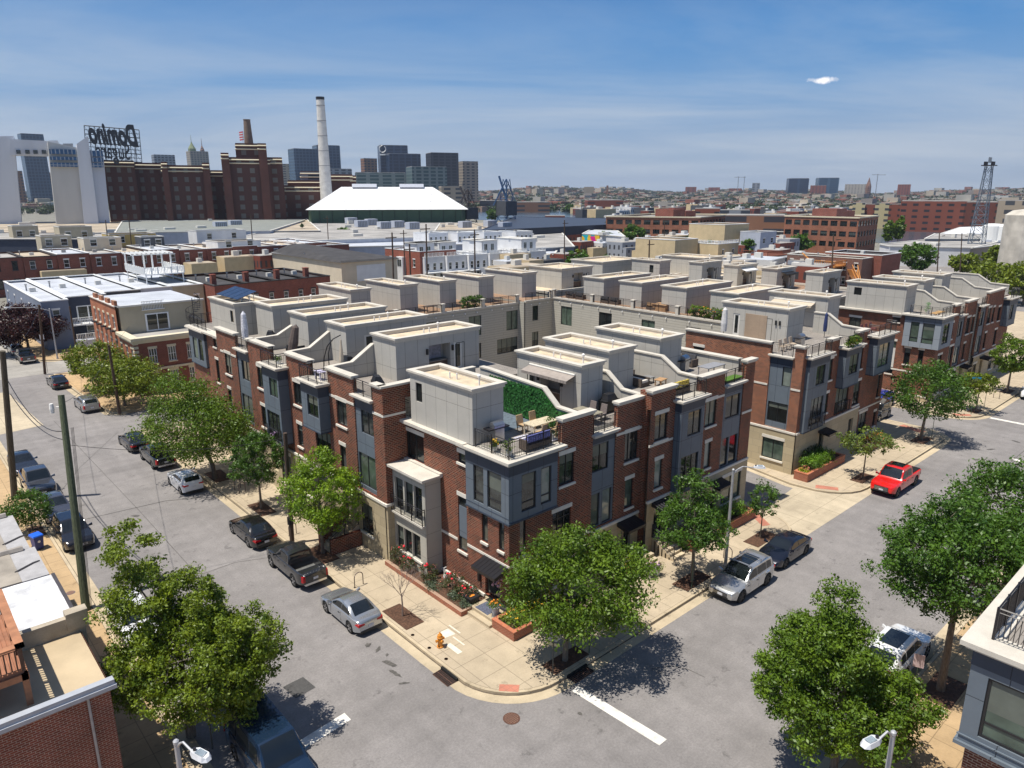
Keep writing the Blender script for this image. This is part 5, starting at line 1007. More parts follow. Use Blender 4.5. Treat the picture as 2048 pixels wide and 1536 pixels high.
    strip_patch('windscreen', P['ws'][0], P['ws'][1], .88)
    if P.get('rg'): strip_patch('rear_window', P['rg'][0], P['rg'][1], .80)
    if sunroof: strip_patch('sunroof', sunroof[0], sunroof[1], .62, .016)
    for s in (1,-1):
        for (a, b_) in P['side']:
            m = MB(); k = 8; prev = None
            for i in range(k+1):
                x = a+(b_-a)*i/k; z0_, z1_ = zb(x), max(zc(x), zb(x)+.01); f0 = .10; hgt = z1_-z0_; f1 = max(f0+.02, (hgt*.86-.05)/hgt if hgt > .08 else f0+.02)
                lat = lambda f: (wB(x)+((wT(x)+(wB(x)-wT(x))*.12)-wB(x))*min(1,f/.86))+.010
                q = ((x, s*lat(f0), z0_+hgt*f0+.02), (x, s*lat(f1), z0_+hgt*f1))
                if prev: m.quad(prev[0], q[0], q[1], prev[1])
                prev = q
            part(T, 'side_window', m, CGL, world=False, smooth=True)
        for x in (fx, rx):
            m = MB(); y0 = s*(width(x)-.235); y1 = s*(width(x)-.005)
            def ring(yy, r): return [(x+r*math.cos(t*math.pi/12), yy, wr+r*math.sin(t*math.pi/12)) for t in range(24)]
            rg_ = [ring(y0, wr*.9), ring(y0, wr), ring(y1-s*.02, wr), ring(y1, wr*.93), ring(y1-s*.005, wr*.68)]
            vs = [p for r_ in rg_ for p in r_]; m.add(vs, [(i*24+k, i*24+(k+1)%24, (i+1)*24+(k+1)%24, (i+1)*24+k) for i in range(4) for k in range(24)]+[tuple(range(24))])
            w_ = part(T, 'wheel', m, TYRE, world=False, smooth=False)
            m = MB(); c = (x, y1-s*.04, wr)
            m.add(ring(y1-s*.045, wr*.69), [tuple(range(24))]); 
            for q in range(5):
                a = q*2*math.pi/5+.3; d = Vector((math.cos(a),0,math.sin(a))); pz = Vector((-math.sin(a),0,math.cos(a)))*wr*.10; e = d*wr*.66; o_ = Vector((x, y1-s*.008, wr))
                m.quad(tuple(o_+pz*1.3),tuple(o_+e+pz),tuple(o_+e-pz),tuple(o_-pz*1.3))
            dk = MB(); dk.add(ring(y1-s*.040, wr*.66), [tuple(range(24))])
            r_ = part(w_, 'rim', m, rim or RIM, world=False); part(w_, 'rim_gap', dk, TRIM, world=False)
        # lamps
        zf = smoothi(L/2-.15, top)-.16; wf = width(L/2-.25)
        m = MB(); m.hull8([(L/2-.10,s*wf*.52,zf-.07),(L/2-.12,s*wf*.80,zf-.06),(L/2-.50,s*(wf+.035),zf+.00),(L/2-.42,s*(wf-.10),zf)],[(L/2-.16,s*wf*.52,zf+.07),(L/2-.20,s*wf*.84,zf+.09),(L/2-.52,s*(wf+.015),zf+.12),(L/2-.45,s*(wf-.2),zf+.13)]); m2 = part(T, 'headlight', m, HL, world=False)
        xr = -L/2; wr_ = width(xr+.2); zr = smoothi(xr+.1, top)-.20; m = MB()
        if P.get('vert'): m.hull8([(xr-.012,s*wr_*.80,zr-.28),(xr-.012,s*(wr_*.97),zr-.28),(xr+.16,s*(wr_+.03),zr-.28),(xr+.16,s*wr_*.8,zr-.28)],[(xr-.005,s*wr_*.80,zr+.10),(xr-.005,s*(wr_*.95),zr+.10),(xr+.18,s*(wr_+.012),zr+.10),(xr+.18,s*wr_*.8,zr+.10)])
        else: m.hull8([(xr-.014,s*wr_*.48,zr-.03),(xr-.010,s*(wr_*.95),zr-.07),(xr+.30,s*(wr_+.035),zr+.0),(xr+.3,s*wr_*.6,zr)],[(xr-.004,s*wr_*.48,zr+.07),(xr+.002,s*(wr_*.93),zr+.09),(xr+.34,s*(wr_+.012),zr+.12),(xr+.3,s*wr_*.6,zr+.13)])
        part(T, 'tail_light', m, TL, world=False)
        m = MB(); xm = P['ws'][0]-.18; zmm = zb(xm)+.08; m.hull8([(xm-.07,s*hw*.9,zmm),(xm+.07,s*hw*.9,zmm),(xm+.10,s*(hw+.17),zmm+.02),(xm-.05,s*(hw+.17),zmm+.02)],[(xm-.06,s*hw*.9,zmm+.06),(xm+.05,s*hw*.9,zmm+.06),(xm+.06,s*(hw+.16),zmm+.17),(xm-.04,s*(hw+.16),zmm+.17)]); part(T, 'mirror', m, color, world=False)
        m = MB()
        for xd in P.get('doors', ()): 
            z1_ = zb(xd)-.02; z0_ = gc+.12; m.quad((xd-.008,s*(width(xd)+.004),z0_),(xd+.008,s*(width(xd)+.004),z0_),(xd+.008,s*(width(xd)*.985+.004),z1_),(xd-.008,s*(width(xd)*.985+.004),z1_))
            m.box(xd+.10,xd+.26,s*(hw*.985),s*(hw*.985+.03),z1_-.14,z1_-.11)
        part(T, 'door_seam', m, TRIM, world=False)
        if rails: m = MB(); pts = [(P['side'][-1][0]+.1+.02*0, s*wT(0)*.93, zc(0)+.03)]; a, b_ = rails; m.tube([(a,s*wT(a)*.93,zc(a)+.02),(a-.1,s*wT(a)*.93,zc(a)+.07),(b_+.1,s*wT(b_)*.93,zc(b_)+.07),(b_,s*wT(b_)*.93,zc(b_)+.02)], .022, 5); part(T, 'roof_rail', m, STEEL, world=False)
    if bars:
        for x in bars: m = MB(); m.tube([(x,-wT(x)*1.0,zc(x)+.13),(x,wT(x)*1.0,zc(x)+.13)], .028, 6); m.box(x-.05,x+.05,-wT(x),-wT(x)*.9,zc(x)+.02,zc(x)+.15); m.box(x-.05,x+.05,wT(x)*.9,wT(x),zc(x)+.02,zc(x)+.15); part(T, 'roof_bar', m, STEEL, world=False)
    zf = smoothi(L/2-.1, top); m = MB(); wg = width(L/2)*(.66 if P.get('bed') else .58); m.box(L/2-.05,L/2+.012,-wg,wg,zf-(.45 if P.get('bed') else .33),zf-.10); m.box(L/2-.05,L/2+.015,-wg*1.15,wg*1.15,gc+.06,gc+.17); g = part(T, 'grille', m, TRIM, world=False)
    m = MB(); 
    for k in range(3): m.box(L/2+.012,L/2+.024,-wg*.95,wg*.95,zf-(.40 if P.get('bed') else .30)+(.10 if P.get('bed') else .06)*k,zf-(.37 if P.get('bed') else .285)+(.10 if P.get('bed') else .06)*k)
    part(g, 'chrome_bar', m, CHROME, world=False)
    m = MB(); zr = smoothi(-L/2+.05, top); zp = zr-.42 if P.get('vert') else zr-.36; m.box(-L/2-.018,-L/2+.03,-.16,.16,zp,zp+.15); part(T, 'number_plate', m, PLATE, world=False)
    m = MB(); m.box(L/2+.012,L/2+.03,-.16,.16,gc+.18,gc+.32); part(T, 'front_plate', m, PLATE, world=False)
    m = MB(); m.box(-L/2-.02,-L/2+.2,-width(-L/2)*.93,width(-L/2)*.93,gc+.02,gc+.16); part(T, 'bumper', m, P.get('bumper') or TRIM, world=False)
    m = MB(); m.box(fx-wr-.1,rx+wr+.1,-hw*.82,hw*.82,gc-.03,gc+.25); part(T, 'underside', m, TRIM, world=False)
    if P.get('bed'):
        bd = P['bed']; wbd = width((bd[0]+bd[1])/2)*.83; zt = smoothi((bd[0]+bd[1])/2, top)
        if P.get('cover'): m = MB(); m.box(bd[0]+.03,bd[1]-.02,-wbd,wbd,zt-.02,zt+.03); part(T, 'bed_cover', m, TRIM, world=False)
        else:
            m = MB(); m.box(bd[0]+.02,bd[1]-.02,-wbd+.01,wbd-.01,zt-.465,zt-.455)
            for k in range(8): y = -wbd+.1+k*(2*wbd-.2)/7; m.box(bd[0]+.05,bd[1]-.05,y-.03,y+.03,zt-.455,zt-.44)
            part(T, 'bed_liner', m, mat('grey_bed_liner',(0.12,0.12,0.115),.8,.2), world=False)
    return T
def prof_sedan(L,W,H,wb,wr=.33,coupe=False,**k):
    f = L/2; return dict(L=L,W=W,H=H,wb=wb,wr=wr,fx=f-.95,top=[(-f,.80),(-f+.12,.96),(-f+.9,1.00),(f-1.35,.93),(f-.35,.74),(f-.06,.62),(f,.55)],cab=[(-f+.45,.98),(-f+1.25 if not coupe else -f+1.35,H-.06),(-f+1.95,H),(f-2.25,H-.02),(f-1.28,.93)],ws=(f-1.42,f-2.12),rg=(-f+.62,-f+1.32),side=[(-f+.95,-f+1.95),(-f+2.0,f-1.75)] if not coupe else [(-f+1.0,-f+1.85),(-f+1.9,f-1.72)],doors=(f-1.65,-f+1.95+.1,-f+1.2) if not coupe else (f-1.6,-f+1.8),wtop=.70,**k)
def prof_suv(L,W,H,wb,wr=.37,**k):
    f = L/2; return dict(L=L,W=W,H=H,wb=wb,wr=wr,fx=f-.88,gc=.30,top=[(-f,.95),(-f+.08,1.05),(-f+.5,1.10),(f-1.40,1.06),(f-.35,.92),(f-.06,.80),(f,.70)],cab=[(-f+.06,1.08),(-f+.50,H-.06),(-f+.95,H),(f-2.25,H),(f-1.30,1.06)],ws=(f-1.42,f-2.12),rg=(-f+.12,-f+.46),side=[(-f+.62,-f+1.15),(-f+1.22,-f+2.2),(-f+2.26,f-1.75)],doors=(f-1.68,-f+2.2,-f+1.2),wtop=.76,vert=k.pop('vert',False),**k)
def prof_pick(L,W,H,wb,wr=.40,bedl=1.75,**k):
    f = L/2; return dict(L=L,W=W,H=H,wb=wb,wr=wr,fx=f-.95,gc=.42,top=[(-f,1.12),(-f+.1,1.17),(f-1.65,1.16),(f-.55,1.10),(f-.10,1.02),(f,.85)],cab=[(-f+bedl+.10,1.16),(-f+bedl+.22,H-.05),(-f+bedl+.6,H),(f-2.25,H),(f-1.50,1.15)],ws=(f-1.62,f-2.18),rg=(-f+bedl+.115,-f+bedl+.20),side=[(-f+bedl+.38,-f+bedl+1.2),(-f+bedl+1.26,f-1.9)],doors=(f-1.78,-f+bedl+1.22,-f+bedl+.25),bed=(-f+.12,-f+bedl),vert=True,wtop=.78,**k)
UP = R(90); DN = R(-90); PX = 0.0; NX = R(180)
V_ = vehicle
V_('silver two door coupe parked nearest the hydrant', 'car', (-6.50,6.35,0), UP, prof_sedan(4.54,1.77,1.43,2.70,coupe=True), paint('silver',(0.42,0.44,0.47),.7))
V_('black pickup truck with an empty open bed, parked behind the silver coupe', 'pickup truck', (-6.55,13.05,0), UP, prof_pick(5.39,1.9,1.78,3.22,.39,1.85,bumper=CHROME), paint('charcoal',(0.030,0.031,0.034)), name='pickup_truck')
V_('black sedan parked in front of the black pickup, beside the small dark tree', 'car', (-6.6,19.75,0), UP, prof_sedan(4.87,1.84,1.45,2.75), paint('black',(0.012,0.011,0.013)))
V_('white hatchback parked under the largest tree', 'car', (-7.05,32.2,0), UP, dict(prof_suv(4.26,1.8,1.46,2.62,.33), gc=.22), paint('white',(0.70,0.70,0.70),0))
V_('dark pickup truck half hidden by the largest tree', 'pickup truck', (-7.0,39.6,0), UP, prof_pick(5.2,1.85,1.75,3.1,.39,1.6,bumper=CHROME), paint('darkgreen',(0.018,0.022,0.018)), name='pickup_truck')
V_('black sedan with a pale rear window strip, on its own before the alley', 'car', (-7.35,45.6,0), UP, prof_sedan(4.8,1.83,1.46,2.8), paint('black',(0.012,0.011,0.013)))
V_('silver station wagon with red tail lamps beside the spreading tree', 'car', (-7.6,62.6,0), UP, dict(prof_suv(4.83,1.86,1.55,2.81,.34,vert=True), gc=.24), paint('silverwagon',(0.30,0.30,0.30),.6), rails=(0.6,-1.9))
V_('black sedan parked beyond the silver wagon', 'car', (-7.95,76.0,0), UP, prof_sedan(4.8,1.83,1.45,2.8), paint('black',(0.012,0.011,0.013)))
V_('dark pickup with chrome bumper beside the purple tree', 'pickup truck', (-8.4,95.2,0), UP, prof_pick(5.7,1.98,1.88,3.5,.42,1.8,bumper=CHROME), paint('darkgrey',(0.03,0.03,0.033)), name='pickup_truck')
V_('beige sedan in front of the farthest pickup', 'car', (-8.5,102.2,0), UP, prof_sedan(4.8,1.83,1.45,2.8), paint('beige',(0.32,0.30,0.26),.4))
V_('farthest car on the left street, white', 'car', (-8.5,108.9,0), UP, prof_sedan(4.7,1.83,1.45,2.8), paint('white',(0.70,0.70,0.70),0))
V_('dark navy car at the left picture edge behind the leaning pole', 'car', (-16.3,45.8,0), DN, prof_sedan(4.7,1.8,1.45,2.75), paint('navy',(0.02,0.024,0.035)))
V_('dark grey truck with a ribbed hood behind the left pole', 'pickup truck', (-16.2,39.6,0), DN, prof_pick(5.5,1.95,1.9,3.3,.41,1.7), paint('slate',(0.06,0.063,0.075)), name='pickup_truck')
V_('blue grey sedan facing us, parked between the truck and the black SUV', 'car', (-16.15,33.4,0), DN, prof_sedan(4.8,1.83,1.45,2.8), paint('bluegrey',(0.10,0.105,0.13),.6))
V_('black SUV facing us beside the tall green pole', 'SUV', (-16.1,27.6,0), DN, prof_suv(4.7,1.86,1.66,2.75), paint('black2',(0.014,0.013,0.016)), name='parked_car', rails=(0.5,-1.8))
V_('white car mostly hidden behind the dense tree over the blue van', 'car', (-16.1,13.0,0), DN, prof_suv(4.8,1.9,1.7,2.8), paint('white',(0.70,0.70,0.70),0))
VAN = dict(L=5.9,W=2.0,H=2.15,wb=3.5,wr=.37,fx=1.95,gc=.28,top=[(-2.95,1.1),(1.35,1.18),(2.5,1.02),(2.85,.85),(2.95,.7)],cab=[(-2.93,1.1),(-2.8,2.05),(-2.5,2.15),(.75,2.12),(1.55,1.17)],ws=(1.45,.80),rg=(-2.9,-2.82),side=[(-2.6,-1.4),(-1.3,-.1),(0,.75)],doors=(.85,-.15,-1.35),wtop=.80,vert=True)
V_('dark blue van parked at the bottom left under the dense tree', 'van', (-14.7,-1.5,0), DN, VAN, paint('vanblue',(0.012,0.030,0.065)), name='parked_van')
V_('silver SUV with a roof rack and two glass roof panels beside the lamp post', 'SUV', (13.0,-6.95,0), NX, prof_suv(4.89,1.94,1.75,2.93,.39), paint('silver2',(0.50,0.50,0.50),.7), rim=RIMD, rails=(.6,-1.6), sunroof=(.5,-1.1), bars=(.35,-.75))
V_('navy black sedan parked in front of the silver SUV, nearer the driveway', 'car', (18.55,-6.75,0), NX, prof_sedan(4.65,1.8,1.42,2.73), paint('inkblue',(0.010,0.012,0.022)), rim=RIMD)
V_('bright red pickup truck with a black bed cover', 'pickup truck', (36.35,-7.05,0), NX, prof_pick(5.89,2.03,1.96,3.68,.42,1.85,cover=True), paint('red',(0.62,0.010,0.006),0.0), name='pickup_truck', rim=RIMD, sunroof=(.35,-.75))
V_('white SUV at the far right edge of the street', 'SUV', (76.8,-7.3,0), NX, prof_suv(4.6,1.86,1.66,2.7), paint('white',(0.70,0.70,0.70),0))
V_('white SUV with a dark glass roof under the trees at the lower right', 'SUV', (12.4,-16.2,0), PX, prof_suv(4.9,1.95,1.68,2.9,.38), paint('white',(0.70,0.70,0.70),0), sunroof=(.6,-1.5))
V_('cobalt blue SUV in the alley behind the end house', 'SUV', (59.3,3.6,0), R(172), prof_suv(4.7,1.86,1.68,2.75), paint('cobalt',(0.008,0.035,0.36),.3), rails=(.5,-1.8))
V_('black boxy off-roader in front of the cobalt blue SUV', 'SUV', (54.6,1.9,0), R(180), dict(prof_suv(4.3,1.9,1.82,2.5,.41), cab=[(-2.1,1.1),(-2.05,1.78),(-1.8,1.82),(.35,1.82),(.8,1.08)], ws=(.75,.42), rg=(-2.09,-2.055), side=[(-1.9,-1.0),(-.9,.2)], wtop=.84), paint('black3',(0.012,0.012,0.012)))
V_('small dark red car beside the white warehouse', 'car', at(1885,520,z=0).to_tuple(), R(-30), prof_sedan(4.6,1.8,1.45,2.7), paint('darkred',(0.18,0.012,0.02)))
V_('silver car parked beyond the far right houses', 'car', at(1952,568,z=0).to_tuple(), R(150), prof_sedan(4.6,1.8,1.45,2.7), paint('silver',(0.42,0.44,0.47),.7))
# ================================================================== NEIGHBOURHOOD BEHIND
NBR = brickmat('row_brick', (0.23,0.062,0.040), (0.17,0.042,0.030), (0.26,0.17,0.13), bw=.3, rh=.11)
ROOFW = mat('white_roof_coating', (0.44,0.46,0.50), .7, .16, .35, fine=.1); ROOFG = mat('grey_roof', (0.30,0.285,0.265), .85, .35, .12, fine=.15); ROOFT = mat('tan_gravel_roof', (0.36,0.30,0.225), .9, .35, .09, fine=.15); ROOFB = mat('black_felt_roof', (0.045,0.042,0.042), .9, .3, .4, fine=.2)
STUC = mat('beige_stucco', (0.42,0.37,0.27), .9, .1, .6); TANST = mat('tan_stucco', (0.56,0.44,0.26), .9, .08, .6); NAVYW = mat('navy_siding', (0.035,0.045,0.075), .7, .1); GREYW = mat('light_grey_siding', (0.42,0.45,0.52), .7, .08, .8); WHW = mat('white_wall', (0.66,0.66,0.66), .7, .08, .5); BEIGEW = mat('warm_beige_wall',(0.58,0.50,0.38),.9,.08,.5); DGREY = mat('charcoal_wall',(0.06,0.065,0.075),.7,.15,.5)
CREAM = mat('cream_trim', (0.62,0.55,0.40), .7, .06); YEL = mat('yellow_wall', (0.50,0.36,0.12), .8, .1)
def wins_on(T, F, ua, ub, n, zs, w=.9, h=1.5, trim=None, mull=0, lintel=True, d=0):
    o = []
    for z in zs:
        for k in range(n):
            u = ua+(ub-ua)*(k+.5)/n; o.append((u-w/2, u+w/2, z, z+h))
    return o
def block(lab, cat, x0,x1,y0,y1,z,wm,rm, west=None, south=None, grp=None, par=.35, trim=WHITE, name='rowhouse', extras=True, z0=0, fmat=None):
    """building with real walls and windows on its two visible sides; west/south = (n, [sill heights], w, h)"""
    T = thing(name, lab, cat, (x0,y0,0), group=grp); m = MB(); FX, FY = Fr('x',x0,-1), Fr('y',y0,-1)
    ow = wins_on(T,FX,y0,y1,*west) if west else []; os_ = wins_on(T,FY,x0,x1,*south) if south else []
    wall(m, FX, y0,y1,z0,z,ow,rev=.14); wall(m, FY, x0,x1,z0,z,os_,rev=.14); m.quad((x1,y0,z0),(x1,y1,z0),(x1,y1,z),(x1,y0,z)); m.quad((x0,y1,z0),(x1,y1,z0),(x1,y1,z),(x0,y1,z))
    part(T, 'wall', m, wm)
    m = MB(); m.box(x0+.1,x1-.1,y0+.1,y1-.1,z-par-.1,z-par); part(T, 'roof', m, rm)
    m = MB(); coping(m, x0,x1,y0,y1,z-.06,.16,.06,.34); part(T, 'parapet', m, trim)
    for F, o in ((FX, ow), (FY, os_)):
        for w in o: window(T, F, *w, mull=0, trans=(w[2]+w[3])/2, fmat=fmat or WHITE, fw=.09, lintel=True, sill=True, trim=trim, glass=random.choice((GL[0],GL[2],GL[2])))
    if extras:
        m = MB(); xm, ym = (x0+x1)/2, (y0+y1)/2
        m.box(xm-.5,xm+.4,ym-.3,ym+.5,z-par,z-par+.7); part(T, 'roof_hatch', m, random.choice((OFFW, ROOFG)))
        m = MB(); m.lathe(x0+1.2, ym+2, [(.12,z-par),(.12,z+.6),(.2,z+.65),(.2,z+.8)], 8); part(T, 'flue', m, STEEL)
    return T
# red brick corner house with a roof terrace
T = thing('brick_house', 'orange red brick corner house with cream cornice, grilled windows and a roof terrace', 'house', (-1.8,63.5,0)); FX = Fr('x',-1.8,-1); FY = Fr('y',63.5,-1)
wo = [(y-.42,y+.42,z,z+1.7) for z in (1.0,4.0) for y in (64.6,66.7,68.9,71.1,73.4,75.6,77.9,80.1)]+[(y-.42,y+.42,7.2,8.7) for y in (71.1,73.4,75.6,77.9,80.1)]
so = [(x-.45,x+.45,z,z+1.75) for z in (1.0,3.9) for x in (.15,2.3,4.5,6.6)]
m = MB(); wall(m,FX,63.5,82,0,6.5,wo,rev=.15); part(T,'brick_wall',m,BRICKO); m = MB(); wall(m,FX,69.6,82,6.5,10.2,wo,rev=.15); part(T,'upper_wall',m,BRICKO)
m = MB(); wall(m,FY,-1.8,8.6,0,6.5,so,rev=.15); part(T,'front_wall',m,NBR)
m = MB(); m.box(-1.4,8.5,69.6,81.9,0,10.0); part(T,'stucco_block',m,STUC); m = MB(); m.box(-1.5,8.5,63.9,69.6,0,6.6); part(T,'terrace_floor',m,ROOFG); m = MB(); m.box(-1.3,8.4,70,81.8,10.0,10.06); part(T,'roof',m,ROOFW)
m = MB(); m.box(-2.15,8.9,63.15,64.1,6.75,7.1); m.box(-2.15,-1.2,64.1,69.6,6.75,7.1); m.box(-1.9,8.7,63.4,63.8,6.4,6.75); m.box(-1.9,-1.4,63.8,69.6,6.4,6.75); part(T,'cornice',m,CREAM)
m = MB(); m.box(-1.93,8.6,63.36,63.5,3.05,3.3); m.box(-1.93,-1.8,63.4,82,3.05,3.25); part(T,'string_course',m,CREAM)
m = MB()
for z in range(0,13): m.box(-1.86,-1.35,63.43,63.5,.3+z*.5,.3+z*.5+.3); m.box(-1.86,-1.8,63.5,64.0,.3+z*.5,.3+z*.5+.3)
part(T,'quoin',m,CREAM)
for w in wo: window(T,FX,*w,mull=0,trans=(w[2]+w[3])/2,fmat=WHITE,fw=.08,trim=CREAM)
for w in so: window(T,FY,*w,mull=2,trans=(w[2]+w[3])/2,fmat=WHITE,fw=.07,trim=CREAM,glass=GL[2])
m = MB()
for w in wo: FX.box(m,w[0]-.1,w[1]+.1,w[2]-.3,w[2]-.15,.05,.5)
part(T,'window_box',m,IRON)
for a in (70.5,73.5,76.5,79.5): m = MB(); m.box(-1.82,-1.5,a-.9,a+.5,10.2,10.8); part(T,'parapet_step',m,BRICKO)
m = MB(); m.box(-1.6,8.7,69.45,69.75,9.95,10.15); m.box(-1.95,-1.4,69.5,82,10.1,10.22); part(T,'coping',m,OFFW)
m = MB(); F7 = Fr('y',69.6,-1); F7.box(m,1.4,4.2,6.7,8.9,.01,.08); d_ = part(T,'patio_door',m,WHITE); m = MB(); F7.box(m,1.6,2.75,6.85,8.75,.08,.09); F7.box(m,2.85,4.0,6.85,8.75,.08,.09); part(d_,'pane',m,GL[0])
m = MB()
for k in range(14): x = 1.2+k*.18; m.box(x,x+.05,69.5,69.58,9.4,10.5)
m.box(1.1,3.8,69.45,69.6,9.35,9.42); m.box(1.1,3.8,69.45,69.6,10.4,10.48); part(T,'white_balustrade',m,WHITE)
m = MB(); m.tube([(6.6,67.6,6.6),(6.6,67.6,10.6)],.05,6)
for k in range(18):
    a = k*.42; z = 6.75+k*.2; m.hull8([(6.6,67.6,z),(6.6+.9*math.cos(a),67.6+.9*math.sin(a),z),(6.6+.9*math.cos(a+.4),67.6+.9*math.sin(a+.4),z),(6.6,67.6,z)],[(6.6,67.6,z+.04),(6.6+.9*math.cos(a),67.6+.9*math.sin(a),z+.04),(6.6+.9*math.cos(a+.4),67.6+.9*math.sin(a+.4),z+.04),(6.6,67.6,z+.04)])
    m.tube([(6.6+.9*math.cos(a),67.6+.9*math.sin(a),z),(6.6+.9*math.cos(a),67.6+.9*math.sin(a),z+1)],.015,4)
m.tube([(6.6+.9*math.cos(k*.42),67.6+.9*math.sin(k*.42),7.75+k*.2) for k in range(18)],.03,5); part(T,'spiral_stair',m,IRON)
# houses beyond the side street, left
GHL = 'rowhouses beyond the brick corner house'
T = block('light grey side-windowed house with a white bay at the left, beyond the purple tree','house',-4.6,-1.0,100.5,135,7.6,mat('slate_blue_siding',(0.17,0.20,0.27),.7,.1,.6),ROOFW,west=(5,[1.6,4.6],.9,1.5),south=(1,[4.6],1.0,1.6),grp=GHL)
T = block('navy blue house with a white balcony and sliding doors','house',-1.0,4.6,102.0,135,7.8,NAVYW,ROOFW,south=(1,[1.2],1.1,1.9),grp=GHL)
m = MB(); F = Fr('y',102.0,-1); F.box(m,.2,3.4,4.0,6.3,.01,.08); d_ = part(T,'patio_door',m,WHITE); m = MB(); F.box(m,.4,1.7,4.15,6.15,.08,.09); F.box(m,1.9,3.2,4.15,6.15,.08,.09); part(d_,'pane',m,GL[2]); m = MB(); m.box(-1.0,4.6,99.6,102,3.55,3.75); B = part(T,'balcony',m,WHITE); railing(B,[(-1,102,3.75),(-1,99.6,3.75),(4.6,99.6,3.75),(4.6,102,3.75)],name='balustrade',mat_=WHITE,bal=.06,post=.12,sp=.22)
m = MB(); m.box(-1.0,4.8,98,99.6,.13,1.5); part(T,'porch',m,GREYW); railing(T,[(-1,98,1.5),(4.8,98,1.5)],name='balustrade',mat_=WHITE,bal=.06,post=.12,sp=.22)
T = block('slate grey house with a white roof between the navy house and the white roof deck','house',4.6,10.2,103.5,134,7.9,DGREY,ROOFW,south=(1,[4.5],1.0,1.6),grp=GHL)
T = block('grey house with a tall steel flue in front of the white pergola','house',10.2,15.4,104,133,7.9,GREYW,ROOFW,south=(2,[4.6],.9,1.5),grp=GHL)
T = block('house under the white roof deck with balustrades','house',15.4,20.6,104,131,7.9,STUC,ROOFW,south=(2,[4.6],.9,1.5),grp=GHL)
m = MB(); m.box(13.5,20.2,112,124,9.2,9.4); 
for x in (13.7,20.0):
    for y in (112.2,118,123.8): m.box(x-.08,x+.08,y-.08,y+.08,7.6,9.2)
D = part(T,'roof_deck',m,WHITE); railing(D,[(13.5,124,9.4),(13.5,112,9.4),(20.2,112,9.4),(20.2,124,9.4)],name='balustrade',mat_=WHITE,bal=.09,post=.16,sp=.25,h=1.2)
m = MB()
for x in (13.6,16.8,20.1):
    for y in (118.5,123.8): m.box(x-.12,x+.12,y-.12,y+.12,9.4,12.4)
for k in range(10): x = 13.2+k*.8; m.box(x-.05,x+.05,117.8,124.4,12.5,12.68)
m.box(13.2,20.6,118.4,118.6,12.3,12.5); m.box(13.2,20.6,123.7,123.9,12.3,12.5); part(D,'pergola',m,WHITE)
for i,(a,b) in enumerate(((20.8,26.6),(26.6,32.4),(32.4,38.2),(38.2,43))):
    T = block(('black roofed brick house with a square chimney, nearest the white roof deck','black roofed brick house with a small satellite dish, second in its row','black roofed brick house with a brick chimney, third in its row','black roofed brick house at the right end of its row')[i],'house',a,b,99.2+i*.2,120,8.0,NBR,ROOFB,south=(2,[4.4],.9,1.5),grp='black roofed houses',trim=ROOFB)
    m = MB(); m.box(a+.3,a+1.1,101,102,7.6,9.6); m.box(a+.25,a+1.15,100.95,102.05,9.6,9.75); part(T,'chimney',m,NBR)
# long brick row across the picture, left
cols = [NBR]*20
for i in range(13):
    a = -9+i*6.9; b = a+6.85
    T = block(('brick rowhouse in the long far row with a beige top band, leftmost','brick rowhouse in the long far row with black window frames, left of the pergola','brick rowhouse in the long far row, behind the white roofs, with white windows','brick rowhouse in the long far row, with its windows just left of the pergola','brick rowhouse in the long far row, seen through the white pergola','brick rowhouse in the long far row, just right of the pergola','brick rowhouse in the long far row under the round green tree','brick rowhouse in the long far row, right of the round green tree','brick rowhouse in the long far row, above the first black roof','brick rowhouse in the long far row, above the middle black roof','brick rowhouse in the long far row, above the right black roofs','brick rowhouse in the long far row, next to the last one','brick rowhouse in the long far row, right end beside the beige stucco house')[i],'rowhouse',a,b,176-i*.35,196,9.2-(.3 if i%3 else 0),NBR,(ROOFW,ROOFG,ROOFT)[i%3],south=(2,[6.0,1.9],1.15,1.9),grp='long row of brick rowhouses',trim=(CREAM if i == 0 else (ROOFB if i in (1,2,5) else WHITE)),fmat=(IRON if i == 1 else WHITE))
# roof rooms and decks behind that row
for i,(px,py,w,d,z0,z1,wm,lab) in enumerate(((85,500,7,7,8.9,12.4,STUC,'beige rooftop room with sliding doors above the left of the long brick row'),(28,480,7,8,9,13.2,STUC,'tan rooftop room with glass doors at the far left above the brick row'),(122,482,9,8,9,13.2,STUC,'wide beige rooftop room with white sliding doors above the long brick row'),(170,500,9,7,8.9,11.8,BEIGEW,'low beige rooftop room with a parapet above the long brick row'),(222,492,13,9,8,11.3,YEL,'white roofed building with a yellow wall behind the long brick row'),(285,500,6,6,8,11.5,DGREY,'dark rooftop house with an outside staircase behind the brick row'),(437,503,12,9,8,10.5,WHW,'white roofed block above the right part of the long brick row'),(395,485,16,8,8,11.5,WHW,'white warehouse front with a thin canopy behind the brick row'))):
    p = at(px,py,z=z0); T = block(lab,'building',p.x,p.x+w,p.y,p.y+d,z1,wm,(ROOFT,ROOFW)[i%2],south=(2,[z0+.9],1.6,1.8),name='rooftop_house' if i < 4 else 'building',extras=False,z0=0,trim=OFFW)
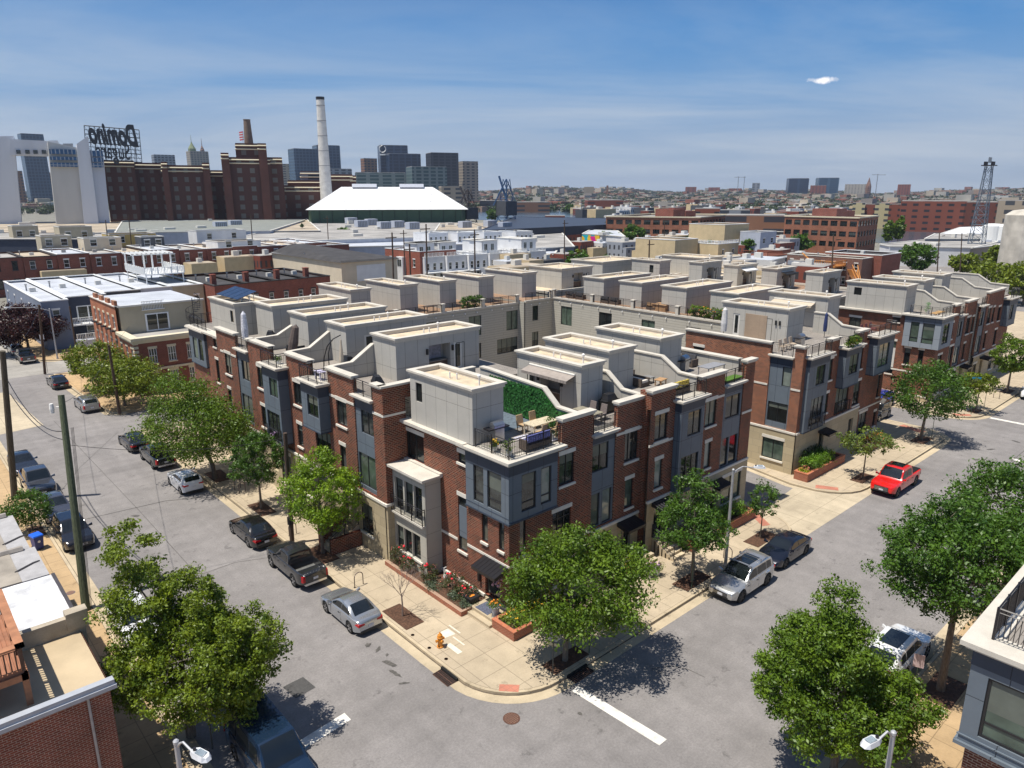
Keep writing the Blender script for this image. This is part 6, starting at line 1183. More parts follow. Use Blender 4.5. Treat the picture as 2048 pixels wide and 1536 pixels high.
# middle: beige house, brick house, white terrace houses
T = block('beige stucco house with a dark shingled roof and a pale painted end','house',60.5,76,127,165,7.6,BEIGEW,ROOFB,south=None,name='house'); m = MB(); Fr('y',127,-1).box(m,64.5,72.5,2.8,6.6,.01,.06); part(T,'painted_panel',m,WHW)
m = MB(); m.hull8([(60,126.5,7.5),(76.5,126.5,7.5),(76.5,165.5,7.5),(60,165.5,7.5)],[(60.5,127,7.9),(76,127,7.9),(70,165,9.6),(66,165,9.6)]); part(T,'shingle_roof',m,ROOFB)
T = block('dark red brick house with a flat grey roof behind the beige stucco one','house',72,86,168,182,8.6,NBR,ROOFG,south=(3,[5.2],1.2,1.5),name='house')
T = block('bright red brick house with a white corner bay window','house',85.2,97,130.2,147,8.6,brickmat('bright_brick',(0.33,0.085,0.05),(0.25,0.06,0.035),(0.3,0.2,0.15),bw=.3,rh=.11),ROOFW,west=(3,[4.4],1.1,2.0),name='house'); m = MB(); m.box(84.2,85.2,137,140,0,6.8); b_ = part(T,'bay',m,WHW); window(b_,Fr('x',84.2,-1),137.5,139.5,4.2,6.2,mull=1,fmat=WHITE,lintel=False,sill=False,proud=True)
m = MB(); m.box(72,78,105.5,112,0,9.9); m.box(71.5,78.5,105,112.5,9.0,9.2); o = solo('timber_deck', m, WOODB, 'weathered timber deck box beside the pale vent pipes, left of the bright brick house', 'deck') if False else None
GW = 'white terrace houses with roof rooms'
for i in range(6):
    a = 85.9+i*6.6; T = block(('white terrace house beside the bright brick one','white terrace house with a roof room with dark tall windows','white terrace house with a blue cushioned roof deck','white terrace house behind the third utility pole','white terrace house with many glass doors','white terrace house at the right end, next to the red brick wall')[i],'terrace house',a,a+6.5,129.2-i*1.0,141,7.1,WHW,ROOFW,south=(3,[3.6,.8],1.0,1.9),grp=GW,name='terrace_house',fmat=WHITE)
    m = MB(); m.box(a,a+6.5,127.6-i*1.0,129.2-i,3.0,3.2); part(T,'balcony',m,WHITE)
    if i in (0,1,3,5):
        F = Fr('y',133-i,-1); m = MB(); wall(m,F,a+.5,a+6,7,10.4,[(a+1.2,a+2.4,7.6,9.6),(a+3.6,a+4.8,7.6,9.6)],rev=.12); m.box(a+.5,a+6,133.3-i,139,7,10.4); r_ = part(T,'roof_room',m,WHW)
        for u in (1.2,3.6): window(r_,F,a+u,a+u+1.2,7.6,9.6,mull=1,fmat=WHITE,lintel=False,sill=False)
        m = MB(); coping(m,a+.5,a+6,133-i,139,10.4,.2,.15,6); part(r_,'roof',m,OFFW)
    railing(T,[(a+.2,129.4-i,7.1),(a+6.4,129.4-i,7.1)],name='balustrade',mat_=WHITE,bal=.07,post=.12,sp=.3)
for i,(a,y) in enumerate(((118,172),(127,168),(136,165),(146,160))):
    T = block(('small white house with a row of tall windows behind the white terrace','white hip cornered house behind the white terrace, second from the left','white house behind the terrace with a window band','white house behind the terrace, at the right, with corner windows')[i],'house',a,a+8,y,y+9,10.4,WHW,ROOFW,south=(4,[7.4],.9,1.8),grp='white houses in the second line',name='house')
# low sheds and warehouse roofs
def shed(lab, pts, z, wm, rm, units=0, cat='warehouse', name='warehouse', grp=None, lip=.25, parm=None):
    P_ = [at(px,py,z=z).xy for px,py in pts]; ar = sum(P_[i].x*P_[(i+1)%len(P_)].y-P_[(i+1)%len(P_)].x*P_[i].y for i in range(len(P_)))
    if ar < 0: P_ = P_[::-1]
    c = sum((p for p in P_), Vector((0,0)))/len(P_); T = thing(name, lab, cat, (c.x,c.y,0), group=grp)
    m = MB(); m.prism([tuple(p) for p in P_], 0, z); part(T,'wall',m,wm)
    m = MB(); m.prism([tuple(c+(p-c)*.995) for p in P_], z, z+.05); part(T,'roof',m,rm)
    m = MB()
    for i in range(len(P_)):
        a, b = P_[i], P_[(i+1)%len(P_)]; n = Vector((b.y-a.y, a.x-b.x)).normalized()*.3; m.hull8([(*(a-n),z),(*(b-n),z),(*(b+n),z),(*(a+n),z)],[(*(a-n),z+lip),(*(b-n),z+lip),(*(b+n),z+lip),(*(a+n),z+lip)])
    part(T,'roof_edge',m,parm or OFFW)
    m = MB(); rng = random.Random(len(lab))
    for k in range(units):
        i, j = rng.random(), rng.random(); q = (P_[0]*(1-i)+P_[1]*i)*(1-j)+(P_[-1]*(1-i)+P_[2 if len(P_) > 3 else 1]*i)*j; w = rng.uniform(.8,2.4); m.box(q.x-w,q.x+w,q.y-w*.6,q.y+w*.6,z+.1,z+rng.uniform(.7,1.6))
    if units: part(T,'roof_units',m,OFFW)
    return T
shed('wide low warehouse with a tan grey roof in front of the brick refinery',[(-60,470),(215,466),(640,462),(610,436),(0,446)],8.8,NAVYW,ROOFT,9)
shed('navy walled warehouse with a flat dark roof at the left',[(-20,480),(220,480),(218,468),(-20,466)],9.6,NAVYW,ROOFG,3,parm=NAVYW)
shed('grey hip roofed warehouse in front of the refinery',[(230,466),(540,462),(610,440),(245,442)],9.4,GREYW,mat('grey_green_roof',(0.20,0.21,0.19),.8,.15,.2),2)
shed('long pale warehouse with a row of large air units on its roof',[(420,488),(1010,470),(940,446),(600,448)],8.4,GREYW,ROOFG,8)
shed('white roofed long warehouse behind the white terrace houses',[(430,500),(1040,487),(1000,470),(450,476)],7.2,GREYW,ROOFW,10)
shed('tan edged low warehouse behind the roof air units',[(870,462),(1040,458),(1010,446),(880,447)],8.6,YEL,ROOFT,4)
shed('bluish grey windowless shed right of the white terrace houses',[(1010,500),(1148,494),(1122,464),(1030,464)],7.0,mat('blue_grey_cladding',(0.13,0.15,0.20),.7,.08,.4),ROOFG,3)
shed('very long navy shed by the water in front of the far quay',[(960,462),(1215,450),(1212,437),(1030,434)],9.5,mat('deep_navy_cladding',(0.022,0.03,0.05),.6,.1,.4),mat('navy_roof',(0.035,0.042,0.06),.5,.1,.3),0,parm=NAVYW)
shed('yellow walled shed with a white roof behind the pale rooftop rooms',[(1020,500),(1108,510),(1120,492),(1024,478)],6.0,YEL,ROOFW,2)
shed('low brick shed with a white roof beside the mural',[(1120,476),(1165,472),(1160,458),(1125,458)],5.0,NBR,ROOFG,1)
for i,(px,py) in enumerate(((702,440),(722,446),(742,443),(768,449),(795,447),(825,450),(470,446),(440,449),(980,446),(1010,450),(930,448))):
    p = at(px,py,z=10.2); m = MB(); w = 2.6; m.box(p.x-w,p.x+w,p.y-1.6,p.y+1.6,8.6,11.4); o = solo('air_unit', m, GREYW, ('ribbed rooftop air unit, leftmost of the row on the pale warehouse','ribbed rooftop air unit, second in the row on the pale warehouse','ribbed rooftop air unit, third in the row on the pale warehouse','ribbed rooftop air unit, fourth in the row on the pale warehouse','ribbed rooftop air unit, fifth in the row on the pale warehouse','ribbed rooftop air unit, right end of the row on the pale warehouse','rooftop air unit on the grey hip roofed warehouse, right one','rooftop air unit on the grey hip roofed warehouse, left one','rooftop air unit on the tan edged warehouse, middle one','rooftop air unit on the tan edged warehouse, right one','rooftop air unit on the tan edged warehouse, left one')[i],'air unit','rooftop air units on the warehouses',loc=(p.x,p.y,8.6))
    g = MB(); [g.box(p.x-w+.4+k*.8,p.x-w+.8+k*.8,p.y-1.63,p.y-1.6,8.9,11.0) for k in range(6)]; part(o,'louvre',g,mat('louvre_grey',(0.2,0.21,0.22),.6))
# right part
MUR = bpy.data.materials.new('abstract_mural'); MUR.use_nodes = True; t = MUR.node_tree; b = t.nodes['Principled BSDF']; tcn = N(t,'ShaderNodeTexCoord'); vo = N(t,'ShaderNodeTexVoronoi'); vo.inputs['Scale'].default_value = .62; t.links.new(tcn.outputs['Object'],vo.inputs['Vector']); hsv = N(t,'ShaderNodeSeparateColor'); t.links.new(vo.outputs['Color'],hsv.inputs[0]); crn = N(t,'ShaderNodeValToRGB'); crn.color_ramp.interpolation = 'CONSTANT'; els = crn.color_ramp.elements
for pos, c in ((0.0,(0.75,0.45,0.02)),(.22,(0.01,0.25,0.30)),(.42,(0.65,0.02,0.25)),(.55,(0.02,0.40,0.45)),(.72,(0.02,0.08,0.35)),(.85,(0.8,0.5,0.03))):
    e = els.new(pos) if pos > 0 else els[0]; e.color = (*c,1); e.position = pos
t.links.new(hsv.outputs[0],crn.inputs[0]); t.links.new(crn.outputs[0],b.inputs['Base Color'])
p0, p1 = at(1165,491,z=.0+1.5), at(1199,494,z=1.5); a_ = Vector((at(1165,491,z=2).x,at(1165,491,z=2).y)); b_ = Vector((at(1199,494,z=2).x,at(1199,494,z=2).y))
T = shed('small white roofed building whose side carries a bright abstract mural',[(1165,468),(1200,470),(1250,474),(1235,462),(1180,460)],7.6,WHW,ROOFW,2,cat='building',name='building')
q0, q1 = at(1165,468,z=7.6), at(1200,470,z=7.6); n = Vector((q1.y-q0.y, q0.x-q1.x, 0)).normalized(); n = n if n.dot(CAM-q0) > 0 else -n; m = MB(); e = n*.35; m.hull8([(q0.x,q0.y,2.6),(q1.x,q1.y,2.6),(q1.x+e.x,q1.y+e.y,2.6),(q0.x+e.x,q0.y+e.y,2.6)],[(q0.x,q0.y,7.3),(q1.x,q1.y,7.3),(q1.x+e.x,q1.y+e.y,7.3),(q0.x+e.x,q0.y+e.y,7.3)]); part(T,'mural',m,MUR)
def offc(lab, pL, pC, pR, z, dep, nw, fl, wm, rm, top=True, cat='office building', name='office_building', grp=None, fh=3.9, wfrac=.72):
    """long brick building given by the pixels of its roof line: left end, near corner, right end at height z"""
    A, C_, B_ = at(*pL,z=z), at(*pC,z=z), at(*pR,z=z); T = thing(name, lab, cat, (C_.x,C_.y,0), group=grp); D_ = B_-C_; m = MB(); E = A+D_
    for (P0, P1, n_) in ((A, C_, nw), (C_, B_, max(3,int(nw*(B_-C_).length/max(1,(C_-A).length))))):
        an = math.atan2(P1.y-P0.y, P1.x-P0.x); F = FrA(P0, an); L_ = (P1-P0).length; ops = []
        for f in range(fl):
            zt = z-1.1-f*fh
            for k in range(n_): u0 = L_*(k+.5-wfrac/2)/n_; ops.append((u0, u0+L_*wfrac/n_, zt-2.0, zt))
        wall(m, F, 0, L_, 0, z, ops, rev=.3)
        for (a,b__,c,d_) in ops: window(T, F, a,b__,c,d_, mull=3, rev=.25, trans=(c+d_)/2, lintel=False, sill=False, fw=.12, glass=GL[0])
    m.quad(tuple(A)[:2]+(0,), tuple(E)[:2]+(0,), tuple(E)[:2]+(z,), tuple(A)[:2]+(z,)); m.quad(tuple(B_)[:2]+(0,), tuple(E)[:2]+(0,), tuple(E)[:2]+(z,), tuple(B_)[:2]+(z,)); part(T,'wall',m,wm)
    m = MB(); m.prism([tuple(q.xy) for q in (A,C_,B_,E)][::1], z-.5, z-.4); part(T,'roof',m,rm)
    m = MB()
    for P0, P1 in ((A,C_),(C_,B_),(B_,E),(E,A)):
        n_ = Vector((P1.y-P0.y,P0.x-P1.x,0)).normalized()*.3; m.hull8([tuple((P0-n_).xy)+(z,),tuple((P1-n_).xy)+(z,),tuple((P1+n_).xy)+(z,),tuple((P0+n_).xy)+(z,)],[tuple((P0-n_).xy)+(z+.5,),tuple((P1-n_).xy)+(z+.5,),tuple((P1+n_).xy)+(z+.5,),tuple((P0+n_).xy)+(z+.5,)])
    part(T,'parapet',m,CREAM)
    if top: q = (A+C_+B_+E)/4; m = MB(); m.box(q.x-7,q.x+2,q.y-5,q.y+5,z-.4,z+3.2); m.box(q.x+4,q.x+12,q.y-4,q.y+4,z-.4,z+2.2); part(T,'roof_plant',m,random.choice((OFFW,NBR)))
    return T
BRO = brickmat('office_brick', (0.29,0.115,0.065),(0.23,0.085,0.05),(0.30,0.2,0.14), bw=.6,rh=.2)
offc('long two storey brick office building with large dark windows behind the leafy tree',(1212,434),(1400,436),(1470,430),13,20,10,3,BRO,ROOFG)
offc('three storey brick office building with a white roof edge right of the centre',(1570,433),(1718,437),(1757,433),14,20,8,3,BRO,ROOFW)
def tanb(lab,x0,x1,y0,y1,z,wm,rm,**k): return block(lab,'building',x0,x1,y0,y1,z,wm,rm,name='building',extras=k.pop('extras',False),**k)
tanb('stepped tan stucco building with a white railed roof deck',160,172,104,119,9.6,TANST,ROOFT); T = tanb('lower tan stucco block beside the stepped one, with two air units',172.5,184,97,106,8.2,TANST,ROOFT,south=(2,[5],1,1.4))
railing(T,[(172.6,105.8,8.2),(172.6,97.2,8.2),(184,97.2,8.2)],name='balustrade',mat_=WHITE,bal=.09,post=.14,sp=.35)
tanb('tall tan stucco building behind the stepped one',206,222,116,131,12.4,TANST,ROOFT); tanb('grey clad house with four white windows right of the tan buildings',213,224,106,114,10,GREYW,ROOFG,south=(2,[6,2.5],1.6,1.8)); tanb('light grey low house with one small window and a red deck on its roof',146,166,72,82,6.2,GREYW,ROOFG,west=(1,[3.6],1.2,1.6))
m = MB(); p = at(1530,512,z=6.4); m.box(p.x-6,p.x+6,p.y-4,p.y+4,6.5,6.8)
for k in range(25): m.box(p.x-6+k*.5,p.x-5.9+k*.5,p.y-4,p.y-3.9,6.8,8.0)
for k in range(17): m.box(p.x-6,p.x-5.9,p.y-4+k*.5,p.y-3.9+k*.5,6.8,8.0)
m.box(p.x-6,p.x+6,p.y-4.1,p.y-3.9,8,8.15); m.box(p.x-6.1,p.x-5.9,p.y-4,p.y+4,8,8.15); solo('roof_deck', m, mat('red_stained_wood',(0.20,0.065,0.035),.8,.2), 'red stained timber roof deck above the light grey low house','deck',loc=(p.x,p.y,6.5))
# orange timber stair and decks
OW = mat('orange_timber', (0.50,0.21,0.05), .7, .2, 3); p = at(1668,528,z=6.5); q = at(1690,560,z=3.0)
m = MB(); m.box(p.x-6,p.x+3,p.y-3,p.y+2,6.2,6.5); T = solo('timber_stair', m, OW, 'bright orange timber stair with two landings between the houses', 'stair', loc=(p.x,p.y,0))
for k in range(20):
    m_ = None
m = MB()
for k in range(19): m.box(p.x-6+k*.5,p.x-5.9+k*.5,p.y-3,p.y-2.9,6.5,7.6)
m.box(p.x-6,p.x+3,p.y-3.05,p.y-2.9,7.55,7.7)
for k in range(11): m.box(p.x-6.05,p.x-5.95,p.y-3+k*.5,p.y-2.9+k*.5,6.5,7.6)
m.box(p.x-6.1,p.x-5.9,p.y-3,p.y+2,7.55,7.7); part(T,'railing',m,OW)
m = MB()
for s in (0,1.6):
    m.hull8([(p.x+2,p.y-3-s,6.1),(p.x+2,p.y-2.85-s,6.1),(p.x-9,p.y-10.85-s*0,1.6),(p.x-9,p.y-11-s*0,1.6)],[(p.x+2,p.y-3-s,6.5),(p.x+2,p.y-2.85-s,6.5),(p.x-9,p.y-10.85,2.0),(p.x-9,p.y-11,2.0)])
    m.hull8([(p.x+2,p.y-3-s,7.4),(p.x+2,p.y-2.85-s,7.4),(p.x-9,p.y-10.85-s*0,2.9),(p.x-9,p.y-11-s*0,2.9)],[(p.x+2,p.y-3-s,7.6),(p.x+2,p.y-2.85-s,7.6),(p.x-9,p.y-10.85,3.1),(p.x-9,p.y-11,3.1)])
for k in range(22): t_ = k/22; x = p.x+2-11*t_; y = p.y-3-8*t_; z = 6.5-4.5*t_; m.box(x-.04,x+.04,y-.04,y+.04,z,z+1.0); m.box(x-.2,x+.2,y-.1,y+1.2,z-.05,z)
m.hull8([(p.x-6,p.y+2,6.4),(p.x-5.5,p.y+2,6.4),(p.x-2.5,p.y+7,8.8),(p.x-3,p.y+7,8.8)],[(p.x-6,p.y+2,6.6),(p.x-5.5,p.y+2,6.6),(p.x-2.5,p.y+7,9.0),(p.x-3,p.y+7,9.0)]); part(T,'flight',m,OW)
T = block('dark brick row building with a tan roof beside the orange stair','building',154,160,46,65,8.2,BRICKD,ROOFT,west=(7,[5.3,1.8],.9,1.7),name='building',trim=OFFW); block('brick gable ended house at the right end of the dark brick row','building',160.2,172,44,58,8.8,NBR,ROOFB,west=(2,[5],1,1.6),name='building')
T = shed('long white windowless warehouse with a grey roof at the right',[(1779,493),(1941,496),(1995,490),(1990,482),(1870,478),(1760,489)],6.2,WHW,ROOFG,2); shed('low brown walled end of the white warehouse with three dark doors',[(1943,497),(1997,491),(2010,484),(1990,486)],6.5,mat('brown_block_wall',(0.30,0.25,0.2),.9,.15),ROOFG,0)
shed('white tent roofed building by the marina',[(1875,470),(1960,470),(2030,468),(2000,452),(1920,455)],6,WHW,mat('tent_white',(.8,.8,.82),.6,.04),0); shed('blue grey quay shed with a long flat roof',[(1850,478),(1990,478),(2000,470),(1870,468)],7,mat('steel_blue_wall',(0.12,0.15,0.2),.6,.1),ROOFG,2)
shed('grey canopy roofed depot right of the tan buildings',[(1500,462),(1632,466),(1640,452),(1520,450)],7.5,DGREY,ROOFG,1); shed('parking yard building with a white canopy at the centre right',[(1290,478),(1360,482),(1370,470),(1300,466)],5,WHW,ROOFG,3)
for i,(px,top,bot,r) in enumerate(((1988,447,487,3.4),(2012,448,484,3.4))):
    p = at(px,bot,z=0) if False else at(px,top,dist=318); m = MB(); m.lathe(p.x,p.y,[(r,0),(r,p.z-.8),(r*.6,p.z-.1),(.1,p.z)],20); T = solo('storage_tank',m,WHITE,('white storage tank, the left one of the pair by the marina','white storage tank, the right one of the pair by the marina')[i],'tank','white storage tanks',loc=(p.x,p.y,0)); m = MB(); m.box(p.x-3.5,p.x-3.3,p.y-1,p.y+.6,2,7); part(T,'door',m,GREYW)
p = at(2050,430,dist=250); m = MB(); m.lathe(p.x,p.y,[(4.6,0),(4.6,p.z),(3,p.z+1.2),(.1,p.z+1.6)],24); solo('silo',m,mat('stained_white',(0.50,0.46,0.39),.7,.3,.3),'large rust stained white silo at the right picture edge','silo',loc=(p.x,p.y,0))
# ================================================================== INDUSTRY AND SKYLINE
def fgrid(name, wallc, winc, bw, rh, ms, off=0, rough=.6): return brickmat(name, winc, tuple(c*.8 for c in winc), wallc, bw=bw, rh=rh, ms=ms, offset=off, stain=.06, rough=rough, sc_big=.05, bumpd=.02)
RB1 = fgrid('refinery_brick_windows', (0.085,0.033,0.024), (0.15,0.14,0.125), 3.4, 4.6, 1.15); RB2 = mat('refinery_brick', (0.115,0.045,0.032), .9, .18, .15)
BLU = fgrid('blue_glass_tower', (0.05,0.10,0.16), (0.015,0.05,0.10), 5.5, 5.5, .8, rough=.25); NVY = fgrid('navy_glass_tower', (0.025,0.05,0.10), (0.006,0.018,0.050), 6, 5.5, .7, rough=.25); TEAL = fgrid('teal_glass', (0.14,0.18,0.18), (0.03,0.075,0.08), 6, 5, 1.0, rough=.3); TANT = fgrid('tan_tower', (0.34,0.28,0.21), (0.06,0.065,0.075), 6, 5, 1.4); BRT = fgrid('brown_tower', (0.24,0.12,0.07), (0.05,0.05,0.06), 6, 5, 1.4); GRT = fgrid('grey_tower', (0.24,0.26,0.29), (0.05,0.06,0.08), 6, 5, 1.2); BKT = fgrid('black_tower', (0.035,0.04,0.055), (0.008,0.010,0.02), 6, 5, .9); REDT = fgrid('red_brick_block', (0.22,0.07,0.045), (0.035,0.03,0.035), 4.0, 3.6, 1.15); YELT = fgrid('yellow_block', (0.52,0.44,0.25), (0.06,0.07,0.08), 4.2, 3.6, 1.1); PALET = fgrid('pale_block', (0.40,0.36,0.31), (0.10,0.10,0.11), 4.2, 3.6, 1.2)
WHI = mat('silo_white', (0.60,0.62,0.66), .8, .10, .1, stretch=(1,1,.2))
def tower(name, lab, cat, px0, px1, pyt, dist, wm, dep=None, turn=0, grp=None, z0=0, parent=None, rm=None, pname='tower_body', ret=False):
    """box building whose front spans px0..px1 with its top at pyt, standing at a real distance"""
    c = at((px0+px1)/2, pyt, dist=dist); w = abs(at(px1,pyt,dist=dist).xy-at(px0,pyt,dist=dist).xy if False else (at(px1,pyt,dist=dist)-at(px0,pyt,dist=dist)).length)
    dep = dep or w*.7; az = math.atan2(c.y-CAM.y, c.x-CAM.x)-math.pi/2+R(turn); ca, sa = math.cos(az), math.sin(az)
    T = parent or thing(name, lab, cat, (c.x,c.y,0), group=grp); z = c.z
    P_ = lambda u, v: (c.x+u*ca-v*sa, c.y+u*sa+v*ca)
    w_ = w/(math.cos(R(turn))+abs(math.sin(R(turn)))*dep/w) if turn else w
    poly = [P_(-w_/2,0),P_(w_/2,0),P_(w_/2,dep),P_(-w_/2,dep)]; m = MB(); m.prism(poly, z0, z); part(T, pname, m, wm)
    m = MB(); m.prism([P_(-w_/2*.98,.02*dep),P_(w_/2*.98,.02*dep),P_(w_/2*.98,dep*.98),P_(-w_/2*.98,dep*.98)], z, z+max(.4,w*.015)); part(T, 'roof', m, rm or ROOFG)
    return T, P_, z, w_, dep
# water
m = MB()
W_ = groundmat('harbour_water', (0.045,0.065,0.085), .1, .08, streak=False); W_.node_tree.nodes['Principled BSDF'].inputs['Roughness'].default_value = .18
wp = [(1765,486),(1880,486),(1960,462),(2100,455),(2100,440),(1900,436),(1500,440),(1260,425),(1100,414),(930,410),(905,432),(960,440),(1050,442),(1240,452)]
m.quad(*[(*at(a,b,z=0).xy,.02) for a,b in wp]); m.quad(*[(*at(a,b,z=0).xy,.02) for a,b in ((-300,420),(120,418),(120,402),(-300,402))]); struct('water', m, W_)
# white elevator tower, conveyor bridge, blue banded building
T = thing('grain_elevator','tapered white concrete tower at the left edge carrying the conveyor bridge','tower',tuple(at(10,430,dist=430).xy)+(0,)); az = math.atan2(at(60,300,dist=430).y-CAM.y, at(60,300,dist=430).x-CAM.x)-math.pi/2
def camp(px, py, dist): return at(px,py,dist=dist)
def slab(parent, nm, pxs, pyt, pyb, dist, dep, material, zb=None):
    """upright block facing the viewer's side of town, from its four front corners"""
    a, b, c_, d_ = [camp(x, y, dist) for x, y in ((pxs[0],pyt[0]),(pxs[1],pyt[1]),(pxs[2],pyb),(pxs[3],pyb))]; n = Vector((math.sin(az),-math.cos(az),0))*-dep
    zc = 0 if zb is None else zb; c_.z = d_.z = zc
    m = MB(); m.add([a,b,c_,d_,a+n,b+n,c_+n,d_+n],[(0,1,2,3),(7,6,5,4),(0,4,5,1),(1,5,6,2),(2,6,7,3),(3,7,4,0)]); return part(parent, nm, m, material)
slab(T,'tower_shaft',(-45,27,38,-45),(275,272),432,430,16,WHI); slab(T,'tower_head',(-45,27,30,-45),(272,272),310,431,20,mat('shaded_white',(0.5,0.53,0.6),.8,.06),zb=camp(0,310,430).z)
B = slab(T,'conveyor_bridge',(20,97,97,22),(278,282),311,429,8,WHI,zb=camp(60,311,429).z); m = MB(); nn = Vector((math.sin(az),-math.cos(az),0))
for px in (37,55,71,88): a = camp(px-5,300,428.5)+nn*.6; b = camp(px+5,308,428.5)+nn*.6; m.hull8([(a.x,a.y,b.z),(b.x,b.y,b.z),(b.x-nn.x,b.y-nn.y,b.z),(a.x-nn.x,a.y-nn.y,b.z)],[(a.x,a.y,a.z),(b.x,b.y,a.z),(b.x-nn.x,b.y-nn.y,a.z),(a.x-nn.x,a.y-nn.y,a.z)])
part(B,'window',m,GL[0])
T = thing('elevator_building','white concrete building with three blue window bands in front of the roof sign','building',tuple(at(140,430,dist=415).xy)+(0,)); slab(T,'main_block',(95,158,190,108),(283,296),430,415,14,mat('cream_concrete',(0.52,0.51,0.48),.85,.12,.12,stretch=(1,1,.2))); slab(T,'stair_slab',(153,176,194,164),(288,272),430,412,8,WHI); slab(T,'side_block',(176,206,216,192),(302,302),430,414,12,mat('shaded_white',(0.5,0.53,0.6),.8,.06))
slab(T,'roof_house',(96,115,126,96),(281,281),296,416,6,WHI,zb=camp(100,298,416).z); slab(T,'roof_plant',(126,146,146,126),(287,287),298,417,5,GRT,zb=camp(100,298,416).z)
BB = fgrid('blue_window_band', (0.30,0.34,0.40), (0.03,0.10,0.22), 1.3, 9, .18, rough=.3)
for (a,b,yt,yb,d) in ((98,154,298,309,413),(100,156,313,321,413),(100,157,325,334,413),(182,206,301,313,411),(183,207,315,324,411),(184,207,326,335,411)):
    p, q = camp(a,yt,d), camp(b,yb,d); m = MB(); k = nn*1.2; m.add([(p.x,p.y,p.z),(q.x,q.y,p.z),(q.x,q.y,q.z),(p.x,p.y,q.z),(p.x-k.x,p.y-k.y,p.z),(q.x-k.x,q.y-k.y,p.z),(q.x-k.x,q.y-k.y,q.z),(p.x-k.x,p.y-k.y,q.z)],[(0,1,2,3),(0,4,5,1),(2,6,7,3),(1,5,6,2),(3,7,4,0)]); part(T,'window_band',m,BB)
# big roof sign seen from behind
T = thing('rooftop_sign','huge black lattice roof sign with script lettering seen mirrored from behind','sign',tuple(at(225,320,dist=418).xy)+(0,)); m = MB(); d = 418
def sp(u, v): # u,v in 0..1 over the lattice, slightly perspective
    x0 = 168+u*110; top = 251+u*9; bot = 318+u*7; return camp(x0+v*6, top+(bot-top)*v, d)
for i in range(12): m.tube([sp(i/11,0),sp(i/11,1)], .16, 4)
for j in range(9): m.tube([sp(0,j/8),sp(1,j/8)], .14 if j % 2 else .22, 4)
for i in range(11):
    for j in range(0,8,2): m.tube([sp(i/11,j/8),sp((i+1)/11,(j+2)/8)], .07, 3)
kk = -nn*7
for i in range(0,12,2): m.tube([sp(i/11,0),sp(i/11,1)-nn*9], .12, 3); m.tube([sp(i/11,.5),sp(i/11,1)-nn*9], .10, 3)
part(T,'lattice',m,mat('sign_steel',(0.03,0.035,0.045),.6))
def letters(parent, txt, u0, v0, size, wdt, shear=.35):
    cu = bpy.data.curves.new('letters','FONT'); cu.body = txt; cu.size = size; cu.shear = shear; cu.extrude = .25; cu.offset = (.045 if size > 12 else .012)*size; cu.align_x = 'LEFT'
    o = bpy.data.objects.new('letters_tmp', cu); COL.objects.link(o); bpy.context.view_layer.update()
    me = bpy.data.meshes.new_from_object(o.evaluated_get(bpy.context.evaluated_depsgraph_get())); bpy.data.objects.remove(o)
    xs = [v.co.x for v in me.vertices]; w = max(xs)-min(xs); o = bpy.data.objects.new('lettering', me); COL.objects.link(o); me.materials.append(mat('letter_dark',(0.02,0.025,0.035),.5))
    P0 = sp(u0, v0); right = (sp(1,v0)-sp(0,v0)).normalized(); upz = Vector((0,0,1)); s = wdt/w; bk = right.cross(upz)
    for v in me.vertices:
        p = P0 - right*(v.co.x-min(xs))*s + upz*v.co.y + nn*(.6+v.co.z); v.co = p - wloc(parent)   # runs right to left: mirrored from this side
    o.parent = parent; return o
L_ = (sp(1,0)-sp(0,0)).length
letters(T,'Domino',.965,.50,13.5,L_*.90,.25); letters(T,'Sugars',.80,.94,10.5,L_*.62,.0)
# brick refinery
def refinery(lab, blocks, dist, ref):
    T = thing('brick_factory', lab, 'factory', tuple(at(ref,430,dist=dist).xy)+(0,), group='blocks of the brick refinery')
    for (a,b,yt,dd,mm,dp) in blocks:
        tower(None,None,None,a,b,yt,dist+dd,mm,dep=dp,parent=T,rm=RB2,pname='factory_block'); 
        for k,yy in enumerate((yt+3, yt+10)):
            p, q = camp(a-.3,yy,dist+dd-.4), camp(b+.3,yy+1.2,dist+dd-.4); m = MB(); m.tube([(p.x,p.y,p.z),(q.x,q.y,p.z)], .32, 4); part(T,'stone_band',m,CREAM)
    return T
refinery('shaded brick refinery block right behind the roof sign',[(205,268,322,0,RB1,30),(262,325,327,8,RB1,30)],430,260)
refinery('middle brick refinery block with three window bays and square corner towers',[(322,418,332,0,RB1,28),(322,334,325,-3,RB2,8),(404,418,327,-3,RB2,8),(418,450,342,10,RB1,25)],420,370)
refinery('tallest brick refinery block, stepped, with a chimney and flag on top',[(443,540,316,0,RB1,30),(441,457,307,-3,RB2,8),(470,532,288,4,RB1,18),(515,532,288,-1,RB2,10),(532,564,316,6,RB1,30)],415,500)
refinery('low brick refinery wing with pipes between the tall block and the chimney',[(560,640,372,10,RB1,30),(575,640,362,25,RB2,20),(600,640,344,40,GRT,15),(655,705,350,30,RB2,25),(700,712,352,30,RB2,20)],430,610)
T = thing('chimney','short brick chimney on the tallest refinery block','chimney',tuple(at(498,300,dist=425).xy)+(at(498,288,dist=425).z,)); p = at(498,290,dist=425); q = at(497,239,dist=425); m = MB(); m.lathe(p.x,p.y,[(2.3,p.z),(1.7,q.z-.3),(1.9,q.z-.3),(1.9,q.z)],16); part(T,'stack',m,mat('sooty_brick',(0.17,0.12,0.09),.9,.2,.5))
p = at(486,288,dist=420); q = at(486,262,dist=420); m = MB(); m.tube([p,q],.12,5); T = solo('flagpole',m,STEEL,'flagpole with a striped national flag on the refinery roof','flag',loc=tuple(p)); 
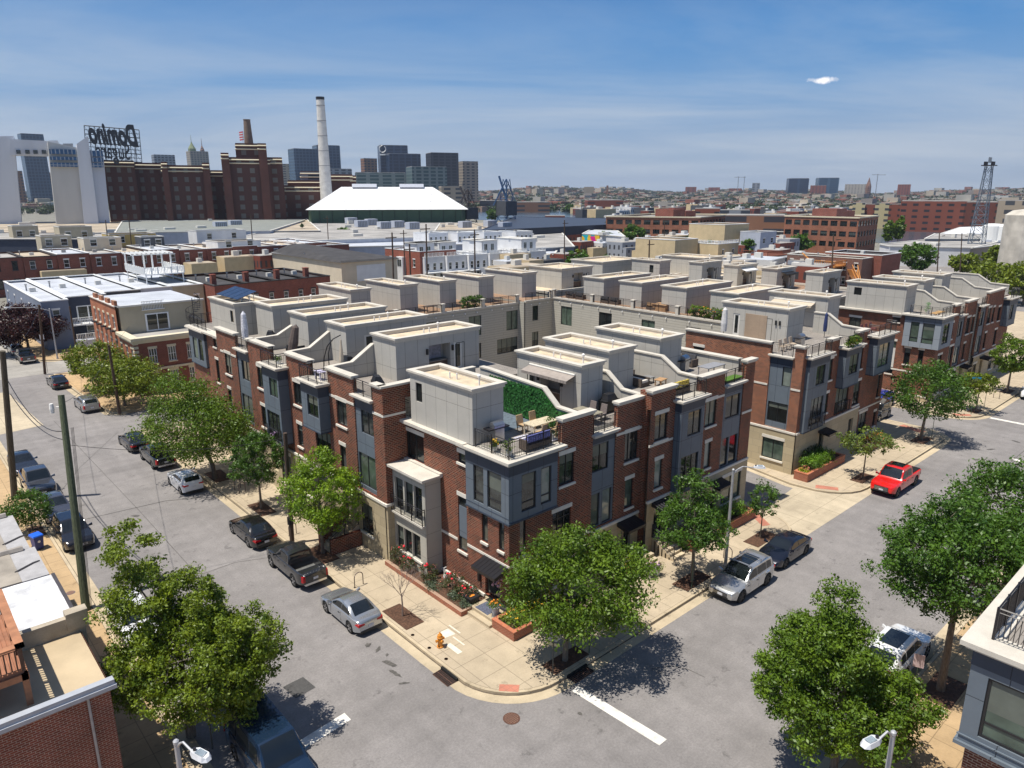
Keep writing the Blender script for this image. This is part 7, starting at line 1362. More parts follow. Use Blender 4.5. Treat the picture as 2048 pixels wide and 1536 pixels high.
for k in range(7): z = q.z-.15-k*.62; m = MB(); m.hull8([(q.x,q.y,z-.6),(q.x-1.6,q.y+1.4,z-.9),(q.x-1.6,q.y+1.45,z-.9),(q.x,q.y+.05,z-.6)],[(q.x,q.y,z),(q.x-1.6,q.y+1.4,z-.3),(q.x-1.6,q.y+1.45,z-.3),(q.x,q.y+.05,z)]); part(T,'flag_stripe',m,REDF if k%2 == 0 else WHITE)
p = at(652,380,dist=440); q = at(645.5,194,dist=440); T = thing('chimney','very tall white refinery chimney with a black rim','chimney',(p.x,p.y,0)); m = MB(); m.lathe(p.x,p.y,[(3.7,0),(3.35,p.z),(2.2,q.z-1.5)],24); part(T,'stack',m,mat('whitewashed_brick',(0.62,0.60,0.56),.85,.12,.5,fine=.15)); m = MB(); m.lathe(p.x,p.y,[(2.3,q.z-1.5),(2.35,q.z)],24); part(T,'rim',m,IRON)
for i in range(6):
    m = MB(); zz = 30+i*8; m.lathe(p.x,p.y,[(3.80-.0195*zz,zz),(3.80-.0195*zz,zz+.35)],24); part(T,'iron_band',m,mat('band_grey',(0.3,0.29,0.28),.8))
# steam puffs
# raw sugar shed
d0 = 385; aL, aR = at(615,445,dist=d0), at(935,445,dist=d0); T = thing('storage_shed','vast shed with a white hipped roof on green walls','shed',(aL.x,aL.y,0)); ux = (aR-aL); ux.z = 0; Lx = ux.length; ux.normalize(); vy = Vector((-ux.y,ux.x,0)); vy = vy if vy.dot(aL-CAM) > 0 else -vy
zt = at(780,419,dist=d0).z; zr = at(780,374,dist=d0+26).z
P_ = lambda u,v,z: tuple((aL+ux*u+vy*v).xy)+(z,)
m = MB(); m.prism([P_(2,0,0)[:2],P_(Lx-3,0,0)[:2],P_(Lx,10,0)[:2],P_(Lx,44,0)[:2],P_(Lx-6,52,0)[:2],P_(4,52,0)[:2],P_(0,44,0)[:2],P_(0,8,0)[:2]],0,zt); part(T,'green_wall',m,mat('green_cladding',(0.052,0.105,0.060),.6,.10,.3))
m = MB()
for k in range(1,13): m.tube([P_(Lx*k/13,-.2,0),P_(Lx*k/13,-.2,zt)],.13,4)
part(T,'wall_rib',m,mat('dark_rib',(0.02,0.03,0.025),.7))
m = MB(); lo = [P_(-.5,-.8,zt),P_(Lx*.24,-1,zt),P_(Lx*.76,-1,zt),P_(Lx+.5,-.8,zt),P_(Lx+1,26,zt),P_(Lx+.5,53,zt),P_(-.5,53,zt),P_(-1,26,zt)]; r0, r1 = P_(Lx*.20,26,zr), P_(Lx*.80,26,zr)
m.add(lo+[r0,r1],[(0,1,8),(1,2,9,8),(2,3,9),(3,4,9),(4,5,9),(5,6,8,9),(6,7,8),(7,0,8)]); part(T,'roof',m,mat('bright_roof_membrane',(0.70,0.70,0.71),.7,.10,.12,fine=.04,stretch=(1,1,.3)))
m = MB()
for a,b in ((0,8),(1,8),(2,9),(3,9)): pts = lo+[r0,r1]; m.tube([pts[a],pts[b]],.10,4)
for tt in (.33,.66): 
    A_ = Vector(lo[0]).lerp(Vector(r0),tt); B_ = Vector(lo[3]).lerp(Vector(r1),tt)
    m.tube([A_+Vector((0,0,.15)),B_+Vector((0,0,.15))],.06,4)
part(T,'roof_seam',m,mat('seam_grey',(0.45,0.45,0.45),.7))
for a,b in ((.27,.43),(.58,.74)): m = MB(); m.add([P_(Lx*a,23.5,zr-.2),P_(Lx*b,23.5,zr-.2),P_(Lx*b,28,zr-.2),P_(Lx*a,28,zr-.2),P_(Lx*a,24.5,zr+1.6),P_(Lx*b,24.5,zr+1.6),P_(Lx*b,27,zr+1.6),P_(Lx*a,27,zr+1.6)],[(0,1,5,4),(1,2,6,5),(2,3,7,6),(3,0,4,7),(4,5,6,7)]); part(T,'ridge_vent',m,mat('vent_grey',(0.5,0.52,0.58),.5))
# downtown towers
TW = [('tower_block','slender blue glass tower under the conveyor bridge',38,90,268,1600,BLU,12),('tower_block','tall office tower left of the spired one, pale with grey fins',305,352,310,1700,GRT,10),('tower_block','spired old tower with a green pyramid top',376,420,303,1900,TANT,15),
 ('tower_block','pale tower glimpsed between refinery and blue towers',565,582,328,1700,TANT,0),('tower_block','wide teal blue glass office block left of the white chimney',582,640,298,1500,BLU,18),('tower_block','taller grey blue glass tower behind the white chimney',629,684,291,1560,BLU,15),
 ('tower_block','grey glass office slab right of the white chimney base',655,705,338,1400,GRT,5),('tower_block','brown brick tower left of the navy glass ones',725,757,317,1500,BRT,20),('tower_block','navy glass tower with a pale ring emblem near its top',757,818,291,1350,NVY,8),('tower_block','lower stepped navy glass block joined to the ring emblem tower',774,846,308,1320,NVY,12),
 ('tower_block','low green glass apartment block in front of the navy towers',710,812,346,1150,TEAL,0),('tower_block','glass and tan apartment building with balconies',818,900,334,1100,TEAL,14),('tower_block','black glass tower with a flat top',857,922,306,1300,BKT,15),('tower_block','beige ribbed tower right of the black one',922,960,323,1350,TANT,20),('tower_block','tan apartment block with balconies above the shed roof',880,932,373,900,TANT,10),
 ('tower_block','brick tower at the left behind the bridge gap',88,104,345,1700,BRT,0),('tower_block','orange tinted low block behind the left white tower',30,44,342,1500,BRT,0)]
TWO = {}
for nm,lab,a,b,yt,dd,mm,tn in TW: TWO[lab] = tower(nm,lab,'tower',a,b,yt,dd,mm,turn=tn,grp='downtown towers')
T, P_, z, w, dp = TWO['spired old tower with a green pyramid top']; m = MB(); a, b = P_(-w/2,dp*.3), P_(-w/2+w*.35,dp*.3); c0 = P_(-w*.3,dp*.3); m.lathe(c0[0],c0[1],[(9,z),(9,z+6),(2,z+18),(.6,z+22),(.3,z+36)],8); part(T,'green_spire',m,mat('copper_green',(0.18,0.22,0.10),.7)); c0 = P_(w*.25,dp*.3); m = MB(); m.lathe(c0[0],c0[1],[(5,z),(5,z+4),(.8,z+14),(.3,z+30)],8); part(T,'mast',m,BRT)
T, P_, z, w, dp = TWO['navy glass tower with a pale ring emblem near its top']; c = at(765,298,dist=1346); m = MB(); rr = 5.6
for k in range(20):
    if k in (3,4,13): continue
    a0, a1 = k*math.pi/10, (k+.8)*math.pi/10; u = rgt; m.tube([c+u*rr*math.cos(a0)+Vector((0,0,rr*math.sin(a0))), c+u*rr*math.cos(a1)+Vector((0,0,rr*math.sin(a1)))], .8, 4)
for k in range(5): m.box(c.x+rgt.x*(k-2)*2-.7, c.x+rgt.x*(k-2)*2+.7, c.y+rgt.y*(k-2)*2-.7, c.y+rgt.y*(k-2)*2+.7, c.z-10.5, c.z-8.2)
part(T,'emblem',m,WHITE)
# steep-ish mid distance blocks east of the shed
MD = [('brick harbour warehouse with pale roof units behind the moored cranes',1024,1102,405,900,BRT,5),('brick office block with dark glass bands at the centre',1172,1250,401,800,REDT,8),('tan apartment tower on the hill, two joined slabs',1168,1188,374,1900,TANT,0),('small dark church tower on the hill',1213,1217,371,1900,BRT,0),('red brick hospital block on the ridge, left one',1371,1393,374,2600,REDT,0),('red brick hospital block on the ridge, middle one',1417,1440,375,2600,REDT,0),('wide red brick block with grey base on the ridge',1458,1484,377,2500,REDT,0),('grey glass hospital tower, left part of the ridge group',1505,1520,366,2400,GRT,0),('dark glass hospital block with brick wing',1576,1621,357,2300,NVY,10),('blue glass hospital tower with a brick side',1635,1682,356,2300,BLU,12),('low red brick block between the two hospital towers',1621,1653,371,2200,REDT,0),('long pale institutional building right of the blue hospital tower',1690,1740,369,2300,PALET,0),('lone brown building on the right ridge',1796,1822,369,2300,REDT,0),
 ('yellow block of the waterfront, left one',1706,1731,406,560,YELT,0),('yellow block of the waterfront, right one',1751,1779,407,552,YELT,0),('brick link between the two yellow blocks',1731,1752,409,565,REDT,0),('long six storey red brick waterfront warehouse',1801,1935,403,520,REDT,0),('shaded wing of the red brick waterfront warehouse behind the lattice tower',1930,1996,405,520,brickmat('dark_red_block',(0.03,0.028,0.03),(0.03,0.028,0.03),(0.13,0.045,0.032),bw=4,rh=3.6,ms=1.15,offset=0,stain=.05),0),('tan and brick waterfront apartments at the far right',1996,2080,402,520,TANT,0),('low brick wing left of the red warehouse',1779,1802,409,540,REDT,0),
 ('brick mill with a white monitor roof, mid right',1308,1345,404,900,PALET,0),('red brick school like building behind the leafy quay',1090,1130,432,620,REDT,0),('brick and glass office behind the long two storey one',1390,1440,418,420,REDT,0),('pale office block with ribbon windows behind the brick offices',1440,1500,421,450,GRT,0),('brick block with a pitched roof, behind the centre offices',1255,1300,412,700,REDT,0),('long grey roofed brick building behind the tan buildings',1450,1572,432,330,BRT,0),('dark multi storey car park at the far quay',960,1025,402,1000,BKT,0)]
for lab,a,b,yt,dd,mm,tn in MD: tower('building',lab,'building',a,b,yt,dd,mm,turn=tn,grp='buildings across the harbour')
p = at(1735,358,dist=2200); m = MB(); b0 = at(1735,390,dist=2200); m.lathe(b0.x,b0.y,[(7,0),(7,b0.z+22),(.3,p.z+4)],6); solo('church_spire',m,BRT,'dark pointed church spire on the right ridge','spire',loc=(b0.x,b0.y,0))
def lattice(name,lab,cat,pxb,pyb,pxt,pyt,dist,wb,wt,material,n=9,r=.25,extra=None,grp=None):
    b = at(pxb,pyb,dist=dist); t_ = at(pxt,pyt,dist=dist); b.z = 0; m = MB(); c4 = [(-1,-1),(1,-1),(1,1),(-1,1)]; lv = []
    for i in range(n+1):
        f = i/n; w = wb+(wt-wb)*f; cx_, cy_ = b.x, b.y; z = t_.z*f; lv.append([(cx_+a*w/2,cy_+c*w/2,z) for a,c in c4])
    for i in range(n):
        for k in range(4): m.tube([lv[i][k],lv[i+1][k]],r,4); m.tube([lv[i][k],lv[i+1][(k+1)%4]],r*.6,3); m.tube([lv[i][(k+1)%4],lv[i+1][k]],r*.6,3); m.tube([lv[i][k],lv[i][(k+1)%4]],r*.6,3)
    T = solo(name,m,material,lab,cat,grp,loc=(b.x,b.y,0)); return T,b,t_
T,b,t_ = lattice('lattice_tower','tall steel lattice mast at the right with antennas on top','mast',1955,475,1972,332,300,4.8,1.9,mat('blue_grey_steel',(0.13,0.16,0.20),.6),n=10,r=.13)
m = MB(); m.box(b.x-1.9,b.x+1.9,b.y-1.9,b.y+1.9,t_.z,t_.z+.3)
for k in range(6): m.lathe(b.x-1.3+k*.5,b.y+(-1)**k,[(.35,t_.z+.3),(.35,t_.z+1.4)],6); m.tube([(b.x-1.5+k*.6,b.y,t_.z+1),(b.x-1.5+k*.6,b.y,t_.z+2.8)],.06,4)
part(T,'antenna',m,IRON)
def crane(lab,px,pyb,pyt,dist,material,h=.35,jib=-1):
    T,b,t_ = lattice('harbour_crane',lab,'crane',px,pyb,px,pyt,dist,9,2.5,material,n=6,r=h*.7,grp='harbour cranes'); m = MB(); z = t_.z; m.tube([(b.x,b.y,z*.65),(b.x-rgt.x*-jib*4,b.y-rgt.y*-jib*4,z*1.05)],h*1.6,5); m.tube([(b.x,b.y,z),(b.x+rgt.x*jib*7,b.y+rgt.y*jib*7,z*.55)],h,5); m.tube([(b.x,b.y,z),(b.x-rgt.x*jib*5,b.y-rgt.y*jib*5,z*.6)],h*.7,5); part(T,'jib',m,material); m = MB(); m.box(b.x-4,b.x+4,b.y-4,b.y+4,z*.38,z*.62); part(T,'machine_house',m,DGREY)
crane('dark brown harbour crane right of the white roofed shed',936,438,378,400,mat('crane_brown',(0.06,0.05,0.05),.7)); crane('blue harbour crane with a hooked top, by the water',1013,438,358,400,mat('crane_blue',(0.03,0.09,0.20),.6))
for i,(px,py) in enumerate(((1474,353),(1486,353),(1750,348))):
    b = at(px,395,dist=2300); t_ = at(px,py,dist=2300); m = MB(); m.tube([(b.x,b.y,0),(b.x,b.y,t_.z)],1.0,4); m.tube([(t_.x-rgt.x*8,t_.y-rgt.y*8,t_.z-2),(t_.x+rgt.x*(8 if i < 2 else 30),t_.y+rgt.y*(8 if i < 2 else 30),t_.z-2)],.7,4); solo('tower_crane',m,GRT,('thin mast with floodlights on the ridge, left one','thin mast with floodlights on the ridge, right one','construction crane with a long jib over the right ridge')[i],'mast' if i < 2 else 'crane',None,loc=(b.x,b.y,0))
for i,px in enumerate((930,1005)): pass
# hills and hillside town
def hz(x, y):
    dx, dy = x-CAM.x, y-CAM.y; r = math.hypot(dx,dy); f = min(1,max(0,(r-950)/2300)); f = f*f*(3-2*f)
    az_ = math.atan2(dx*rgt.x+dy*rgt.y, dx*VX+dy*VY); ridge = 27+6*math.sin(az_*9+1)+6*math.sin(az_*23)+3*math.sin(az_*51); lf = min(1,max(0,(az_+.16)/.12)); return -.5+f*ridge*(.55+.45*lf)
m = MB(); na, nr = 110, 34; idx = {}
for i in range(na+1):
    a = -.80+1.62*i/na
    for j in range(nr+1):
        r = 900*(9.0/.9)**((j/nr)**1.1); x = CAM.x+r*(VX*math.cos(a)+rgt.x*math.sin(a)); y = CAM.y+r*(VY*math.cos(a)+rgt.y*math.sin(a)); idx[i,j] = len(m.v); m.v.append((x,y,hz(x,y)))
for i in range(na):
    for j in range(nr): m.f.append((idx[i,j],idx[i,j+1],idx[i+1,j+1],idx[i+1,j]))
HILL = mat('hill_green', (0.05,0.065,0.040), .9, .45, .012, fine=.3); struct('hills', m, HILL, smooth=True)
rng = random.Random(11)
def hm(wc, rc, i):
    m = MB(); w, d_, h = (10,12,9,20,9,14)[i], (12,10,14,12,11,11)[i], (6,7,6,8,7,6)[i]; m.box(-w/2,w/2,-d_/2,d_/2,-4,h); return m
hcols = [((0.24,0.09,0.06),'small brick house among trees on the far hillside'),((0.36,0.34,0.30),'small pale house among trees on the far hillside'),((0.24,0.21,0.19),'small grey house among trees on the far hillside'),((0.48,0.47,0.45),'long white roofed building among trees on the far hillside'),((0.30,0.20,0.15),'small brown house among trees on the far hillside'),((0.42,0.36,0.28),'small tan building among trees on the far hillside')]
protos = []
for i,(c,lab) in enumerate(hcols):
    o = bpy.data.objects.new('hillside_house', hm(None,None,i).mesh('hillside_house', mat('far_wall_%d' % i, c, .9, .15, .05))); protos.append((o, lab))
cnt = 0; first = set()
while cnt < 296:
    px = rng.uniform(945, 2060) if rng.random() < .93 else rng.uniform(0,110); r = 930+1100*rng.random()**1.5; a = math.atan((px-1024)/FPX*math.cos(PITCH)); x = CAM.x+r*(VX*math.cos(a)+rgt.x*math.sin(a)); y = CAM.y+r*(VY*math.cos(a)+rgt.y*math.sin(a))
    i = rng.randrange(6); o, lab = protos[i]; c = o if i not in first else o.copy(); first.add(i); COL.objects.link(c); s = rng.uniform(.55,1.0)*(1+ (r-950)/4500); c.location = (x,y,hz(x,y)); c.rotation_euler = (0,0,rng.choice((0,0,.25,-.2,1.57))); c.scale = (s*rng.uniform(.9,1.5),s,s*rng.uniform(.8,1.2)); tag(c, lab, 'house', lab.replace('small ','').split(' among')[0]+'s on the hillside'); cnt += 1
for j in range(5):
    c_ = hcols[(0,1,2,4,5)[j]][0]; mb = MB()
    for k_ in range(420):
        px = rng.uniform(930, 2080) if rng.random() < .95 else rng.uniform(-10,110); r = 1150+2400*rng.random()**1.1; a = math.atan((px-1024)/FPX*math.cos(PITCH)); x = CAM.x+r*(VX*math.cos(a)+rgt.x*math.sin(a)); y = CAM.y+r*(VY*math.cos(a)+rgt.y*math.sin(a)); w = rng.uniform(4,11)*(1+r/6000); d_ = rng.uniform(5,9)*(1+r/5000); h = rng.uniform(5,8) if rng.random() < .96 else rng.uniform(10,18); z = hz(x,y); mb.box(x-w,x+w,y-d_,y+d_,z-4,z+h)
    o = bpy.data.objects.new('distant_houses', mb.mesh('distant_houses', MATS['far_wall_%d' % (0,1,2,4,5)[j]])); COL.objects.link(o); tag(o, ('red brick','pale','grey','brown','tan')[j]+' rooftops of the dense far city, too many to count', 'houses', kind='stuff')
NR = np.random.default_rng(3); k = 3600; pxs = NR.uniform(925,2080,k); pxs[:180] = NR.uniform(-20,150,180); rs = 930*(3.4)**(NR.random(k)); cs = []
for px, r in zip(pxs, rs):
    a = math.atan((px-1024)/FPX*math.cos(PITCH)); x = CAM.x+r*(VX*math.cos(a)+rgt.x*math.sin(a)); y = CAM.y+r*(VY*math.cos(a)+rgt.y*math.sin(a)); cs.append((x,y,hz(x,y)+4))
cs = np.array(cs); sz = 3.5+rs/520
o = bpy.data.objects.new('distant_trees', leafmesh('distant_trees', cs, sz, 26, 2.6, NR, leafmat('far_leaf',(0.035,0.055,0.022),.1,.4), flat=.6)); COL.objects.link(o); tag(o,'dark green mass of trees covering the far hillside','trees',kind='stuff')
# boats at the marina, quay trees
GB_ = 'white boats moored at the marina'
for i,(px,py,l) in enumerate(((1768,443,9),(1782,444,7),(1800,446,10),(1812,444,8),(1822,447,11),(1838,446,7),(1870,452,9),(1882,450,12),(1896,452,10),(1916,452,9),(1930,453,8))):
    p = at(px,py,z=.2); m = MB(); m.hull8([(-l/2,-1.1,0),(l/2-1.5,-1.0,0),(l/2-1.5,1.0,0),(-l/2,1.1,0)],[(-l/2,-1.6,1.6),(l/2,-.3,2.0),(l/2,.3,2.0),(-l/2,1.6,1.6)]); T = thing('boat','white motor boat moored in front of the waterfront warehouse','boat',(p.x,p.y,0),random.uniform(-.6,.6),GB_); part(T,'hull',m,WHITE,world=False); m = MB(); m.hull8([(-l*.3,-1.1,1.6),(l*.2,-1.0,1.7),(l*.2,1.0,1.7),(-l*.3,1.1,1.6)],[(-l*.25,-.9,3.3),(l*.05,-.8,3.2),(l*.05,.8,3.2),(-l*.25,.9,3.3)]); part(T,'cabin',m,mat('boat_white',(0.7,0.72,0.75),.3),world=False)
FT_ = [(300,505,8.0,9,'round leafy tree on the left behind the brick row',LD,'x'),(25,478,9,11,'wide dark tree behind the tan rooftop room',LD,'x'),(605,500,11,5,'dark conical evergreen in front of the warehouses',LB,'c'),(575,505,7,5,'low dark tree left of the evergreen',LD,'x'),(690,500,9,6,'dark tree right of the evergreen',LD,'x'),(422,545,7,5,'bright green tree in front of the long brick row',LY,'x'),(760,550,4,2.2,'small bright tree beside the bright brick house',LG,'x'),(1268,505,11,9,'tall leafy tree in the middle of the rooftops',LD,'x'),(1185,460,7,5,'tree beside the mural, left one',LG,'x'),(1200,461,6,3,'tree beside the mural, right one',LG,'x'),(1500,520,8,6,'round tree behind the pale rooftop rooms',LD,'x'),(1590,498,8,9,'wide tree left of the brick office building',LD,'x'),(1690,498,8,10,'wide low tree in front of the brick office building',LD,'x'),(1640,505,6,7,'low tree between the two wide ones',LD,'x'),(1795,488,12,4,'slim tree by the water, right one',LG,'x'),(1775,488,11,4,'slim tree by the water, left one',LG,'x'),(1830,545,9,9,'large round tree in front of the white warehouse',LD,'x'),(1925,548,6,7,'low yellowish tree right of the red car',LY,'x'),(1985,545,8,6,'tree in front of the rust stained silo',LY,'x'),(1980,600,8.5,10,'broad yellow green tree behind the far right houses, left one',LY,'x'),(2045,610,9,9,'broad yellow green tree behind the far right houses, right one',LY,'x'),(1140,425,9,9,'tree clump by the red quay building',LD,'x'),(985,440,9,8,'tree clump on the far quay',LD,'x'),(150,500,3.2,5,'low shrubs on the roof terrace behind the long row',LD,'x')]
for i,(px,py,h,w,lab,mm,ty) in enumerate(FT_):
    p = at(px,py,z=0); dd = (p-CAM).length; lf = max(.28, dd/520); tree('garden_tree',lab,'tree',(p.x,p.y,0),h,h*.12,w*.55 if ty == 'x' else 2.6,int(110),34,lf,200+i,mm,.2,'trees among the buildings',rc=w*.13, lobes=None if ty == 'x' else [((0,0,h*.3),(3.6,3.6,h*.25)),((0,0,h*.55),(2.4,2.4,h*.25)),((0,0,h*.82),(1.1,1.1,h*.2))])
rngt = np.random.default_rng(9); cs = np.array([tuple(at(px+rngt.uniform(-4,4),442,dist=375))[:2]+(2.5,) for px in np.linspace(560,640,30)]+[tuple(at(px,442,dist=372))[:2]+(2.5,) for px in np.linspace(820,860,14)]+[tuple(at(px,470,dist=260))[:2]+(2,) for px in np.linspace(1060,1160,20)]); o = bpy.data.objects.new('scrub', leafmesh('scrub', cs, np.full(len(cs),3.0), 60, .7, rngt, LY)); COL.objects.link(o); tag(o,'yellow green scrub along the foot of the shed','scrub',kind='stuff')

kinds = [('small red brick building with a flat roof in the harbour district', fgrid('brick_small', (0.20,0.058,0.038), (0.05,0.05,0.055), 2.4, 3.2, .75), ROOFG), ('small pale building with a white roof in the harbour district', fgrid('pale_small', (0.55,0.54,0.52), (0.10,0.10,0.11), 2.6, 3.2, .8), ROOFW), ('small tan building with a flat roof in the harbour district', TANST, ROOFT), ('small dark shed in the harbour district', DGREY, ROOFB), ('small grey clad building in the harbour district', fgrid('grey_small', (0.30,0.32,0.36), (0.06,0.06,0.07), 2.6, 3.4, .9), ROOFG)]
rng = random.Random(21); pr = []
for i, (lab, wm, rm) in enumerate(kinds):
    T = thing('low_building', lab, 'building', (0,0,0), group=lab.split(' with')[0].replace(' in the harbour district','')+'s of the harbour district'); m = MB(); m.box(-6,6,-5,5,0,7); w_ = part(T,'wall',m,wm,world=False); m = MB(); m.box(-5.8,5.8,-4.8,4.8,7,7.1); part(T,'roof',m,rm,world=False)
    m = MB(); m.box(-1,1,0,2,7.1,8.4); part(T,'roof_hatch',m,OFFW,world=False); pr.append(T)
used = [0]*5
for n_ in range(260):
    if n_ < 120: px, dd = rng.uniform(1010,1640), rng.uniform(170,330)
    elif n_ < 160: px, dd = rng.uniform(0,620), rng.uniform(205,245)
    else: px, dd = rng.uniform(1150,1760), rng.uniform(560,930)
    if 1130 < px < 1290 and dd < 260: continue
    p = at(px, 430, dist=dd); ix = rng.randrange(5)
    if not used[ix]: T = pr[ix]; used[ix] = 1
    else: T = dup(pr[ix])
    s_ = rng.uniform(.45,.95)*(1 if dd < 400 else 1.4); T.location = (p.x,p.y,0); T.rotation_euler = (0,0,rng.choice((0,0,1.5708,.2))); T.scale = (s_*rng.uniform(.8,1.6), s_, (rng.uniform(.55,1.0) if dd < 400 else rng.uniform(.8,1.5)))
for n_ in range(16):
    px, dd = rng.uniform(1020,1650), rng.uniform(180,420); p = at(px,430,dist=dd); tree('garden_tree','dark green tree among the low roofs of the harbour district','tree',(p.x,p.y,0),rng.uniform(7,10),1.5,rng.uniform(3,4.5),70,30,dd/480,300+n_,LD,.2,'small trees among the harbour district roofs',rc=1.1)
# ================================================================== LEFT AND RIGHT FOREGROUND BUILDINGS
T = thing('corner_building', 'low brick building at the bottom left with a tan roof and a timber deck', 'building', (-19.75,.3,0)); FY = Fr('y',.35,-1); BRO2 = brickmat('old_red_brick',(0.20,0.05,0.032),(0.13,0.034,0.024),(0.30,0.22,0.18),bw=.24,rh=.09,ms=.014,stain=.3)
m = MB(); wall(m,FY,-34,-19.75,0,5.8,[],rev=.1); m.quad((-19.75,.35,0),(-19.75,4.7,0),(-19.75,4.7,5.8),(-19.75,.35,5.8)); part(T,'brick_wall',m,BRO2); m = MB(); m.box(-34,-19.8,.4,4.7,5.5,5.82); part(T,'roof',m,mat('sandy_flat_roof',(0.47,0.37,0.24),.9,.14,.6,fine=.06))
m = MB(); m.box(-34,-19.6,.12,.42,5.72,5.97); m.box(-34,-19.55,.06,.2,5.62,5.78); part(T,'gutter',m,mat('blue_grey_gutter',(0.36,0.38,0.42),.6,.08)); m = MB(); m.tube([(-20.5,.3,5.6),(-20.5,.24,0)],.05,8); part(T,'downpipe',m,mat('grey_pipe',(0.35,0.34,0.34),.6))
m = MB(); m.box(-34,-19.55,4.7,5.0,0,6.55); m.box(-20.2,-19.4,4.65,5.15,6.0,6.75); part(T,'party_wall',m,mat('dirty_beige_render',(0.36,0.31,0.24),.9,.25,1.2,fine=.1))
m = MB(); m.box(-29,-22.15,.9,5.6,7.1,7.22)
for k in range(48): m.box(-29+k*.142,-28.9+k*.142,.9,5.6,7.22,7.25)
D = solo('timber_deck', m, mat('brown_deck_timber',(0.30,0.13,0.07),.75,.2,3), 'red brown timber roof deck at the left edge above the low brick building','deck',loc=(-22.15,.9,7.1))
railing(D,[(-29,.9,7.2),(-22.15,.9,7.2),(-22.15,5.6,7.2)],h=1.0,mat_=mat('dark_timber',(0.10,0.055,0.035),.8,.2),post=.12,bal=.045,sp=.16)
m = MB()
for a,b in ((-22.15,.9),(-22.15,5.5),(-25,.9),(-28,.9)): m.box(a-.1,a+.1,b-.1,b+.1,5.8,7.1)
m.box(-29,-22.05,.8,.9,6.85,7.1); m.box(-22.15,-22.03,.8,5.6,6.85,7.1); m.box(-29,-22.0,.72,1.0,8.17,8.24); m.box(-22.28,-22.0,.72,5.7,8.17,8.24); part(D,'frame',m,mat('brown_deck_timber2',(0.36,0.16,0.08),.75,.2,3))
T = thing('row_building','low row building with a peeling white painted roof beside the left pavement','building',(-19.75,5,0)); m = MB(); m.box(-34,-19.8,5.0,10.6,0,5.85); part(T,'wall',m,BRO2); m = MB(); m.box(-34,-19.75,5.0,10.55,5.85,5.95); part(T,'roof',m,mat('peeling_white_roof',(0.60,0.60,0.61),.8,.28,1.4,fine=.12)); m = MB(); m.box(-19.75,-19.6,5,10.6,5.7,5.98); part(T,'gutter',m,mat('dark_gutter',(0.05,0.045,0.05),.7))
for i,(a,b,lab) in enumerate(((10.6,14.3,'low row building with a grey tarred roof next to the white painted roof'),(14.3,19.5,'low row building with a grey tarred roof, farther up beside the blue bin'),)):
    T = thing('row_building',lab,'building',(-19.8,a,0),group='low row buildings at the left'); m = MB(); m.box(-34,-19.9-i*.2,a+.02,b,0,5.9); part(T,'wall',m,BRO2); m = MB(); m.box(-34,-20.9,a+.02,b,5.9,6.0); part(T,'roof',m,mat('tarred_roof',(0.30,0.265,0.22),.9,.22,1.1,fine=.12,stretch=(1,1,1))); m = MB(); m.box(-20.9,-19.8-i*.2,a+.02,b,5.88,5.97); part(T,'roof_edge_strip',m,mat('grey_roof_strip',(0.36,0.35,0.35),.85,.15,1.5,fine=.1))
    m = MB(); m.tube([(-34,b,6.05),(-20.3,b,6.02)],.18,6); part(T,'roof_ridge',m,mat('ridge_felt',(0.30,0.27,0.24),.9,.2)); m = MB(); m.tube([(-21.0,a+1.2,6.0),(-20.2,a+1.7,6.0),(-19.9,a+1.8,5.98)],.05,4); part(T,'patch_seam',m,mat('dark_gutter',(0.05,0.045,0.05),.7))
# lower right house
T = thing('townhouse','townhouse at the bottom right edge with a grey box bay and a railed roof deck','townhouse',(.7,-22,0)); FX = Fr('x',.55,-1)
w = [(-24.6,-22.42,6.28,8.5),]
m = MB(); wall(m,FX,-29,-21.9,5.85,8.75,w+[(-27.6,-25.4,6.28,8.5)],rev=.12); m.quad((.55,-21.9,5.85),(9,-21.9,5.85),(9,-21.9,8.75),(.55,-21.9,8.75)); m.quad((.55,-29,5.85),(.8,-29,5.85),(.8,-22.1,5.85),(9,-22.1,5.85),(9,-21.9,5.85),(.55,-21.9,5.85)); B = part(T,'box_bay',m,GREY)
m = MB(); m.box(.53,.9,-29,-21.88,8.75,9.4); m.box(.9,9,-22.2,-21.88,8.75,9.4); part(B,'dark_band',m,NAVY); m = MB(); m.box(.45,.85,-29,-21.8,5.72,5.85); m.box(.85,9,-22.1,-21.8,5.72,5.85); m.box(.50,.56,-29,-21.85,6.08,6.12); part(B,'bottom_trim',m,GREY)
for q in w+[(-27.6,-25.4,6.28,8.5)]: window(B,FX,*q,mull=0,rev=.12,trans=6.85,lintel=False,sill=False,glass=GL[1],fw=.09)
m = MB(); m.box(.22,1.3,-29,-21.55,9.45,9.62); m.box(1.3,9,-22.5,-21.55,9.45,9.62); m.box(.36,.7,-29,-21.7,9.33,9.45); part(T,'ledge',m,COPING); m = MB(); m.box(.8,9,-29,-22.1,0,9.4); part(T,'brick_wall',m,BRICKD); m = MB(); m.box(1.0,9,-29,-22.3,9.42,9.5); part(T,'roof_deck',m,DECK)
railing(T,[(1.0,-29,9.62),(1.0,-22.25,9.62),(9,-22.25,9.62)],h=1.15,bal=.022,post=.075)
m = MB(); m.lathe(3.6,-24.2,[(.35,9.5),(.45,10.0),(.1,10.0)],12); solo('chair', m, WHITE, 'white round seat on the roof deck at the right edge', 'chair', loc=(3.6,-24.2,9.5)) if False else None
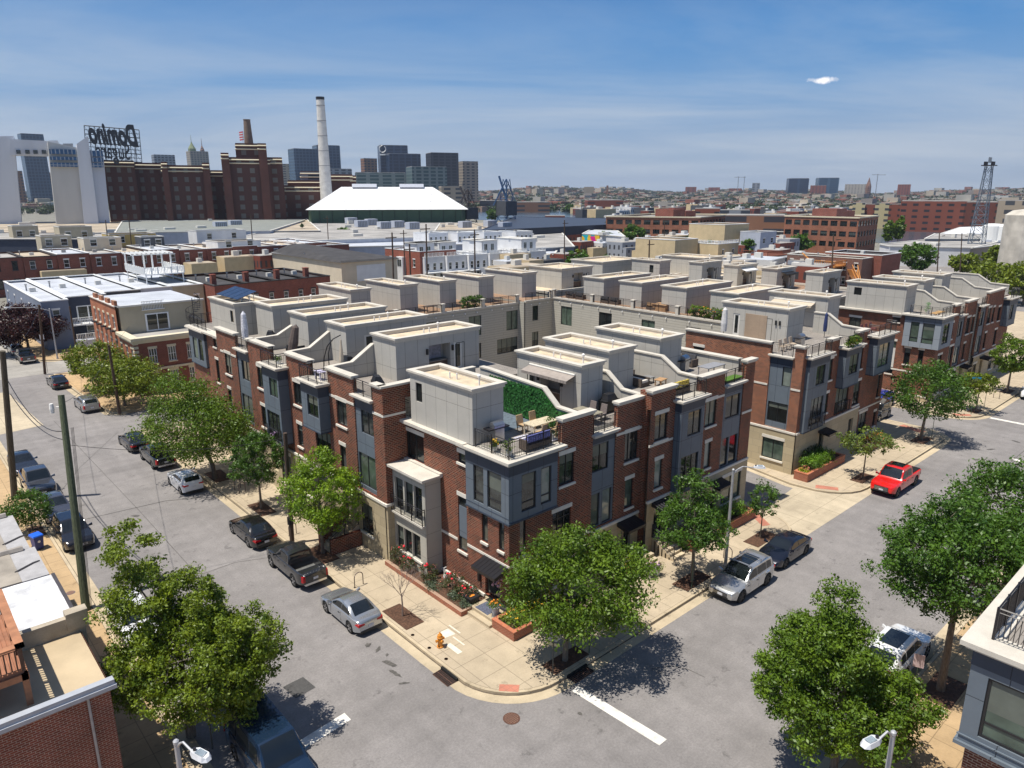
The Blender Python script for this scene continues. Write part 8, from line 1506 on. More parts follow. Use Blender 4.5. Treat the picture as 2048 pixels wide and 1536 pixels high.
# ================================================================== STREET FURNITURE
def pole(lab, base, top, r0, r1, material, cat='utility pole'):
    T = thing('utility_pole', lab, cat, tuple(base), group='wooden utility poles'); m = MB(); m.tube([Vector(base),Vector(base).lerp(Vector(top),.5),Vector(top)],[r0,(r0+r1)/2,r1],10); part(T,'post',m,material); return T, Vector(top)
GPOLE = mat('green_treated_pole',(0.085,0.10,0.055),.9,.4,3,stretch=(8,8,.6),bump=.6)
T1,t1 = pole('tall greenish wooden pole nearest us on the left pavement',(-17.65,17.0,GZ),tuple(at(122,790,z=12.4)),.23,.17,GPOLE)
m = MB(); c = t1+Vector((-.3,.25,-.7)); m.lathe(c.x-.2,c.y+.1,[(.10,c.z-.35),(.13,c.z-.1),(.10,c.z+.2)],8); m.tube([t1+Vector((0,0,-.7)),c],.03,5); part(T1,'insulator',m,PVC)
for k in range(3): m = MB(); m.tube([Vector((-17.45,17.0,GZ)).lerp(t1,.0)+Vector((.05*k,0,0)),t1+Vector((.22+.06*k,0,-2.0))],.012,4); part(T1,'conduit_wire',m,IRON)
T2,t2 = pole('grey brown wooden pole at the left picture edge',(-18,38.5,GZ),tuple(at(5,702,z=12.2)),.24,.19,WOOD)
T3,t3 = pole('dark slim pole in front of the spreading yellow green tree',(-5.6,57.5,GZ),tuple(at(217,690,z=8.0)),.17,.12,WOODB)
T4,t4 = pole('short dark pole behind the bright tree by the stairs',(-5.1,16.7,GZ),tuple(at(570,866,z=8.2)),.16,.13,WOODB)
m = MB(); m.lathe(-5.1,16.7,[(.22,1.6),(.22,2.1)],8); part(T4,'black_collar',m,IRON)
T5,t5 = pole('brown pole beside the lamp post at the purple tree',(-8.0,83.9,GZ),tuple(at(78,610,z=9.5)),.17,.13,WOODB)
T6,t6 = pole('thin dark pole in front of the navy blue house',(-3.2,88.0,GZ),(-3.2,88.0,8.2),.14,.10,WOODB)
for i,(px,pb,pt_,dd) in enumerate(((785,545,465,118),(853,545,448,125),(950,540,460,128),(820,545,488,116),(808,500,460,185),(502,465,428,230),(212,475,440,250),(258,470,430,245),(1130,500,440,190),(1668,560,470,150),(1880,520,465,225),(1925,525,466,232),(1330,470,440,250),(1300,530,480,140),(655,465,432,250))):
    b = at(px,pb,dist=dd); t_ = at(px-1,pt_,dist=dd); T,_ = pole(('wooden pole in front of the bright brick house','wooden pole right of the bright brick house','wooden pole in front of the white terrace, third from the left','short wooden pole over the white bay window','thin pole by the brick shed behind the houses','thin pole beside the dark evergreen','thin pole above the stucco houses at the left','pole standing over the grey hip roofed warehouse','dark pole beside the navy shed','pole rising beside the orange stair','dark pole in front of the white warehouse, left one','dark pole in front of the white warehouse, right one','thin pole before the long brick office','pole left of the tan stucco building','thin pole by the conical evergreen')[i],(b.x,b.y,0),(t_.x,t_.y,t_.z),.17,.12,WOODB); m = MB(); m.box(b.x-1.0,b.x+1.0,b.y-.06,b.y+.06,t_.z-.9,t_.z-.75); part(T,'crossarm',m,WOODB)
def wire(lab, a, b, sag=.6, r=.014):
    m = MB(); a, b = Vector(a), Vector(b); m.tube([a.lerp(b,i/12)-Vector((0,0,sag*4*(i/12)*(1-i/12))) for i in range(13)], r, 4, caps=False); solo('overhead_wire', m, IRON, lab, 'wire', 'overhead wires', loc=tuple(a))
z1 = t1-Vector((0,0,2.1)); z2 = t2-Vector((0,0,2.3))
wire('thick looping cable between the two left poles, upper one', z1, z2, 1.3, .03); wire('thick looping cable between the two left poles, lower one', z1-Vector((0,0,.6)), z2-Vector((0,0,1.0)), .9, .03)
wire('thin wire from the tall green pole up to the dark slim pole', t1-Vector((0,0,.5)), t3-Vector((0,0,.5)), .8); wire('thin wire from the tall green pole to the short pole by the stairs', t1-Vector((0,0,3)), t4-Vector((0,0,.3)), .6)
wire('thin wire from the left edge pole towards the purple tree pole', t2-Vector((0,0,.4)), t5-Vector((0,0,.2)), .8); wire('wire from the dark slim pole to the house by the purple tree', t3-Vector((0,0,.4)), (-1.9,64,8.5), .1)
LAMPG = mat('galvanised_lamp', (0.42,0.42,0.43),.5,.1,metal=.3); LENS = mat('lamp_lens',(0.30,0.36,0.40),.3)
def slamp(lab, base, zt, head, r=.09, old=False):
    T = thing('street_lamp', lab, 'street lamp', (base[0],base[1],GZ), group='street lamps'); b = Vector((*base,GZ)); m = MB(); m.tube([b,b+Vector((0,0,.3)),Vector((*base,zt))],[r*1.7,r*1.2,r*.8],12); part(T,'pole',m,LAMPG); m = MB(); m.lathe(*base,[(r*.95,zt-.05),(r*.95,zt+.04),(r*.5,zt+.08)],12); part(T,'cap',m,LAMPG)
    h = Vector(head); p0 = Vector((*base,zt-.22)); mid = p0.lerp(h,.45)+Vector((0,0,.28)); m = MB(); m.tube([p0,p0.lerp(mid,.5)+Vector((0,0,.06)),mid,h],.035,8); part(T,'arm',m,LAMPG)
    d = (h-p0); d.z = 0; d.normalize(); n = Vector((-d.y,d.x,0)); m = MB(); P = lambda u,v,w: tuple(h+d*u+n*v+Vector((0,0,w)))
    m.add([P(-.05,-.08,0),P(.15,-.17,0),P(.55,-.17,0),P(.68,-.08,0),P(.68,.08,0),P(.55,.17,0),P(.15,.17,0),P(-.05,.08,0),P(-.03,-.06,.1),P(.15,-.13,.14),P(.53,-.13,.14),P(.62,-.06,.10),P(.62,.06,.10),P(.53,.13,.14),P(.15,.13,.14),P(-.03,.06,.1)],[tuple(range(7,-1,-1)),tuple(range(8,16))]+[(i,(i+1)%8,8+(i+1)%8,8+i) for i in range(8)]); H = part(T,'lamp_head',m,mat('lamp_head_white',(0.62,0.63,0.65),.4))
    m = MB()
    for k in range(7): m.add([P(.2+k*.045,-.10,.142),P(.225+k*.045,-.10,.142),P(.225+k*.045,.10,.142),P(.2+k*.045,.10,.142),P(.2+k*.045,-.10,.16),P(.225+k*.045,-.10,.16),P(.225+k*.045,.10,.16),P(.2+k*.045,.10,.16)],[(4,5,6,7),(0,1,5,4),(1,2,6,5),(2,3,7,6),(3,0,4,7)])
    part(H,'cooling_fin',m,LENS); m = MB(); c = h+d*.08; m.lathe(c.x,c.y,[(.05,h.z+.12),(.05,h.z+.19)],10); part(H,'sensor',m,IRON)
slamp('grey street lamp with a long arm beside the silver SUV', (14.12,-5.1), 6.87, (15.0,-6.0,7.05))
p = at(1787,1466,z=8.0); h = at(1757,1478,z=8.05); slamp('grey street lamp with a white head at the bottom right edge', (p.x,p.y), 8.0, (h.x,h.y,8.02))
p = at(352,1484,z=8.0); h = at(386,1502,z=8.0); slamp('grey street lamp with a white head at the bottom left edge', (p.x,p.y), 8.0, (h.x,h.y,7.95))
slamp('grey street lamp with a curved arm beside the purple tree', (-4.8,93.2), 7.4, (-9.3,94.5,7.9))
# hydrant
ORG = mat('hydrant_orange',(0.60,0.22,0.02),.5,.25,12,fine=.15); T = thing('fire_hydrant','weathered orange fire hydrant on the pavement near the storm drain','hydrant',(-4.5,.45,GZ)); m = MB(); m.lathe(0,0,[(.17,0),(.17,.05),(.12,.07),(.115,.45),(.15,.48),(.15,.52),(.13,.54),(.12,.62),(.06,.70),(.03,.71),(.03,.76)],14); part(T,'barrel',m,ORG,world=False); m = MB(); m.tube([(-.2,0,.38),(.2,0,.38)],.055,8); m.tube([(-.24,0,.38),(-.2,0,.38)],.07,6); m.tube([(.2,0,.38),(.24,0,.38)],.07,6); m.tube([(0,-.22,.36),(0,0,.36)],.075,8); part(T,'nozzle',m,ORG,world=False); T.scale = (1.1,1.1,1.15)
def rack(lab,a,b):
    m = MB(); a, b = Vector((*a,GZ)), Vector((*b,GZ)); c = (a+b)/2; d = (b-a)/2; r = d.length; pts = [a,a+Vector((0,0,.62))]+[c-d*math.cos(t)+Vector((0,0,.62+r*math.sin(t))) for t in [math.pi*k/8 for k in range(1,8)]]+[b+Vector((0,0,.62)),b]; m.tube(pts,.028,8); T = solo('bike_rack',m,mat('brown_steel_tube',(0.09,0.06,0.06),.5,metal=.3),lab,'bike rack','hoop bike racks',loc=tuple(a)); m = MB(); [m.lathe(q.x,q.y,[(.07,GZ),(.07,GZ+.012)],8) for q in (a,)]; part(T,'foot_plate',m,IRON)
rack('hoop bike rack on the sunlit pavement near the silver coupe',(-4.84,8.74),(-4.24,8.76)); rack('hoop bike rack beside the black sedan and the short pole',(-4.75,17.9),(-4.2,17.92)); rack('hoop bike rack in dappled shade under the largest tree, nearer us',(-4.4,27.6),(-3.9,27.6)); rack('hoop bike rack in dappled shade under the largest tree, farther one',(-4.4,28.6),(-3.9,28.6)); rack('hoop bike rack between the lamp post and the silver SUV',(15.2,-4.9),(15.2,-4.3)); rack('hoop bike rack near the far right white SUV',(72.6,-4.9),(72.6,-4.3))
def sign(lab, x, y, h, ang, name='stop_sign', octo=True, plate=None):
    T = thing(name, lab, 'road sign', (x,y,GZ), R(ang), 'road signs'); m = MB(); m.box(-.025,.025,-.025,.025,0,h); part(T,'post',m,mat('green_grey_post',(0.05,0.055,0.05),.6),world=False); m = MB(); r = .40; c = h-.38
    if octo: ps = [(.03,r*math.cos(R(22.5+45*k)),c+r*math.sin(R(22.5+45*k))) for k in range(8)]; m.add(ps+[(q[0]+.012,q[1],q[2]) for q in ps],[tuple(range(8)),tuple(range(15,7,-1))]+[(i,(i+1)%8,8+(i+1)%8,8+i) for i in range(8)]); part(T,'sign_back',m,mat('sign_aluminium',(0.36,0.35,0.36),.5,.08,3),world=False); mf = MB(); mf.add([(q[0]+.016,q[1],q[2]) for q in ps],[tuple(range(8))]); f = part(T,'sign_face',mf,mat('stop_red',(0.5,0.01,0.015),.5),world=False)
    if octo:
        cu = bpy.data.curves.new('t','FONT'); cu.body = 'STOP'; cu.size = .27; cu.align_x = 'CENTER'; cu.align_y = 'CENTER'; o = bpy.data.objects.new('t',cu); COL.objects.link(o); bpy.context.view_layer.update(); me = bpy.data.meshes.new_from_object(o.evaluated_get(bpy.context.evaluated_depsgraph_get())); bpy.data.objects.remove(o)
        for v in me.vertices: v.co = Vector((.049, v.co.x, c+v.co.y))
        me.materials.append(WHITE); o = bpy.data.objects.new('lettering',me); COL.objects.link(o); o.parent = f
    if plate: m = MB(); m.box(.02,.035,-.22,.22,c-.62,c-.46); part(T,'plate',m,mat(plate[0],plate[1],.6),world=False)
sign('stop sign seen from behind at the street corner, with a yellowish plate',-1.75,-5.25,2.7,30,plate=('pale_yellow_plate',(0.55,0.48,0.30))); sign('stop sign seen from behind beside the blue van, with a tan plate',-16.2,1.2,2.9,60,plate=('tan_plate',(0.50,0.40,0.25)))
def psign(lab,x,y,h,ang,c,w=.32,hh=.45):
    T = thing('parking_sign',lab,'road sign',(x,y,GZ),R(ang),'road signs'); m = MB(); m.box(-.02,.02,-.02,.02,0,h); part(T,'post',m,mat('green_post',(0.03,0.06,0.035),.6),world=False); m = MB(); m.box(.02,.035,-w/2,w/2,h-hh,h-.02); part(T,'plate',m,c,world=False)
psign('thin sign post between the corner tree and its lamp side kerb',1.0,-5.2,2.4,0,mat('sign_grey',(.3,.3,.31),.5)); psign('rusty stake with a small plate by the tree beside the silver SUV',10.4,-5.1,2.0,20,mat('sign_grey',(.3,.3,.31),.5),.1,.1); psign('slim green sign post right of the round dark tree',51.2,-4.8,3.0,10,mat('green_post',(0.03,0.06,0.035),.6),.1,.2); psign('post with a small blue street sign at the far alley corner',63.3,-4.7,4.2,40,mat('street_sign_blue',(0.02,0.22,0.36),.5),.9,.25); psign('post right of the small yellowish tree',66.2,-5.1,3.4,0,mat('green_post',(0.03,0.06,0.035),.6),.1,.2); psign('white square sign on the pole by the purple tree',-7.6,84.3,5.2,250,WHITE,.5,.65); psign('pinkish white sign board behind the parked white SUV',9.6,-18.0,2.6,200,mat('pinkish_sign',(.55,.42,.42),.6),.45,.7)
# bin, box, mat, pots
BLUEP = mat('blue_bin_plastic',(0.012,0.035,0.20),.4,.1); T = thing('wheeled_bin','dark blue wheeled recycling bin with a bright blue lid on the left pavement','bin',(-18.25,27.5,GZ),R(15)); m = MB(); m.hull8([(-.24,-.27,.08),(.24,-.27,.08),(.24,.27,.08),(-.24,.27,.08)],[(-.3,-.33,.98),(.3,-.33,.98),(.3,.33,.98),(-.3,.33,.98)]); part(T,'bin_body',m,BLUEP,world=False); m = MB(); m.hull8([(-.33,-.36,.98),(.33,-.36,.98),(.33,.36,.98),(-.33,.36,.98)],[(-.30,-.33,1.06),(.30,-.33,1.06),(.30,.33,1.10),(-.30,.33,1.10)]); part(T,'lid',m,mat('bright_blue_lid',(0.02,0.12,0.62),.35),world=False)
for s in (-1,1): m = MB(); m.tube([(s*.27,.28,.1),(s*.2,.28,.1)],.1,10); part(T,'wheel',m,TYRE,world=False)
m = MB(); m.lathe(0,0,[(.09,0),(.09,.01)],14); o = part(T,'round_mark',m,WHITE,world=False); o.rotation_euler = (R(90),0,0); o.location = (0,-.31,.62)
m = MB(); m.box(-1.1,-.45,2.1,2.75,GZ,.75); T = solo('delivery_box',m,mat('black_resin',(0.015,0.015,0.017),.5),'square black box with an orange patch on its lid, next to the entrance step','box',loc=(-.8,2.4,GZ)); m = MB(); m.box(-1.14,-.41,2.06,2.79,.75,.80); part(T,'lid',m,mat('black_resin2',(0.02,0.02,0.022),.4)); m = MB(); m.box(-.95,-.6,2.3,2.5,.801,.806); part(T,'orange_patch',m,ORF)
m = MB(); m.box(-1.05,-.15,.65,1.75,.45,.465); solo('door_mat',m,mat('blue_grey_mat',(0.09,0.10,0.14),.95,.7,28),'dark blue speckled mat on the entrance step','mat',loc=(-.6,1.2,.45))
def pot(lab,x,y,z,r,h,pm,fm,nf=16,leaf=LG,rise=.25):
    T = thing('flower_pot',lab,'flower pot',(x,y,z),group='potted plants'); m = MB(); m.lathe(x,y,[(r*.75,z),(r,z+h),(r*.85,z+h),(r*.8,z+h-.03)],14); part(T,'pot',m,pm); leafbox('leaves',None,None,x-r,x+r,y-r,y+r,z+h,z+h+rise,350,.05,leaf,int(x*7)%97,parent=T)
    if fm: flowers(T,'blossom',x-r,x+r,y-r,y+r,z+h+rise*.6,nf,.06,fm,3)
GPOT = mat('grey_stone_pot',(0.38,0.39,0.42),.8,.2,4)
pot('grey pot of orange and yellow flowers on the entrance step',-.75,.3,.45,.25,.6,GPOT,ORF); pot('pale pot of lilac flowers by the stair foot, left one',9.55,-2.5,GZ,.24,.55,OFFW,PURF); pot('pale pot of lilac flowers by the stair foot, right one',10.1,-2.7,GZ,.24,.5,OFFW,PURF)
m = MB(); m.tube([(-.25,5.75,GZ+.2),(-.25,5.75,1.0),(-.1,5.75,1.0)],.035,6); m.tube([(-.25,5.5,GZ+.2),(-.25,5.5,.8),(-.1,5.5,.8)],.035,6); m.lathe(-.3,5.6,[(.1,.35),(.12,.45),(.1,.6)],8); solo('gas_meter',m,PVC,'white gas pipes and meter at the foot of the brick wall between the rose bushes','gas meter',loc=(-.25,5.6,GZ))
T = thing('hanging_basket','pink flower basket hanging by the corner entrance','flowers',(-.25,.75,2.2)); flowers(T,'blossom',-.5,0,.5,1.0,2.0,26,.07,mat('pale_pink_petal',(0.55,0.32,0.36),.6,.4,9),8,.5)
# ================================================================== ROOF TERRACE THINGS
def grill(lab,x,y,z,rz,cover=False):
    T = thing('grill',lab,'grill',(x,y,z),R(rz),'roof terrace grills')
    if cover:
        m = MB(); m.hull8([(-.62,-.34,.12),(.62,-.34,.12),(.62,.34,.12),(-.62,.34,.12)],[(-.66,-.34,.82),(.66,-.34,.82),(.66,.34,.82),(-.66,.34,.82)]); m.hull8([(-.5,-.34,.82),(.5,-.34,.82),(.5,.34,.82),(-.5,.34,.82)],[(-.36,-.16,1.18),(.36,-.16,1.18),(.36,.2,1.22),(-.36,.2,1.22)]); part(T,'grill_cover',m,COVER,world=False)
        m = MB(); [m.box(a-.03,a+.03,b-.03,b+.03,0,.14) for a in (-.5,.5) for b in (-.25,.25)]; part(T,'leg',m,IRON,world=False)
    else:
        m = MB(); m.box(-.35,.35,-.28,.28,.1,.85); part(T,'cabinet',m,STEEL,world=False); m = MB(); m.box(-.75,.75,-.28,.28,.85,.92); part(T,'side_shelf',m,IRON,world=False); m = MB(); pr = [(-.28,.92),(-.27,1.1),(-.12,1.22),(.08,1.24),(.24,1.12),(.28,.92)]; m.add([(-.38,a,b) for a,b in pr]+[(.38,a,b) for a,b in pr],[tuple(range(5,-1,-1)),tuple(range(6,12))]+[(i,(i+1)%6,6+(i+1)%6,6+i) for i in range(6)]); part(T,'hood',m,STEEL,world=False); m = MB(); m.tube([(-.3,-.33,1.05),(.3,-.33,1.05)],.02,6); part(T,'handle',m,CHROME,world=False)
q = lambda px,py,z: at(px,py,z=z)
g = q(972,905,9.72); grill('stainless steel grill in the shade of the corner rooftop room',1.35,2.55,9.72,0)
WICK = mat('tan_wicker',(0.42,0.29,0.16),.8,.2,12); DW = mat('dark_wicker',(0.10,0.075,0.06),.8,.2,12); CUSH = mat('cream_cushion',(0.62,0.57,0.50),.85,.06,4); BLUC = mat('blue_print_cushion',(0.16,0.17,0.42),.85,.7,14); TEAK = mat('teak_wood',(0.40,0.24,0.12),.7,.2,3)
def table(lab,x,y,z,w,d,rz,mm,h=.74,grp=None,cat='table'):
    T = thing('table',lab,cat,(x,y,z),R(rz),grp); m = MB(); m.box(-w/2,w/2,-d/2,d/2,h-.05,h); part(T,'table_top',m,mm,world=False)
    for a in (-1,1):
        for b in (-1,1): m = MB(); m.box(a*(w/2-.08)-.03,a*(w/2-.08)+.03,b*(d/2-.08)-.03,b*(d/2-.08)+.03,0,h-.05); part(T,'leg',m,mm,world=False)
    return T
def chair(lab,x,y,z,rz,mm,grp='roof terrace chairs'):
    T = thing('patio_chair',lab,'chair',(x,y,z),R(rz),grp); m = MB(); m.box(-.26,.26,-.26,.26,.38,.46); part(T,'seat',m,mm,world=False); m = MB(); m.hull8([(-.26,.2,.46),(.26,.2,.46),(.26,.27,.46),(-.26,.27,.46)],[(-.24,.3,.98),(.24,.3,.98),(.24,.36,.98),(-.24,.36,.98)]); part(T,'backrest',m,mm,world=False)
    for a in (-1,1):
        for b in (-1,1): m = MB(); m.box(a*.22-.02,a*.22+.02,b*.22-.02,b*.22+.02,0,.38); part(T,'leg',m,mm,world=False)
def sofa(lab,x,y,z,w,d,rz,fr,cu,n=2):
    T = thing('outdoor_sofa',lab,'sofa',(x,y,z),R(rz)); m = MB(); m.box(-w/2,w/2,-d/2,d/2,.05,.3); part(T,'frame',m,fr,world=False); m = MB(); m.box(-w/2,-w/2+.12,-d/2,d/2,.3,.6); part(T,'armrest',m,fr,world=False); m = MB(); m.box(w/2-.12,w/2,-d/2,d/2,.3,.6); part(T,'armrest',m,fr,world=False)
    for k in range(n): a = -w/2+.13+(w-.26)*k/n; b = a+(w-.26)/n-.03; m = MB(); m.box(a,b,-d/2,d/2-.25,.31,.47); part(T,'seat_cushion',m,cu,world=False); m = MB(); m.hull8([(a,d/2-.28,.47),(b,d/2-.28,.47),(b,d/2-.02,.47),(a,d/2-.02,.47)],[(a,d/2-.16,.86),(b,d/2-.16,.86),(b,d/2,.86),(a,d/2,.86)]); part(T,'back_cushion',m,cu,world=False)
ZC = 9.72
table('pale stone topped dining table on the corner roof terrace',4.3,2.0,ZC,2.0,.95,0,mat('speckled_stone_top',(0.55,0.47,0.33),.5,.25,8))
for i,(x,y,r_) in enumerate(((3.7,2.9,0),(4.8,2.95,0),(3.6,1.2,180),(4.7,1.1,180))): chair(('tan scoop chair behind the corner table, left','tan scoop chair behind the corner table, right','tan scoop chair in front of the corner table, left','tan scoop chair in front of the corner table, right')[i],x,y,ZC,r_,WICK)
m = MB(); m.box(2.5,4.3,.5,2.4,ZC+.005,ZC+.02); solo('outdoor_rug',m,mat('patterned_rug',(0.46,0.45,0.52),.95,.5,10),'pale patterned rug on the corner roof terrace','rug',loc=(3.2,1.5,ZC)); m = MB(); m.box(2.6,5.5,3.6,8.4,ZC+.005,ZC+.02); solo('outdoor_rug',m,mat('slate_rug',(0.10,0.13,0.16),.95,.3,5),'dark blue grey rug beside the leafy green screen','rug',loc=(4,6,ZC))
sofa('low bench with blue patterned cushions along the corner railing',2.5,.55,ZC,2.0,.6,180,DW,BLUC,3); pot('potted cactus at the right end of the corner railing',3.95,.75,ZC,.18,.35,OFFW,None,leaf=LD,rise=1.0); pot('leafy potted plant in the corner of the railing',.45,.5,ZC,.2,.3,OFFW,None,leaf=LG,rise=.5); pot('yellow flowering pot at the west railing of the corner terrace',.4,1.6,ZC,.17,.25,OFFW,YELF); T = thing('covered_furniture','tall item under a blue grey cover beside the leafy screen','covered furniture',(2.85,5.6,ZC)); m = MB(); m.hull8([(2.5,5.0,ZC),(3.1,5.0,ZC),(3.1,6.3,ZC),(2.5,6.3,ZC)],[(2.55,5.1,ZC+1.5),(2.9,5.1,ZC+1.3),(2.9,6.2,ZC+1.3),(2.55,6.2,ZC+1.5)]); part(T,'dust_cover',m,mat('blue_grey_cover',(0.16,0.20,0.26),.6,.5,6,bump=.8))
# A2 terrace
grill('covered grill standing against the wall on the terrace beside the leafy screen',10.7,2.2,ZC,0,True); table('glass topped table on the terrace right of the leafy screen',8.0,1.6,ZC,1.8,.9,90,mat('grey_glass_top',(0.30,0.27,0.2),.2,.1))
for i,(x,y,r_) in enumerate(((7.2,1.2,90),(7.2,2.1,90),(8.9,1.3,-90),(8.9,2.2,-90))): chair(('grey wicker chair left of the glass table, nearer','grey wicker chair left of the glass table, farther','grey wicker chair right of the glass table, nearer','grey wicker chair right of the glass table, farther')[i],x,y,ZC,r_,mat('grey_wicker',(0.16,0.13,0.12),.8,.2,12))
m = MB(); m.box(6.9,7.6,4.0,4.7,ZC,ZC+.7); T = solo('storage_box',m,mat('orange_box_wood',(0.5,0.26,0.06),.7,.2),'orange wooden box beside the glass door of the awning terrace','box',loc=(7.2,4.3,ZC)); m = MB(); m.box(6.85,7.65,3.95,4.75,ZC+.7,ZC+.74); part(T,'lid',m,TEAK)
# A3 terrace
ZA = 10.45; sofa('white cushioned corner sofa on the terrace between two rooftop rooms',15.4,5.3,ZA,2.4,.95,0,DW,CUSH,2); sofa('white cushioned daybed in front of the corner sofa',15.1,3.6,ZA,.95,1.8,0,DW,CUSH,1); table('grey slatted coffee table by the white sofa',16.2,3.3,ZA,.7,.7,0,mat('grey_slats',(0.2,0.2,0.2),.7),.45); table('brown slatted coffee table by the white sofa',16.3,2.3,ZA,.9,.6,10,TEAK,.45); 
sofa('yellow and black striped bench behind the terrace railing',15.6,.3,ZA,1.8,.6,180,DW,mat('yellow_stripe_fabric',(0.45,0.34,0.06),.8,.8,9),2)
grill('open grill with a steel lid on the end house terrace',20.9,3.6,ZA,10); table('grey patio table on the end house terrace',21.5,1.6,ZA,2.2,1.0,0,mat('grey_table_top',(0.24,0.24,0.25),.6)); sofa('dark wicker seat near the grill on the end house terrace',22.7,4.6,ZA,1.6,.8,-90,DW,mat('charcoal_cushion',(0.05,0.05,0.055),.8),1)
m = MB(); m.box(20.4,22.6,-.4,.3,ZA+.01,ZA+.1); solo('turf_mat',m,mat('bright_turf',(0.09,0.20,0.02),.9,.4,14),'strip of bright green turf behind the end house railing','turf',loc=(21.5,0,ZA))
# left row terraces
grill('black covered grill on the terrace nearest the brick pier',-.3,12.4,ZD,70,True); grill('black covered grill beside the cantilever umbrella frame',1.2,18.9,ZD,90,True); grill('black covered grill on the terrace by the silver wrapped umbrella',1.2,32.0,ZD,60,True)
def umb(lab,x,y,z,h,c,r=.16,lean=(0,0)):
    T = thing('closed_umbrella',lab,'umbrella',(x,y,z),group='closed umbrellas'); m = MB(); m.tube([(x,y,z),(x+lean[0],y+lean[1],z+h)],.03,6); part(T,'pole',m,IRON); m = MB(); m.tube([(x+lean[0]*.25,y+lean[1]*.25,z+h*.25),(x+lean[0]*.5,y+lean[1]*.5,z+h*.5),(x+lean[0]*.9,y+lean[1]*.9,z+h*.92),(x+lean[0],y+lean[1],z+h)],[r,r*1.15,r*.8,.03],10); part(T,'canopy',m,c)
umb('tall silver wrapped umbrella behind the left row parapet',-.9,32.2,ZD,3.1,mat('silver_wrap',(0.62,0.62,0.66),.35,.25,9,bump=.8),.25); umb('brown covered umbrella leaning over the left row railing',-.2,25.3,ZD,2.8,mat('brown_cover',(0.10,0.075,0.065),.8,.2,6,bump=.5),.33,(.5,-.3)); umb('closed navy umbrella on the terrace right of the driveway house',42.6,3.0,10.25,2.4,mat('navy_fabric',(0.02,0.035,0.12),.8)); umb('closed white umbrella beside the tan shutter roof room',34.9,9.0,10.25,3.0,mat('white_wrap',(0.62,0.60,0.58),.7,.15),.26); umb('closed dark umbrella in the roof garden facing the alley',46.5,14.6,10.0,2.6,COVER)
T = thing('cantilever_umbrella','bare curved cantilever umbrella frame with folded beige canopy on the left row','umbrella',(-.3,18.7,ZD)); m = MB(); m.tube([(-.4,19.6,ZD),(-.4,19.4,ZD+1.2),(-.3,19.0,ZD+2.1),(-.1,18.4,ZD+2.7),(.2,17.9,ZD+3.0)],.04,6); m.tube([(-.3,18.9,ZD),(-.3,18.9,ZD+1.6),(-.2,18.5,ZD+2.6)],.035,6); part(T,'frame',m,IRON); m = MB(); m.tube([(.2,17.95,ZD+.3),(.2,17.95,ZD+1.2),(.2,17.9,ZD+2.7)],[.22,.18,.05],8); part(T,'canopy',m,CANVAS)
sofa('black covered lounge set on the left row terrace',1.1,26.0,ZD,2.4,1.6,90,COVER,COVER,2); table('small table with a flowered cloth behind the left row railing',-1.5,18.0,10.93,.9,.5,90,mat('flowered_cloth',(0.45,0.42,0.55),.8,.5,9),.6); pot('pots of white flowers on the ledge behind the left row railing',-1.6,24.4,10.95,.2,.3,WHITE,mat('white_petal',(.7,.68,.6),.6)); T = pot('flower boxes on the balcony of the tall grey bay',-2.45,24.6,4.95,.2,.2,OFFW,PURF,30)
# block B terraces
grill('grill with a blue grey lid on the brick corner terrace right of the driveway',36.6,2.4,10.25,0)
for i in range(3): chair(('tan chair on the brick corner terrace right of the driveway, left','tan chair on the brick corner terrace right of the driveway, middle','tan chair on the brick corner terrace right of the driveway, right')[i],34.0+i*.9,2.6,10.25,0,mat('tan_sling',(0.45,0.36,0.27),.8))
L = leafbox('hanging_plants','hanging baskets of green and yellow plants on the right block railing','flowers',39.0,41.0,-1.0,-.6,10.5,11.3,1600,.08,LG,90); flowers(L,'blossom',39.4,40.6,-1.0,-.8,10.7,14,.08,YELF,3)
grill('dark covered grill on the end terrace above the blue car',45.6,3.0,10.25,20,True); 
for i in range(3): chair(('dark red wicker chair behind the last railing, left','dark red wicker chair behind the last railing, middle','dark red wicker chair behind the last railing, right')[i],46.6+i*1.0,1.0,10.25,0,mat('red_wicker',(0.16,0.05,0.045),.8,.2,12))
for i in range(2): T = table(('low wooden lounge table on the far right corner terrace, left','low wooden lounge table on the far right corner terrace, right')[i],66.2+i*1.5,1.2,9.75,1.2,.7,0,mat('yellow_teak',(0.50,0.30,0.12),.7,.2,3),.5)
pot('small palm on the far right corner terrace',68.0,2.6,9.75,.2,.4,OFFW,None,leaf=leafmat('palm_leaf',(0.05,0.25,0.03)),rise=.9)
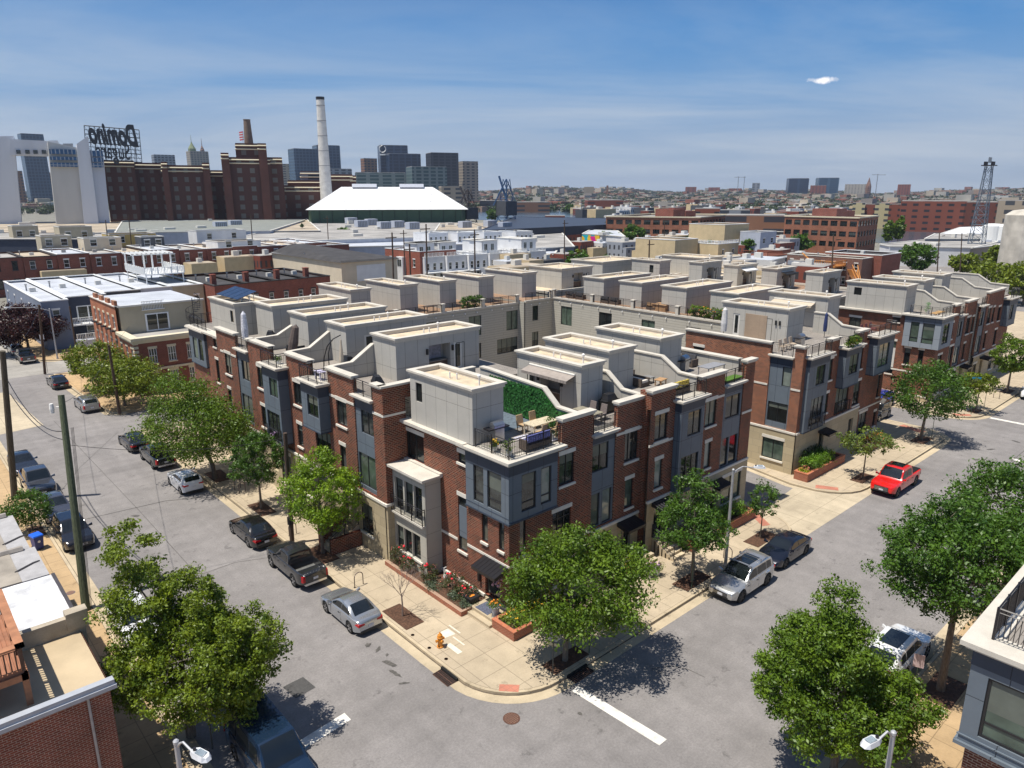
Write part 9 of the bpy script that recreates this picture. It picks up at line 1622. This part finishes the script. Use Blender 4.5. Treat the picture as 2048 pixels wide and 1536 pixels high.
# decks of the rear rows
for i,(x,y,n_) in enumerate(((31.5,43.2,'leafy potted shrubs on the deck across the courtyard'),(33.0,43.0,'second group of leafy potted shrubs on the deck across the courtyard'))): leafbox('potted_shrub',n_,'plant',x-1,x+1,y-.5,y+.5,9.7,10.9,1100,.11,LD,91+i)
L = leafbox('roof_garden','leafy planters and yellow flowers of the roof garden facing the alley','plant',44.3,45.6,12.5,19.6,10.0,11.2,4200,.11,LG,94); flowers(L,'blossom',44.3,45.4,12.5,19,10.9,20,.1,ORF,3)
for i,(x,y) in enumerate(((45.6,38.6),(45.6,36.9),(45.6,32.5),(45.6,31.0),(45.6,25.3))): sofa(('dark patio seat on the alley decks, farthest left','dark patio seat on the alley decks, second','dark patio seat on the alley decks, third','dark patio seat on the alley decks, fourth','brown deck seat on the third alley deck')[i],x,y,10.0,1.4,.8,90,DW,mat('charcoal_cushion',(0.05,0.05,0.055),.8) if i < 4 else TEAK,1)
m = MB(); m.box(45.2,46.6,23.2,25.0,10.0,10.7); T = solo('deck_box',m,TEAK,'brown wooden deck box on the third alley deck','box',loc=(46,24,10)); m = MB(); m.box(45.1,46.7,23.1,25.1,10.7,10.76); part(T,'lid',m,TEAK)
for i,(x,y) in enumerate(((26.3,43.6),(20,43.6),(36.6,43.4))): table(('dark patio table on the second deck across the courtyard','dark patio table on the first deck across the courtyard','dark patio table on the deck nearest the inner corner')[i],x,y,9.6,1.6,.8,0,DW)
for i,(x,y) in enumerate(((6.6,40.0),(8.2,40.0))): m = MB(); m.box(x-.45,x+.45,y-.4,y+.4,10.9,11.8); T = solo('air_conditioner',m,GREYW,('outdoor air conditioner on the rooftop near the solar panels, left','outdoor air conditioner on the rooftop near the solar panels, right')[i],'air conditioner','outdoor air conditioners',loc=(x,y,10.9)); m = MB(); m.lathe(x,y,[(.3,11.8),(.3,11.84)],14); part(T,'fan_grille',m,IRON)
# ================================================================== HAZE
m = MB(); m.box(-3500, 7500, -3500, 7500, -2, 190)
HZ = bpy.data.materials.new('haze_air'); HZ.use_nodes = True; t = HZ.node_tree; t.nodes.clear()
o_ = N(t, 'ShaderNodeOutputMaterial'); v_ = N(t, 'ShaderNodeVolumePrincipled'); v_.inputs['Color'].default_value = (0.72,0.82,1.0,1); v_.inputs['Density'].default_value = 0.00008; v_.inputs['Anisotropy'].default_value = 0.2
t.links.new(v_.outputs[0], o_.inputs['Volume'])
hz_ = bpy.data.objects.new('haze', m.mesh('haze', HZ)); COL.objects.link(hz_); hz_['kind'] = 'stuff'; hz_['label'] = 'thin pale haze that fades the far hills and towers'
